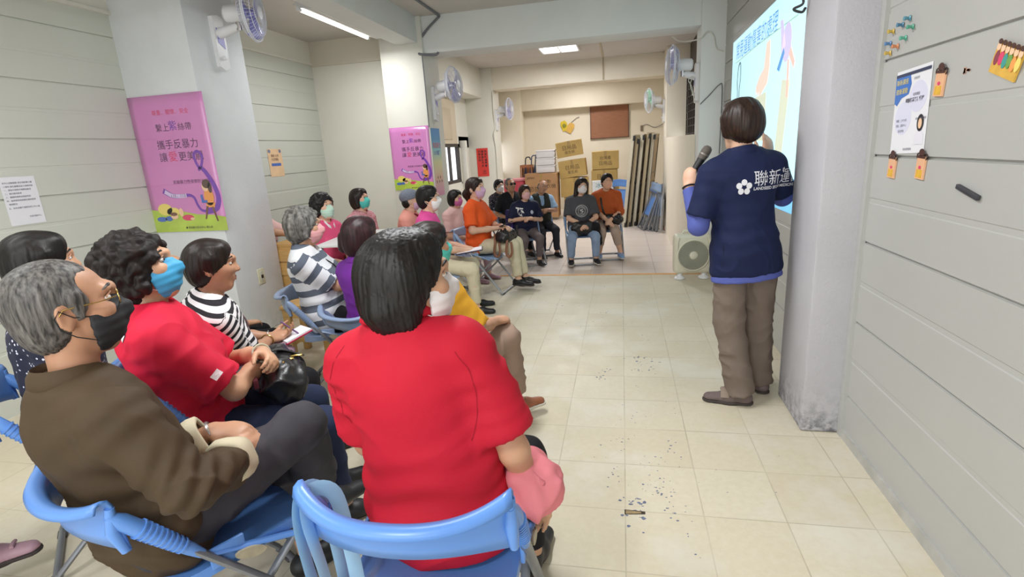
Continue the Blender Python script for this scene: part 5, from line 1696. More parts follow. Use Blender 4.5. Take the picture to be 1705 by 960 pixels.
def on_surface(target, me, name, m, M, parent, off=.0012, flip=False):
    """drapes a flat mesh (xy of M, looking along -z of M) onto the target mesh"""
    tm = target.data; bvh = BVHTree.FromPolygons([v.co for v in tm.vertices], [tuple(p.vertices) for p in tm.polygons])
    bm = bmesh.new(); bm.from_mesh(me)
    bmesh.ops.subdivide_edges(bm, edges=[e for e in bm.edges if e.calc_length() > .02], cuts=2)
    n = (M.to_3x3() @ V((0, 0, 1))).normalized()
    for v in bm.verts:
        p = M @ v.co
        hit = bvh.ray_cast(p + n * .35, -n)
        if hit[0] is None: hit = bvh.find_nearest(p)
        v.co = hit[0] + n * (off + v.co.z)
    out = bpy.data.meshes.new(name); bm.to_mesh(out); bm.free()
    out.materials.append(m)
    o = bpy.data.objects.new(name, out); COL.objects.link(o); o.parent = parent
    return o

def shapes_mesh(polys):
    mb = bmesh.new()
    for p in polys:
        vs = [mb.verts.new((x, y, 0)) for x, y in p]
        try: mb.faces.new(vs)
        except ValueError: pass
    bmesh.ops.triangulate(mb, faces=mb.faces[:])
    me = bpy.data.meshes.new('tmp'); mb.to_mesh(me); mb.free(); return me

def body_tube(J, pts, r, name, m, flat=None, n=8, parent=None):
    """strap, cord or bracelet of a person, points in world space"""
    return MB().tube([V(np.array(p) - J.root) for p in spline(pts, 6)], r, n, flat=flat).build(name, m, parent or J.body)

def ring(J, c, ax, rad, r, name, m, flat=None):
    ax = unit(ax); a = unit(np.cross(ax, [0.3, .2, 1])); b = np.cross(ax, a)
    pts = [V(np.array(c) + (a * math.cos(2 * PI * i / 20) + b * math.sin(2 * PI * i / 20)) * rad - J.root) for i in range(20)]
    return MB().tube(pts, r, 6, closed=True, flat=flat).build(name, m, J.body)
# ================================================================== THE PEOPLE
R_ = math.radians
M_red = cloth('red_polo_knit', '#bb162e', .75, .3, 420)
M_rose = cloth('rose_red_polo_knit', '#d01c3c', .75, .3, 420)
M_brownj = cloth('brown_jacket', '#453624', .7, .3, 260, .12)
M_jacket_lining = cloth('beige_lining', '#c9bfa4', .8)
M_char = cloth('charcoal_trousers', '#3c3a40', .8, .3, 300)
M_jeans = cloth('dark_denim', '#27304c', .85, .35, 300, .15)
M_ltjeans = cloth('light_denim', '#8da2bf', .85, .35, 300, .18)
M_blackc = cloth('black_cloth', '#1b1a1e', .85)
M_blacktop = cloth('black_shirt', '#1d1e24', .8)
M_purple = cloth('purple_top', '#6f2a93', .7)
M_mustard = cloth('mustard_shirt', '#d09a2c', .8)
M_khaki = cloth('khaki_trousers', '#9c8474', .8, .3, 280)
M_beige = cloth('beige_trousers', '#cfc4a8', .8, .3, 280)
M_taupe = cloth('taupe_trousers', '#776a60', .8, .3, 280)
M_greyp = cloth('grey_trousers', '#6a6061', .8)
M_navy = cloth('navy_polo', '#151f44', .75, .3, 380)
M_navyd = cloth('dark_navy_polo', '#1c1f3c', .75)
M_periw = cloth('periwinkle_undershirt', '#5560a8', .75)
M_orange = cloth('orange_tshirt', '#e65a22', .8)
M_rust = cloth('rust_knit', '#b3562a', .85, .4, 200)
M_greyt = cloth('charcoal_tshirt', '#4b4b50', .8)
M_hotpink = cloth('hot_pink_shirt', '#e0509a', .75)
M_pinkpolo = cloth('pink_polo', '#e2557f', .75)
M_salmon = cloth('salmon_jacket', '#eba091', .75)
M_palepink = cloth('pale_pink_top', '#e4bcb8', .8)
M_whitec = cloth('white_cloth', '#e6e4e2', .8)
M_vest = cloth('dark_green_vest', '#2d332f', .75)
M_ltblue = cloth('light_blue_shirt', '#9fc0e0', .75)
M_stripe_bw = stripe_mat('black_white_stripes', '#e9e6e8', '#1e1c24', .0295, .47)
M_stripe_grey = stripe_mat('grey_white_stripes', '#d9dade', '#59606e', .098, .42, .25, .85, .12)
M_floral = speckle_mat('dark_floral', '#20222e', '#a79aa6', 60, .30)
M_pinkprint = speckle_mat('pink_print', '#d39a9f', '#b9606c', 55, .38)
M_dots = speckle_mat('navy_dots', '#1f2238', '#d5d6e4', 50, .22)
M_plaid = stripe_mat('grey_plaid', '#8d8d94', '#4b4b54', .012, .5, 0)
MK_black = mat('black_mask', '#202024', .7, .1, 20)
MK_blue = mat('cyan_blue_mask', '#3f9fcf', .6, .03)
MK_pink = mat('dusty_pink_mask', '#dfa1a3', .6, .03)
MK_white = mat('white_mask', '#e2dcdc', .6, .02)
MK_mint = mat('mint_mask', '#b9d8c6', .6, .02)
MK_teal = mat('teal_mask', '#4fbfb4', .6, .02)
MK_lav = mat('lavender_mask', '#c9a2bf', .6, .02)
MK_mag = mat('magenta_mask', '#c4639a', .6, .02)
MK_peach = mat('peach_mask', '#e3ae93', .6, .02)
MK_pale = mat('pale_pink_mask', '#e5b3b5', .6, .02)
MK_floral = speckle_mat('white_printed_mask', '#e8e4e4', '#c0a4b0', 220, .25, .6)
SH_black = mat('black_shoe', '#1b1b1e', .5, .1)
SH_brown = mat('brown_shoe_leather', '#94583a', .45, .12, 20)
SH_taupe = mat('taupe_shoe', '#6b5c5a', .7, .1, 20, .2, 200)
SH_blue = mat('light_blue_shoe', '#88a9d6', .6, .05)
SH_pink = mat('mauve_pink_shoe', '#b893a0', .5, .05)
SO_white = mat('off_white_sole', '#cfc9bc', .6, .05)
SO_dark = mat('dark_sole', '#3d3533', .7, .1)
M_bagblack = mat('black_leather', '#1a191b', .35, .15, 12, .25, 90)

def seat_chair(J, label, kind, s=1.0, back=.0, yaw=None, z=None):
    y = J.yaw if yaw is None else yaw
    p = J.P + J.F * (.085 - back) * J.s
    zz = J.zf if z is None else z
    return chair(p[0], p[1], y, label, kind, s, zz, J.seat - zz)

NEAR = .0065 if not globals().get('QUICK') else .011
MID = .009 if not globals().get('QUICK') else .013
FAR = .011 if not globals().get('QUICK') else .014
G_AUD = 'people in the seated audience'

# ---- woman in the red polo, seen from behind
J = person('woman in a red polo shirt seen from behind, seated nearest the camera', (-.512, 1.175, 1.155), R_(88), 1.0, nk=.0, look=R_(36), pitch=.04, lean=.06, side=.14, sw=.160, bulk=1.06,
           arms={'R': dict(w=(.11, -.235, -.05), pole=(-.8, -.5, -.2), d=(.5, .1, -.6)), 'L': dict(w=(.24, .05, .12), pole=(-.3, .7, -.7))}, spread=.12,
           top=dict(mat=M_red, sleeve=.80, collar=M_red, cup=.052, csc=1.22, hem=-.11, inf=.018, wide=.014, fold=.0085, fsc=8.5, fax=(1, .2, .5)), bottom=dict(mat=M_blackc), shoes=SH_black, hair='none', hmat=H_black, mask=(MK_white, M_whitec), sk=S_warm, h=NEAR, hs=1.02)
J2 = J
# her straight chin-length hair
Sx = Sdf(); MH = np.stack([J.Hf, J.Hl, J.Hu]); q_ = lambda f, l, u: hpt(J, f, l, u)
Sx.el(q_(-.016, 0, .036), A([.108, .092, .097]), MH, .03).el(q_(-.044, 0, -.030), A([.082, .090, .098]), MH, .04)
for q in (1, -1): Sx.rc(q_(-.014, q * .068, .03), q_(-.026, q * .070, -.080), .034, .024, .03)
Sx.rc(q_(-.070, .035, -.05), q_(-.058, .040, -.098), .046, .028, .03).rc(q_(-.070, -.035, -.05), q_(-.058, -.040, -.098), .046, .028, .03)
Sx.rc(q_(.042, .03, .084), q_(.042, -.03, .084), .034, .034, .03)
Sx.el(q_(.105, 0, -.055), A([.082, .074, .120]), MH, .014, -1)
def strands(v):
    d = v - J2.head; az = np.arctan2(d @ J2.Hl, d @ J2.Hf); up = d @ J2.Hu
    st = np.stack([az * 18, up * 4, np.zeros(len(v))], 1)
    return .0022 * vnoise(st) + .0018 * vnoise(st * 2.7 + 4) + .0010 * vnoise(st * 6.1 + 9)
sdf_obj('hair', Sx, .004, H_black, J.root, J.body, strands, 1)
seat_chair(J, 'bright blue folding chair under the woman in red seen from behind', 'blue', 1.0, .055, J.yaw + R_(5))
M_seam = cloth('dark_red_seam', '#9c1226')
fr = frame(J2.N - J2.F * .3 - J2.root, -J2.L, J2.Ut)
for sd in (-1, 1):
    L_, R2_ = ribbon(spline([(.014 + sd * .146, .012), (.014 + sd * .176, -.04), (.014 + sd * .187, -.10), (.014 + sd * .184, -.16), (.014 + sd * .170, -.21)], 4), .0024)
    on_surface(J2.shirt, shapes_mesh([[L_[i], R2_[i], R2_[i + 1], L_[i + 1]] for i in range(len(L_) - 1)]), 'sleeve_seam', M_seam, fr, J2.body, .0008)
CH2 = J

# ---- man in the brown jacket
J = person('grey haired man with glasses, black mask and brown jacket at the near left', (-1.30, .975, 1.147), R_(69), 1.0, look=R_(54), pitch=.08, P=(-1.265, 1.015, .525), sw=.165, bulk=.95, nk=.075, female=False,
           knees=[(.43, .05, .00), (.405, -.115, .105)], ankles=[(.44, .03, -.44), (.49, -.03, -.22)], feet=[R_(60), R_(62)],
           arms={'R': dict(e=('w',) + tuple(at_z(318, 818, .72)), w=('w',) + tuple(at_z(398, 757, .675)), d=(.35, .92, -.05), pn=(.1, .2, -1), curl=.6), 'L': dict(w=('w',) + tuple(at_z(356, 716, .70)), pole=(-.6, .25, -.8), d=(.45, -.88, .0), pn=(.1, .1, -1), curl=.6)},
           top=dict(mat=M_brownj, name='jacket', sleeve=1.80, cuffr=.050, hem=-.10, inf=.020, fold=.014, fsc=8.5, fax=(.6, .6, -.5), collar=M_brownj, csc=1.12, cup=.042, wide=.02), bottom=dict(mat=M_char, loose=.012, len=.80, fold=.010), shoes=SH_black, hair='manshort', hmat=H_grey, mask=(MK_black, MK_black), sk=S_tan, h=NEAR)
J1 = J
glasses(J, M_gold, r=.021)
for sd, nm in ((-1, 'R'), (1, 'L')):
    w0, e0 = J.wr[sd], J.el[sd]; ax = unit(w0 - e0); c = e0 + (w0 - e0) * .80
    mb = MB(); a = unit(np.cross(ax, [0, 0, 1])); b = np.cross(ax, a)
    pr = [(.052, -.034), (.064, -.028), (.068, .0), (.063, .024), (.054, .028), (.044, .020)]
    vs = [tuple(c + ax * z + (a * math.cos(t) + b * math.sin(t)) * r * (1 + .05 * math.sin(5 * t)) - J.root) for t in [2 * PI * i / 24 for i in range(24)] for r, z in pr]
    mb.add(vs, [(i * 6 + j, ((i + 1) % 24) * 6 + j, ((i + 1) % 24) * 6 + j + 1, i * 6 + j + 1) for i in range(24) for j in range(5)])
    o = mb.build('cuff', M_jacket_lining, J.body, angle=80); m_ = o.modifiers.new('t', 'SOLIDIFY'); m_.thickness = .004
ring(J, J.wr[1] - unit(J.wr[1] - J.el[1]) * .005, J.wr[1] - J.el[1], .031, .006, 'wristwatch', M_silver, .003)
seat_chair(J, 'blue folding chair under the man in the brown jacket', 'blue', 1.0, -.075, R_(60))

# ---- woman in the rose polo, blue mask, curly hair
J = person('curly haired woman in a rose red polo with a bright blue mask, arms crossed', (-1.60, 1.47, 1.135), R_(42), .98, look=R_(30), pitch=.24, lean=-.02, P=(-1.545, 1.515, .535), sw=.172, bulk=1.10,
           arms={'R': dict(e=(.13, -.19, .17), w=(.24, .02, .18), d=(.3, 1, .0), pn=(-.6, 0, -.5)), 'L': dict(e=(.13, .22, .15), w=(.25, -.06, .24), d=(.25, -1, -.1), pn=(-.8, 0, -.6), curl=.8)}, spread=.10,
           top=dict(mat=M_rose, sleeve=.86, collar=M_rose, hem=-.06, inf=.020, wide=.016, fold=.008, fax=(.5, .5, .6)), bottom=dict(mat=M_jeans, loose=.006), shoes=SH_black, hair='curly', hmat=H_curl, mask=(MK_blue, M_whitec), sk=S_warm, h=NEAR)
J4 = J
ring(J, J.wr[1] - unit(J.wr[1] - J.el[1]) * .02, J.wr[1] - J.el[1], .033, .0045, 'bracelet', mat('jade_bangle', '#b9b7a0', .3, .1))
c4 = seat_chair(J, 'blue folding chair under the curly haired woman with the blue mask', 'blue', 1.03, -.06)
c4.scale.z *= 1.09
# navy shoulder band and sleeve patch
Mx = frame(J.sh[-1] + J.F * .10 + J.U * .02 - J.root, J.F * -.5 + J.L * .2 + J.U * -.6, J.U * .5 + J.F * -.2)
Mp = Matrix.Identity(4)
c_ = J.sh[-1] * .32 + J.el[-1] * .68; out_ = unit(-J.L + J.F * .35 + J.U * .2); ax = unit(J.el[-1] - J.sh[-1])
fr = frame(c_ - J.root, np.cross(out_, -ax) * -1, -ax)
on_surface(J.shirt, shapes_mesh([[(-.017, -.011), (.017, -.011), (.017, .011), (-.017, .011)]]), 'sleeve_patch', mat('patch_pale', '#e8d6dc', .7, .1, 300), fr, J.body)
c_ = J.N + (J.F * .115 - J.L * .06) * .98 - J.U * .10; fr = frame(c_ - J.root, -J.L + J.U * -.55, J.U * .8 + J.F * .35)
on_surface(J.shirt, shapes_mesh([[(-.05, -.016), (.03, -.016), (.03, .016), (-.05, .016)]]), 'shoulder_band', M_navyd, fr, J.body)
on_surface(J.shirt, shapes_mesh([[(.004, -.014), (.03, -.014), (.028, .012), (.006, .012)]]), 'shoulder_band_white', M_whitec, fr, J.body, .0024)

# ---- woman in the striped shirt
J = person('woman in a black and white striped shirt writing in a notebook', (-1.735, 1.93, 1.045), R_(50), .92, look=R_(36), pitch=-.04, lean=.08, P=(-1.86, 1.92, .46), sw=.175, bulk=1.14,
           arms={'R': dict(w=(.31, .06, .17), pole=(-.35, -.6, -.7), d=(.75, .5, -.1), pn=(0, .4, -1), curl=.8), 'L': dict(w=(.34, .13, .16), pole=(-.3, .6, -.7), d=(.8, -.3, .1), pn=(0, -.2, 1), curl=.6)},
           top=dict(mat=M_stripe_bw, sleeve=.80, hem=-.07, inf=.018, wide=.02, fold=.006, vneck=.03), bottom=dict(mat=M_blackc), shoes=SH_black, hair='short', hmat=H_dark, sk=S_tan, h=NEAR)
J5 = J
seat_chair(J, 'blue folding chair under the woman in the striped shirt', 'blue', .92)
for sd in (1, -1):
    ring(J, J.wr[sd] - unit(J.wr[sd] - J.el[sd]) * .015, J.wr[sd] - J.el[sd], .030, .003, 'bracelet', M_gold if sd < 0 else M_silver)
p_ = lambda f, l, u: jp(J5, f, l, u)
body_tube(J, [p_(-.03, -.10, .485), p_(.09, -.09, .47), p_(.185, -.03, .36), p_(.215, .05, .24), p_(.22, .10, .14)], .021, 'bag_strap', mat('mauve_strap', '#b9a0a8', .7, .05), .005)

# ---- woman with grey curls and pink mask
J = person('woman with grey curly hair, dusty pink mask and a wide striped grey shirt', (-1.94, 2.97, 1.066), R_(22), .92, look=R_(27), pitch=.02, lean=-.16, sw=.175, bulk=1.12,
           arms={'R': dict(w=(.34, .0, .16), pole=(-.4, -.5, -.8)), 'L': dict(w=(.34, .08, .14), pole=(-.3, .5, -.8))},
           top=dict(mat=M_stripe_grey, sleeve=.80, hem=-.07, inf=.018, wide=.02, vneck=.06, fold=.006), bottom=dict(mat=M_blackc), shoes=SH_black, hair='curlyshort', hmat=H_greyc, mask=(MK_pink, M_whitec), sk=S_warm, h=MID)
J7 = J
seat_chair(J, 'grey blue folding chair under the grey haired woman in the wide striped shirt', 'greyblue', .95)
body_tube(J, [hpt(J, -.03, -.06, -.13), jp(J, .11, -.05, .36), jp(J, .15, -.01, .24)], .004, 'lanyard', M_blackc)
body_tube(J, [jp(J, .145, -.02, .26), jp(J, .155, -.02, .22)], .010, 'pendant', M_silver, .004)

# ---- woman in purple seen from behind
J = person('woman with wine brown hair and a purple top seen from behind', (-1.47, 2.78, 1.02), R_(66), .88, look=R_(62), pitch=.0, lean=-.04, sw=.165, bulk=1.0,
           top=dict(mat=M_purple, sleeve=.75, hem=-.07, inf=.014, collar=M_purple), bottom=dict(mat=M_blackc), shoes=SH_black, hair='bob', hmat=H_wine, mask=(MK_pale, M_whitec), sk=S_light, h=MID, hs=1.08)
J8 = J
Sx = Sdf(); Sx.rc(hpt(J, -.06, .075, .0), hpt(J, -.06, .105, -.06), .045, .035, .03)
sdf_obj('hair_tuft', Sx, .008, H_wine, J.root, J.body)
seat_chair(J, 'grey blue folding chair under the woman in purple', 'greyblue', .92)

# ---- person in mustard
J = person('person in a mustard shirt and khaki trousers, half hidden behind the woman in red', (-.885, 2.32, 1.04), R_(52), .91, look=R_(45), pitch=.05, lean=.16, P=(-.90, 2.24, .455), sw=.18, bulk=1.1, female=False,
           knees=[(.40, .13, .03), (.44, -.09, .07)], ankles=[(.44, .14, -.36), (.54, -.03, -.36)], feet=[R_(70), R_(38)],
           arms={'R': dict(e=(.16, -.20, .22), w=(.37, -.10, .19), curl=1.1, d=(.9, .2, -.1)), 'L': dict(w=(.34, .08, .14))},
           top=dict(mat=M_mustard, sleeve=.95, hem=-.06, inf=.022, wide=.022), bottom=dict(mat=M_khaki, loose=.016, len=.86, fold=.01), shoes=(SH_brown, SO_white), hair='short', hmat=H_dark, mask=(MK_teal, M_whitec), sk=S_tan, h=MID)
J9 = J
seat_chair(J, 'pale blue folding chair under the person in the mustard shirt', 'paleblue', .97, -.02, R_(44))

# ---- far left: dotted dress and pink shoes
J = person('woman in a navy dotted dress mostly hidden behind the man in the brown jacket', (-2.06, 1.50, 1.15), R_(48), .97, look=R_(62), pitch=.05, sw=.165, top=dict(mat=M_dots, sleeve=.5, hem=-.06, inf=.016), bottom=dict(mat=M_dots, name='skirt', len=.4, loose=.04), shoes=SH_black, hair='short', hmat=H_black, sk=S_warm, h=MID)
seat_chair(J, 'blue folding chair under the woman in the dotted dress at the far left', 'blue', .97)
J = person('person in a grey plaid skirt and mauve shoes cut off by the left edge', (-2.46, .84, 1.16), R_(40), .97, look=R_(45), sw=.165, top=dict(mat=cloth('blue_violet_blouse', '#3a3f86'), sleeve=.9, hem=-.06, inf=.016), bottom=dict(mat=M_plaid, name='skirt', len=.22, loose=.05), shoes=(SH_pink, SO_dark), hair='short', hmat=H_black, sk=S_warm, h=MID,
           knees=[(.40, .16, -.01), (.43, -.03, .0)], ankles=[(.40, .17, -.385), (.34, -.10, -.385)], feet=[R_(40), R_(30)])
JC = J
for sd in (1, -1):
    b = J.an[sd] + J.ft[sd] * .11 - np.array([0, 0, .028]); n_ = np.cross([0, 0, 1], J.ft[sd])
    body_tube(J, [b - n_ * .022 + np.array([0, 0, .002]), b + np.array([0, 0, .006]), b + n_ * .022 + np.array([0, 0, .002])], .007, 'shoe_bow', SH_pink)
seat_chair(J, 'grey framed blue folding chair cut off by the left edge', 'blue', .97)

# ---- hidden persons whose arms show
AE = ('w',) + tuple(at_y(335, 462, 2.80)); AW = ('w',) + tuple(at_y(292, 431, 2.72))
J = person('person hidden behind the striped woman, a bare forearm with bracelet reaching left', tuple(at_y(346, 446, 2.78)), R_(58), .74, look=R_(58), lean=.0, sw=.12, top=dict(mat=M_blacktop, sleeve=.3, inf=.010), bottom=dict(mat=M_blackc), shoes=SH_black, hair='short', hmat=H_black, sk=S_warm, h=MID,
           arms={'L': dict(e=AE, w=AW, d=(-.2, 1, .15), curl=.8), 'R': dict(w=(.26, -.07, .10))})
ring(J, J.wr[1] - unit(J.wr[1] - J.el[1]) * .015, J.wr[1] - J.el[1], .026, .004, 'bracelet', M_silver)
seat_chair(J, 'grey blue folding chair behind the striped woman, hidden by her', 'greyblue', .85)
J = person('person hidden behind the near left pillar with forearms on the wooden desk', (-3.49, 4.60, 1.08), R_(-2), .92, look=R_(0), lean=.02, top=dict(mat=M_palepink, sleeve=.6, inf=.014), bottom=dict(mat=M_blackc), shoes=SH_black, hair='short', hmat=H_black, mask=MK_white, sk=S_warm, h=MID,
           arms={'R': dict(w=(.44, .16, .285), pole=(-.3, -.6, -.6), pn=(0, 0, -1)), 'L': dict(w=(.46, .24, .285), pn=(0, 0, -1))})
JB = J

# ---- second group on the left
J = person('woman in a pink polo with a white collar and mint mask in the left bay', (-2.60, 4.30, 1.065), R_(-8), .92, look=R_(-18), pitch=.08, top=dict(mat=M_pinkpolo, sleeve=.8, collar=M_whitec, inf=.016), bottom=dict(mat=M_blackc), shoes=SH_black, hair='curlyshort', hmat=H_black, mask=(MK_mint, M_whitec), sk=S_light, h=MID)
J10 = J
seat_chair(J, 'grey blue folding chair under the woman in the pink polo', 'greyblue', .95)
J = person('woman with a dark bob, teal mask and pink patterned blouse in the left bay', (-2.54, 4.88, 1.07), R_(-5), .92, look=R_(-8), pitch=.14, top=dict(mat=M_pinkprint, sleeve=.8, inf=.016), bottom=dict(mat=M_blackc), shoes=SH_black, hair='bob', hmat=H_dark, mask=(MK_teal, M_whitec), sk=S_light, h=MID, hs=.94)
seat_chair(J, 'grey blue folding chair under the woman with the teal mask', 'greyblue', .95)
J = person('person in a grey cap and salmon jacket by the middle pillar', (-2.14, 5.2, 1.01), R_(6), .885, look=R_(22), pitch=.02, top=dict(mat=M_salmon, name='jacket', sleeve=1.9, inf=.022), bottom=dict(mat=M_greyp), shoes=SH_black, hair='cap', hmat=H_black, mask=(MK_lav, M_whitec), sk=S_light, h=MID)
J12 = J
Sx = Sdf(); MH = np.stack([J.Hf, J.Hl, J.Hu])
Sx.el(hpt(J, -.014, 0, .045), A([.116, .098, .092]) * J.hsz, MH, .02, 1, [(hpt(J, -.02, 0, .012), -J.Hu + J.Hf * .22)])
Sx.rc(hpt(J, .085, .03, .045), hpt(J, .120, .0, .034), .03 * J.hsz, .03 * J.hsz, .02, 1, (), (J.Hu, .22)).rc(hpt(J, .085, -.03, .045), hpt(J, .120, .0, .034), .03 * J.hsz, .03 * J.hsz, .02, 1, (), (J.Hu, .22))
sdf_obj('cap', Sx, .007, speckle_mat('grey_tweed', '#6f7684', '#9aa0aa', 160, .3), J.root, J.body)
body_tube(J, [hpt(J, -.02, -.07, -.14), hpt(J, .05, -.05, -.17), hpt(J, .07, .0, -.20), hpt(J, .05, .05, -.17)], .022, 'scarf', cloth('wine_scarf', '#8a2130'), .012)
seat_chair(J, 'grey blue folding chair under the person in the grey cap', 'greyblue', .95)
J = person('woman with short black hair and white mask in a hot pink shirt with a tablet', (-1.70, 4.55, 1.075), R_(14), .93, look=R_(12), pitch=.06, top=dict(mat=M_hotpink, sleeve=.8, inf=.016), bottom=dict(mat=M_beige), shoes=SH_black, hair='short', hmat=H_black, mask=(MK_white, M_whitec), sk=S_light, h=MID,
           arms={'R': dict(w=(.34, -.04, .12)), 'L': dict(w=(.36, .10, .12))})
J13 = J
glasses(J, M_silver)
seat_chair(J, 'grey blue folding chair under the woman in the hot pink shirt', 'greyblue', .95)
J = person('woman with a magenta mask and pale pink top behind the woman in orange', (-1.88, 5.90, .95), R_(-20), .84, look=R_(-22), top=dict(mat=M_palepink, sleeve=.8, inf=.016), bottom=dict(mat=cloth('lilac_trousers', '#c9a9b8')), shoes=SH_pink, hair='bob', hmat=H_black, mask=(MK_mag, M_whitec), sk=S_light, h=MID, hs=.95)
seat_chair(J, 'pale blue folding chair under the woman with the magenta mask', 'paleblue', .92)
J = person('woman with a ponytail and lavender mask in an orange t-shirt and beige trousers', (-1.50, 5.42, 1.085), R_(-8), .94, look=R_(-12), pitch=.08, lean=-.02, sw=.170, top=dict(mat=M_orange, sleeve=.78, inf=.018, wide=.014), bottom=dict(mat=M_beige, loose=.004), shoes=(SH_black, SO_dark), hair='pony', hmat=H_brown, mask=(MK_lav, M_whitec), sk=S_light, h=MID,
           arms={'R': dict(e=(.04, -.24, .20), w=(.25, -.05, .20), d=(.6, .8, 0)), 'L': dict(w=(.32, .02, .20), pole=(-.2, .7, -.7))},
           knees=[(.42, .10, .01), (.42, -.02, .0)], ankles=[(.50, .10, -.37), (.46, -.02, -.37)], feet=[R_(-10), R_(-14)])
J15 = J
c_ = J.N + (J.F * .16 + J.L * .07) * .94 - J.U * .16; fr = frame(c_ - J.root, J.L * -1, J.U)
on_surface(J.shirt, shapes_mesh([ell(.0, 0, .026, .03)]), 'chest_print', mat('gold_print', '#b99238', .6, .3, 200), fr, J.body)
seat_chair(J, 'pale blue folding chair under the woman in the orange t-shirt', 'paleblue', .97)

# ---- back row
zb = ZB
J = person('woman with a white mask and dark floral dress at the far back left', (-1.93, 8.4, .905), R_(-40), .84, zb, look=R_(-45), pitch=.06, top=dict(mat=M_floral, sleeve=.8, inf=.016), bottom=dict(mat=M_floral), shoes=SH_black, hair='short', hmat=H_black, mask=MK_white, sk=S_light, h=FAR)
glasses(J, M_silver)
seat_chair(J, 'grey folding chair under the woman in the dark floral dress', 'greyblue', .88, z=zb)
J = person('grey haired man with dark sunglasses and a black shirt in the back row', (-1.66, 8.0, .94), R_(-52), .88, zb, look=R_(-50), pitch=.12, female=False, sw=.185, top=dict(mat=M_blacktop, sleeve=.8, inf=.02, vneck=.08), bottom=dict(mat=M_blackc), shoes=SH_black, hair='manshort', hmat=H_greyc, sk=S_tan, h=FAR, eyes=True,
           arms={'R': dict(w=(.24, -.22, .12), curl=.6)})
glasses(J, M_black_pl, True)
seat_chair(J, 'grey folding chair under the man with sunglasses', 'greyblue', .9, z=zb)
J = person('woman with a pale pink mask and a navy polo with a white shoulder print', (-1.32, 7.30, .872), R_(-66), .845, zb, look=R_(-54), pitch=.06, sw=.175, bulk=1.1, top=dict(mat=M_navyd, sleeve=.86, collar=M_navyd, inf=.018, wide=.014), bottom=dict(mat=M_greyp, len=.86), shoes=(SH_black, SO_dark), hair='bob', hmat=H_brown, mask=(MK_pale, M_whitec), sk=S_light, h=MID, ankles=[(.33, .13, -.43), (.33, -.13, -.43)],
           arms={'R': dict(e=(.05, -.26, .20), w=(.24, -.03, .24), d=(.4, 1, .1), curl=.9), 'L': dict(e=(.06, .25, .18), w=(.25, .04, .22), d=(.4, -1, .1), curl=.9)})
J18 = J
c_ = J.N + (J.F * .15 - J.L * .09) * .845 - J.U * .11; fr = frame(c_ - J.root, J.L, J.U)
on_surface(J.shirt, shapes_mesh([[(-.05, .05), (.02, .02), (.06, -.07), (.03, -.10), (-.02, -.05), (-.05, -.02)], [(-.07, .07), (.03, .05), (.02, .035), (-.07, .05)]]), 'shoulder_print', M_whitec, fr, J.body)
c_ = J.N + (J.F * .15 + J.L * .08) * .845 - J.U * .12; fr = frame(c_ - J.root, J.L, J.U)
on_surface(J.shirt, shapes_mesh([ell(0, 0, .022, .026)]), 'chest_emblem', mat('pale_emblem', '#b8bdd0', .7, .2, 200), fr, J.body)
seat_chair(J, 'pale blue folding chair under the woman in the navy polo', 'paleblue', .9, z=zb)
J = person('man with tilted head in a dark vest over a light blue shirt', (-1.165, 8.0, .885), R_(-62), .86, zb, look=R_(-58), pitch=.12, roll=-.42, female=False, sw=.19, lean=.06, top=dict(mat=M_ltblue, sleeve=.85, collar=M_ltblue, inf=.014), bottom=dict(mat=cloth('dark_slate_trousers', '#34343c')), shoes=SH_black, hair='balding', hmat=H_grey, sk=S_tan, h=FAR,
           arms={'R': dict(e=(.10, -.22, .20), w=(.30, .0, .26), d=(.5, .9, .1), curl=.9), 'L': dict(e=(.14, .24, .22), w=(.30, .06, .24), d=(.4, -.9, .0), curl=.9)})
Sx = Sdf(); P_, Ut_ = J.P, J.Ut; MT = np.stack([J.Lt, J.Ft, J.Ut]); s_ = J.s
cl = [(P_ - Ut_ * .02, -Ut_)]
Sx.el(P_ + Ut_ * .10 * s_, A([.196, .166, .20]) * s_, MT, .05, 1, cl).el(P_ + Ut_ * .30 * s_, A([.196, .164, .21]) * s_, MT, .05, 1, cl)
for q in (1, -1): Sx.rc(J.N * .55 + J.sh[q] * .45, J.P + J.Ut * .25 * s_ + J.Lt * q * .11 * s_, .088 * s_, .11 * s_, .04)
Sx.rc(J.N + J.F * .05, P_ + Ut_ * .22 * s_ + J.F * .24 * s_, .040, .018, .01, -1)
sdf_obj('vest', Sx, MID, M_vest, J.root, J.body)
seat_chair(J, 'grey folding chair under the man in the dark vest', 'greyblue', .9, z=zb)
J = person('woman with long dark hair in a charcoal printed t-shirt and light jeans', (-.535, 7.30, .925), R_(-80), .885, zb, look=R_(-66), pitch=.06, roll=-.12, sw=.175, bulk=1.12, lean=.10, top=dict(mat=M_greyt, sleeve=.85, inf=.018, wide=.02), bottom=dict(mat=M_ltjeans), shoes=(SH_black, SO_white), hair='long', hmat=H_dark, mask=(MK_floral, M_whitec), sk=S_light, h=MID, spread=.22, ankles=[(.33, .19, -.43), (.33, -.19, -.43)],
           arms={'R': dict(w=(.31, -.02, .08), pole=(-.2, -.8, -.5), d=(.6, .7, -.3), curl=.8), 'L': dict(w=(.31, .05, .07), pole=(-.2, .8, -.5), d=(.6, -.7, -.3), curl=.8)})
J20 = J
c_ = J.P + J.Ut * .27 * J.s + J.F * .22; fr = frame(c_ - J.root, J.L, J.U)
rg = [ell(0, 0, .082, .082, 32)]
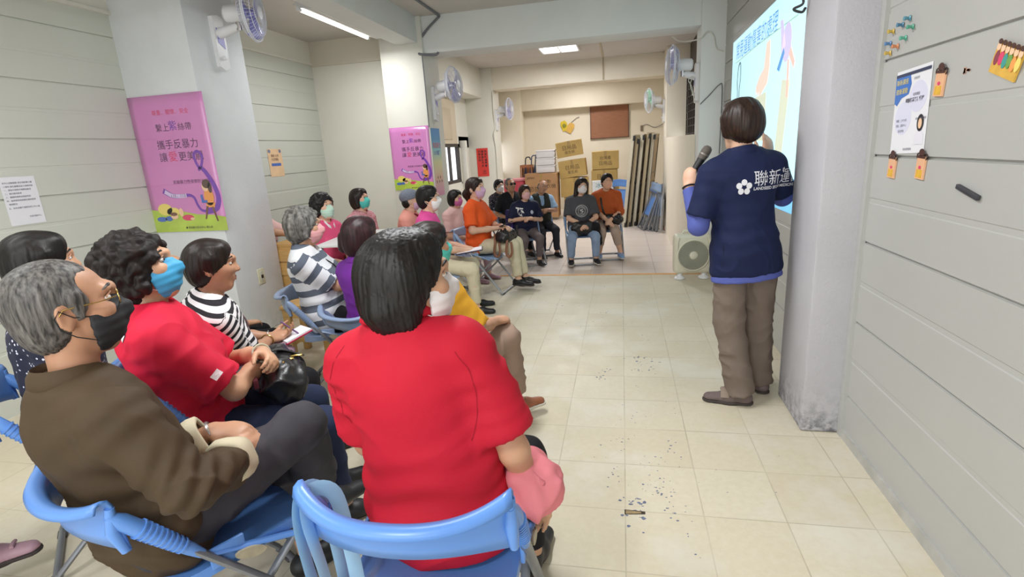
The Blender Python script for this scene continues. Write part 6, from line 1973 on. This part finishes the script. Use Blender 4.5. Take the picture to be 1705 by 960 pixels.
def ringpoly(r0, r1, n=32): return [[(r0 * math.cos(2 * PI * i / n), r0 * math.sin(2 * PI * i / n)), (r1 * math.cos(2 * PI * i / n), r1 * math.sin(2 * PI * i / n)), (r1 * math.cos(2 * PI * (i + 1) / n), r1 * math.sin(2 * PI * (i + 1) / n)), (r0 * math.cos(2 * PI * (i + 1) / n), r0 * math.sin(2 * PI * (i + 1) / n))] for i in range(n)]
lt = [[(x * .068 - .005, .068 * y) for x, y in ((math.cos(a) - .08, math.sin(a)), (math.cos(a) + .08, math.sin(a)), (math.cos(a) * .84 + .06, math.sin(a) * .84), (math.cos(a) * .84 - .06, math.sin(a) * .84))] for a in [2 * PI * i / 26 for i in range(26)]]
on_surface(J.shirt, shapes_mesh(ringpoly(.076, .082) + ringpoly(.044, .049) + lt + [ell(-.01, .01, .012, .015), ell(.012, -.005, .014, .010), [(-.02, -.03), (.02, -.03), (.012, -.02), (-.012, -.02)], ell(.01, .022, .008, .008)]), 'chest_print', mat('pale_grey_print', '#bfc0c2', .7, .1, 100), fr, J.body)
seat_chair(J, 'pale blue folding chair under the woman in the charcoal t-shirt', 'paleblue', .92, z=zb)
J = person('woman with a peach mask in a rust coloured top, rightmost of the seated people', (-.205, 7.62, .95), R_(-84), .89, zb, look=R_(-72), pitch=.10, roll=-.08, sw=.170, top=dict(mat=M_rust, sleeve=1.15, cuffr=.05, inf=.02), bottom=dict(mat=cloth('stone_cropped_trousers', '#b09c8e'), len=.62), shoes=(SH_blue, SO_white), hair='short', hmat=H_black, mask=(MK_peach, MK_peach), sk=S_light, h=MID, spread=.05,
           arms={'R': dict(w=(.32, .0, .05), pole=(-.2, -.8, -.5)), 'L': dict(w=(.31, .05, .08), pole=(-.2, .8, -.5), d=(.6, -.6, -.4))},
           ankles=[(.36, .18, -.43), (.36, -.14, -.43)])
J21 = J
ring(J, J.wr[1] - unit(J.wr[1] - J.el[1]) * .02, J.wr[1] - J.el[1], .030, .010, 'wristwatch', M_black_pl, .004)
body_tube(J, [jp(J, .03, -.095, .475), jp(J, .155, -.09, .36), jp(J, .195, -.075, .24), jp(J, .185, -.03, .12)], .012, 'bag_strap', M_bagblack, .004)
seat_chair(J, 'pale blue folding chair under the woman in the rust top', 'paleblue', .92, z=zb)

# ---- the presenter
J = person('presenter in a navy polo standing with a microphone, seen from behind', (.590, 2.98, 1.505), R_(104), 1.0, 0.0, look=R_(112), pitch=.02, lean=.0, P=(.640, 2.95, .845), sw=.158, bulk=.90,
           knees=[('w', .575, 2.945, .475), ('w', .735, 3.04, .475)], ankles=[('w', .635, 2.90, .085), ('w', .775, 3.08, .085)], feet=[R_(172), R_(120)],
           arms={'L': dict(e=('w', .392, 2.91, 1.005), w=('w', .352, 3.02, 1.205), d=(.25, -.15, .9), pn=(.6, -.6, .2), curl=1.15), 'R': dict(e=('w', .85, 3.12, 1.12), w=('w', .795, 3.25, 1.325), d=(.1, .0, .95), pn=(.8, .3, 0), curl=.45, point=True)},
           top=dict(mat=M_navy, sleeve=.80, hem=-.10, inf=.022, wide=.012, collar=M_navy, fold=.005, hemr=.130), bottom=dict(mat=M_taupe, loose=.022, len=1.07, fold=.010), shoes=(SH_taupe, SO_dark), hair='bowl', hmat=H_brown, mask=None, sk=S_light, h=NEAR, stand=True, hs=1.02)
JP = J
# undershirt: sleeves and hem
Sx = Sdf()
for sd in (1, -1):
    e2 = J.el[sd] + (J.wr[sd] - J.el[sd]) * .93
    Sx.rc(J.sh[sd] * .4 + J.el[sd] * .6, J.el[sd], .052, .049, .02).rc(J.el[sd], e2, .049, .036, .02, 1, [(e2, J.wr[sd] - J.el[sd])])
MT = np.stack([J.Lt, J.Ft, J.Ut]); 
Sx.rc(J.P - J.Ut * .12, J.P + J.Ut * .10, .126, .100, .02, 1, [(J.P - J.Ut * .132, -J.Ut), (J.P + J.Ut * .02, J.Ut)], (J.Lt, 1.48))
sdf_obj('undershirt', Sx, NEAR, M_periw, J.root, J.body, folds(.002, 12, 3.0))
# velcro strap over the front shoe
b = J.an[1] + J.ft[1] * .075 - np.array([0, 0, .005]); n_ = np.cross([0, 0, 1], J.ft[1])
body_tube(J, [b - n_ * .050 + np.array([0, 0, -.030]), b - n_ * .03 + np.array([0, 0, -.006]), b + np.array([0, 0, .002]), b + n_ * .03 - np.array([0, 0, .008]), b + n_ * .048 - np.array([0, 0, .034])], .022, 'shoe_strap', mat('stone_strap', '#8c7d70', .8, .1), .005)
ring(J, J.wr[1] - unit(J.wr[1] - J.el[1]) * .004, J.wr[1] - J.el[1], .030, .007, 'wristwatch', M_black_pl, .004)
# back print: five petal emblem and lettering
bk = J.N - J.Ut * .118 - J.F * .3 - J.L * .012
fr = frame(bk - J.root, -J.L, J.U)
M_prn = mat('white_print', '#e3e4ea', .7, 0)
pet = [ell(.024 * math.cos(a + PI / 2), .024 * math.sin(a + PI / 2), .0135, .0155, 14) for a in [2 * PI * i / 5 for i in range(5)]]
on_surface(J.shirt, shapes_mesh(pet), 'emblem_print', M_prn, fr @ Matrix.Translation((-.062, -.010, 0)), J.body, .0015)
on_surface(J.shirt, text_mesh('聯新運醫', .080, 'LEFT'), 'back_lettering', M_prn, fr @ Matrix.Translation((-.018, .0, 0)), J.body, .0015)
on_surface(J.shirt, text_mesh('LANDSEED SPORTS MEDICINE', .0205, 'LEFT', 0, .0004), 'back_lettering', M_prn, fr @ Matrix.Translation((-.018, -.026, 0)), J.body, .0015)
on_surface(J.shirt, shapes_mesh([[(0, 0), (.002, 0), (.002, .19), (0, .19)]]), 'side_seam', mat('dark_navy_seam', '#101730', .8, 0), frame(J.P - J.root + J.U * .05 - J.L * .0 - J.F * .3, -J.L, J.U) @ Matrix.Translation((-.155, -.1, 0)), J.body)  # thin seam strip in a darker navy than the shirt
# microphone
hd_ = J.wr[1] + unit(np.array([.0, .10, .9])) * .075
m0 = hd_ + np.array([-.005, .01, -.05]); m1 = np.array([.452, 3.06, 1.402]); ax = unit(m1 - m0)
b_ = V(m0); e = empty('microphone', b_); tag(e, 'grey wireless microphone held by the presenter', 'microphone')
MM = Matrix.Identity(4); z_ = V(ax); x_ = z_.orthogonal().normalized(); y_ = z_.cross(x_); MM = Matrix((x_, y_, z_)).transposed().to_4x4()
Lm = float(np.linalg.norm(m1 - m0))
MB().lathe([(0, -.02), (.014, -.018), (.017, .02), (.020, Lm - .085), (.022, Lm - .07), (0, Lm - .07)], MM, 18).build('microphone_handle', M_black_pl, e)
MB().lathe([(0, Lm - .072), (.021, Lm - .072), (.0255, Lm - .045), (.026, Lm - .02), (.023, Lm - .004), (.012, Lm + .006), (0, Lm + .008)], MM, 20).build('microphone_head', mat('grey_mesh', '#5d5750', .6, .15, 200, .6, 400), e)
MB().lathe([(.0262, Lm - .048), (.0275, Lm - .044), (.0262, Lm - .040)], MM, 20).build('microphone_ring', mat('grey_ring', '#8a857e', .4, 0, metal=.5), e)
# ================================================================== THINGS CARRIED, FURNITURE OF THE AUDIENCE
def soft(name, prims, h, m, loc, parent=None, amp=.006, sc=14, seed=0.):
    S = Sdf()
    for p_ in prims:
        if p_[0] == 'el': S.el(p_[1], p_[2], p_[3] if len(p_) > 3 else None, .03)
        else: S.rc(*p_[1:5], .03, sq=p_[5] if len(p_) > 5 else None)
    return sdf_obj(name, S, h, m, np.array(loc), parent, folds(amp, sc, seed))
def bag(label, c, F, L, size, m, loc_mat=None, name='handbag', cat='bag', h=.008, yaw=0.0):
    c = np.array(c, float); e = empty(name, c); tag(e, label, cat)
    M = np.stack([unit(L), unit(F), np.array([0, 0, 1.0])])
    S = Sdf(); sx, sy, sz = size
    S.rc(c - M[0] * sx * .36 - M[2] * sz * .12, c + M[0] * sx * .36 - M[2] * sz * .12, sz * .42, sz * .42, .03, sq=(M[1], sy / sz * .95))
    S.rc(c - M[0] * sx * .30 + M[2] * sz * .16, c + M[0] * sx * .32 + M[2] * sz * .12, sz * .34, sz * .36, .05, sq=(M[1], sy / sz * .7))
    o = sdf_obj('bag_body', S, h, m, c, None, folds(.020, 13, 4.1)); o.parent = e; o.location = (0, 0, 0)
    return e

# black handbag on the lap of the woman with the blue mask
J = J4
c = jp(J, .30, .0, .125); e = bag('black leather handbag with gold fittings on the lap of the woman with the blue mask', c, J.F, J.L, (.30, .20, .16), M_bagblack)
for k in range(3):
    q = jp(J, .26 + .04 * k, -.10 + .05 * k, .20 - .01 * k) - c
    MB().tube([V(q), V(q + J.F * .03), V(q + J.F * .05 - J.L * .01)], .0045, 6).build('gold_buckle', M_gold, e)
MB().tube([V(q_) for q_ in spline([jp(J, .18, -.10, .12) - c, jp(J, .22, -.06, .21) - c, jp(J, .30, .0, .22) - c, jp(J, .40, .04, .16) - c], 6)], .008, 8, flat=.004).build('bag_strap', M_bagblack, e)
c = jp(J, .20, -.12, .155); o = MB().box((0, 0, 0), (.018, .075, .035), rotz(J.yaw), .004).build('phone', mat('maroon_case', '#5e2430', .35, .05)); o.location = V(c); tag(o, 'small maroon phone tucked beside the black handbag', 'phone')

# notebook, pen, purse and shoulder bag of the striped woman
J = J5
c = jp(J, .455, .10, .15); e = empty('notebook', V(c), J.yaw + .2); e.rotation_euler = (.0, -.22, J.yaw + .2); tag(e, 'small pink covered notebook held by the striped woman', 'notebook')
MB().box((0, 0, -.006), (.15, .11, .008), None, .002).build('cover', mat('crimson_cover', '#b3244a', .5, .05), e)
MB().box((0, 0, .002), (.142, .104, .008)).build('pages', M_whitep, e, smooth=False)
c = jp(J, .42, .10, .19); e = empty('pen', V(c)); tag(e, 'violet pen in the hand of the striped woman', 'pen')
MB().tube([V(jp(J, .47, .07, .158) - c), V(jp(J, .40, .12, .235) - c)], .0045, 8).build('barrel', mat('violet_pen', '#6d4a7c', .4), e)
MB().tube([V(jp(J, .478, .064, .150) - c), V(jp(J, .47, .07, .158) - c)], [.001, .004], 8).build('tip', M_silver, e)
bag('mauve shoulder bag on the lap of the striped woman under the notebook', jp(J, .33, .10, .085), J.F, J.L, (.24, .20, .09), cloth('mauve_cloth', '#8f7480', .75), name='shoulder_bag')
c = jp(J, .25, -.07, .115); e = empty('purse', V(c), J.yaw); e.rotation_euler = (.1, -.12, J.yaw); tag(e, 'flat tan purse lying on the lap of the striped woman', 'purse')
MB().box((0, 0, 0), (.17, .11, .016), None, .006, 3).build('purse_body', mat('tan_leather', '#cdb48a', .5, .06), e)
MB().prism([(-.085, -.0), (.085, 0), (.06, .05), (-.06, .05)], .0085, .0105).build('purse_flap', mat('tan_leather_dark', '#c2a77c', .5, .06), e, smooth=False)
MB().lathe([(0, .004), (.006, .003), (.007, 0), (0, 0)], Matrix.Translation((0, .012, .0105)), 12).build('purse_button', M_gold, e)

# pink cloth jacket in the lap of the woman in red
J = J2
c = np.array([-.225, 1.16, .615])
e = empty('folded_jacket', V(c)); tag(e, 'crumpled salmon pink jacket held by the woman in red', 'jacket')
S = Sdf()
for p_, r in (((-.02, .02, .035), (.055, .08, .035)), ((.022, .0, .01), (.045, .065, .04)), ((.0, -.03, -.015), (.045, .055, .038)), ((.026, .03, -.03), (.036, .06, .040))): S.el(c + A(p_), A(r), None, .03)
o = sdf_obj('jacket_body', S, .007, cloth('salmon_cloth', '#dc8088', .75), c, None, folds(.016, 16, 2.2)); o.parent = e; o.location = (0, 0, 0)
MB().tube([V((.0, -.02, .055)), V((.03, -.04, .04)), V((.055, -.02, .0)), V((.05, .02, -.04))], .010, 8, flat=.007).build('jacket_hem', cloth('salmon_cloth_dark', '#cc737b', .75), e)

# pale blue bag hung on the left end of the near chair's backrest
F, L = J2.F, J2.L; base = J2.P - F * .035
ch = lambda f, l, z: np.array([base[0], base[1], 0]) + F * (f + .075) + L * l + np.array([0, 0, z - .022])
c = ch(-.30, .20, .40); e = empty('tote_bag', V(c)); tag(e, 'pale blue and white cloth bag hanging from the near chair back', 'bag')
strap = mat('pale_blue_strap', '#9cc6e8', .5, .05)
for dl in (0.0, .035):
    pts = [ch(-.315, .19 - dl, .46), ch(-.322, .205 - dl, .62), ch(-.318, .213 - dl * .6, .74), ch(-.285, .215 - dl * .5, .778), ch(-.245, .20 - dl, .745), ch(-.24, .185 - dl, .60), ch(-.25, .17 - dl, .46)]
    MB().tube([V(q_ - c) for q_ in spline(pts, 6)], .017, 8, flat=.0022).build('strap', strap, e)
S = Sdf(); M = np.stack([L, F, np.array([0, 0, 1.0])])
S.el(c + A((0, 0, -.06)), A([.11, .045, .17]), M, .03).el(c + A((0, 0, .06)) - L * .0, A([.085, .04, .09]), M, .03)
o = sdf_obj('bag_body', S, .008, mat('pale_cloth_bag', '#c9cbd2', .7, .06), c, None, folds(.014, 12, 7.)); o.parent = e; o.location = (0, 0, 0)
MB().box((0, 0, -.03), (.07, .004, .06), Matrix.Translation(V(-F * .048)) @ rotz(J2.yaw + PI / 2), .001).build('red_print', mat('crimson_print', '#b8305a', .6, .1), e)

# phone, handbag of the woman in orange
J = J15
c = jp(J, .34, -.01, .11); e = bag('black handbag with brown straps on the lap of the woman in orange', c, J.F, J.L, (.26, .22, .13), M_bagblack)
mb_ = mat('brown_leather_strap', '#7d5138', .5, .1)
for f in (.24, .38):
    MB().tube([V(q_ - c) for q_ in spline([jp(J, f, -.09, .14), jp(J, f + .02, -.15, .06), jp(J, f + .01, -.165, -.06), jp(J, f + .045, -.165, -.10), jp(J, f + .075, -.16, -.05), jp(J, f + .06, -.13, .06)], 5)], .013, 8, flat=.004).build('bag_strap', mb_, e)
c = jp(J, .36, -.04, .245); o = MB().box((0, 0, 0), (.14, .07, .010), Matrix.Rotation(J.yaw, 4, 'Z') @ Matrix.Rotation(-.35, 4, 'Y'), .003).build('phone', M_black_pl); o.location = V(c); tag(o, 'black phone in the hands of the woman in orange', 'phone')
# tablet of the woman in hot pink
J = J13
c = jp(J, .40, .0, .10); e = empty('tablet', V(c), J.yaw); e.rotation_euler = (0, -.12, J.yaw); tag(e, 'white tablet in a dark case on the lap of the woman in hot pink', 'tablet')
MB().box((0, 0, 0), (.25, .18, .012), None, .004).build('case', mat('plum_case', '#3c2f42', .5), e)
MB().box((0, 0, .0068), (.235, .165, .002)).build('screen', mat('bright_paper_screen', '#dfe3ea', .25, 0, emit=.25), e, smooth=False)
c = jp(J, .10, .0, .30)
body_tube(J, [hpt(J, -.02, -.06, -.14), jp(J, .13, -.06, .36), jp(J, .16, .0, .26), jp(J, .13, .06, .36), hpt(J, -.02, .06, -.14)], .005, 'lanyard', mat('violet_lanyard', '#7d4aa0', .6))
MB().box((0, 0, 0), (.004, .055, .085), Matrix.Translation(V(jp(J, .172, .0, .215) - J.root)) @ rotz(J.yaw), .002).build('name_badge', M_whitep, J.body)

# woman in the navy polo: jacket over the chair side, black umbrella
J = J18
c = jp(J, -.02, -.26, .08); e = empty('hanging_jacket', V(c)); tag(e, 'dark purple jacket hanging from the chair of the woman in the navy polo', 'jacket')
S = Sdf(); S.rc(c + A((0, 0, .20)), c + A((.0, .0, -.22)), .05, .065, .03).rc(c + A((.03, .05, .18)), c + A((.02, .04, -.14)), .04, .05, .03)
o = sdf_obj('jacket_body', S, .009, cloth('dark_purple_cloth', '#2b2150', .8), c, None, folds(.016, 12, 3.)); o.parent = e; o.location = (0, 0, 0)
MB().tube([V((0.035, -.035, .16)), V((.04, -.04, -.2))], .006, 6).build('piping', cloth('violet_piping', '#6a4aa0'), e)
c = np.array([-1.40, 7.00, ZB]); e = empty('umbrella', V(c)); tag(e, 'black folded umbrella standing beside the navy polo woman', 'umbrella')
MB().tube([V((0, 0, 0.0)), V((0, 0, .05)), V((.0, .005, .25)), V((.0, .01, .40)), V((0, .012, .45))], [.02, .07, .085, .06, .018], 14).build('canopy', mat('black_nylon', '#16161a', .6, .1, 10, .3, 30), e)
MB().tube([V((0, .012, .44)), V((0, .02, .58))], .012, 8).build('handle', M_black_pl, e)
# black bag and jacket in the lap of the charcoal t-shirt woman, bag of the rust woman
J = J20
bag('black bag on the lap of the woman in the charcoal t-shirt', jp(J, .30, .0, .03), J.F, J.L, (.22, .13, .18), M_bagblack)
c = jp(J, .30, .13, .02); e = empty('draped_jacket', V(c)); tag(e, 'black jacket draped over the knee of the woman in the charcoal t-shirt', 'jacket')
S = Sdf(); S.rc(c + A((-.06, .05, .04)), c + A((.05, 0, .0)), .055, .06, .03).rc(c + A((.05, 0, .0)), c + A((.10, .02, -.20)), .06, .04, .03)
o = sdf_obj('jacket_body', S, .009, M_blackc, c, None, folds(.014, 12, 8.)); o.parent = e; o.location = (0, 0, 0)
J = J21
bag('black shoulder bag on the lap of the woman in the rust top', jp(J, .24, .08, .07), J.F, J.L, (.20, .14, .14), M_bagblack, name='shoulder_bag')

# ---------------- wooden desk by the pillar, wooden stool, white table of the bay
wood_l = bpy.data.materials.new('light_wood'); wood_l.use_nodes = True
nt = NT(wood_l); f = nt.noise(2.5, 5, nt.obj((3, 3, 30)), .6); nt.l(nt.ramp(f, [(.3, '#b98f55'), (.7, '#d0a868')]), nt.b.inputs['Base Color']); nt.b.inputs['Roughness'].default_value = .5
e = empty('desk', (-2.93, 4.86, 0)); tag(e, 'light wooden desk with drawers behind the near left pillar', 'desk')
MB().box((.0, 0, .715), (.62, 1.0, .03), None, .004).build('desk_top', wood_l, e, smooth=False)
mb = MB(); mb.box((0, -.485, .35), (.56, .025, .70)).box((0, .485, .35), (.56, .025, .70)).box((-.27, 0, .4), (.02, .96, .5)); mb.build('desk_frame', wood_l, e, smooth=False)
for k in range(2):
    d = MB().box((.0, -.502, .62 - .13 * k), (.50, .02, .115), None, .003).build('drawer', wood_l, e, smooth=False)
    MB().lathe([(0, .02), (.012, .016), (.006, 0), (0, 0)], Matrix.Translation((0, -.512, .62 - .13 * k)) @ Matrix.Rotation(PI / 2, 4, 'X'), 12).build('knob', mat('dark_knob', '#4a3a2a', .4), d)
c = V((-2.83, 4.62, .7315)); e = empty('booklet', c, .3); tag(e, 'open white booklet with a dark cover lying on the wooden desk', 'booklet')
MB().box((0, 0, .004), (.16, .22, .008)).build('cover', M_black_pl, e, smooth=False)
MB().box((0, 0, .0105), (.15, .21, .005)).build('pages', M_whitep, e, smooth=False)

def stool(x, y, rz, label, hgt=.44, wd=.34):
    e = empty('stool', (x, y, 0), rz); tag(e, label, 'stool', 'light wooden stools')
    MB().box((0, 0, hgt - .015), (wd, wd, .03), None, .006).build('stool_seat', wood_l, e)
    for sx in (-1, 1):
        for sy in (-1, 1): MB().box((sx * (wd / 2 - .035), sy * (wd / 2 - .035), (hgt - .03) / 2), (.05, .05, hgt - .03), None, .004).build('leg', wood_l, e, smooth=False)
    mb = MB()
    for s in (-1, 1): mb.box((s * (wd / 2 - .035), 0, .13), (.025, wd - .12, .04)).box((0, s * (wd / 2 - .035), .17), (wd - .12, .025, .04))
    mb.build('stretcher', wood_l, e, smooth=False)
stool(-3.47, 4.55, 0, 'light wooden stool hidden behind the near left pillar', .40, .30)
stool(-2.34, 3.50, .2, 'light wooden stool behind the chair of the grey haired woman')
stool(-2.15, 2.62, .1, 'light wooden stool beside the knees of the striped woman', .42, .30)
# white tray table in front of the woman in the pink polo
e = empty('side_table', (-2.22, 4.16, 0), .1); tag(e, 'white folding table in front of the woman in the pink polo', 'table')
MB().box((0, 0, .80), (.42, .80, .022), None, .006).build('tabletop', mat('white_laminate', '#dfe0e0', .4, .02), e)
MB().box((.195, 0, .60), (.012, .76, .38), None, .003).build('front_panel', mat('white_laminate', '#dfe0e0'), e, smooth=False)
for sx in (-1, 1):
    for sy in (-1, 1): MB().tube([(sx * .17, sy * .36, .79), (sx * .19, sy * .37, .0)], .012, 8).build('leg', M_cframe, e)
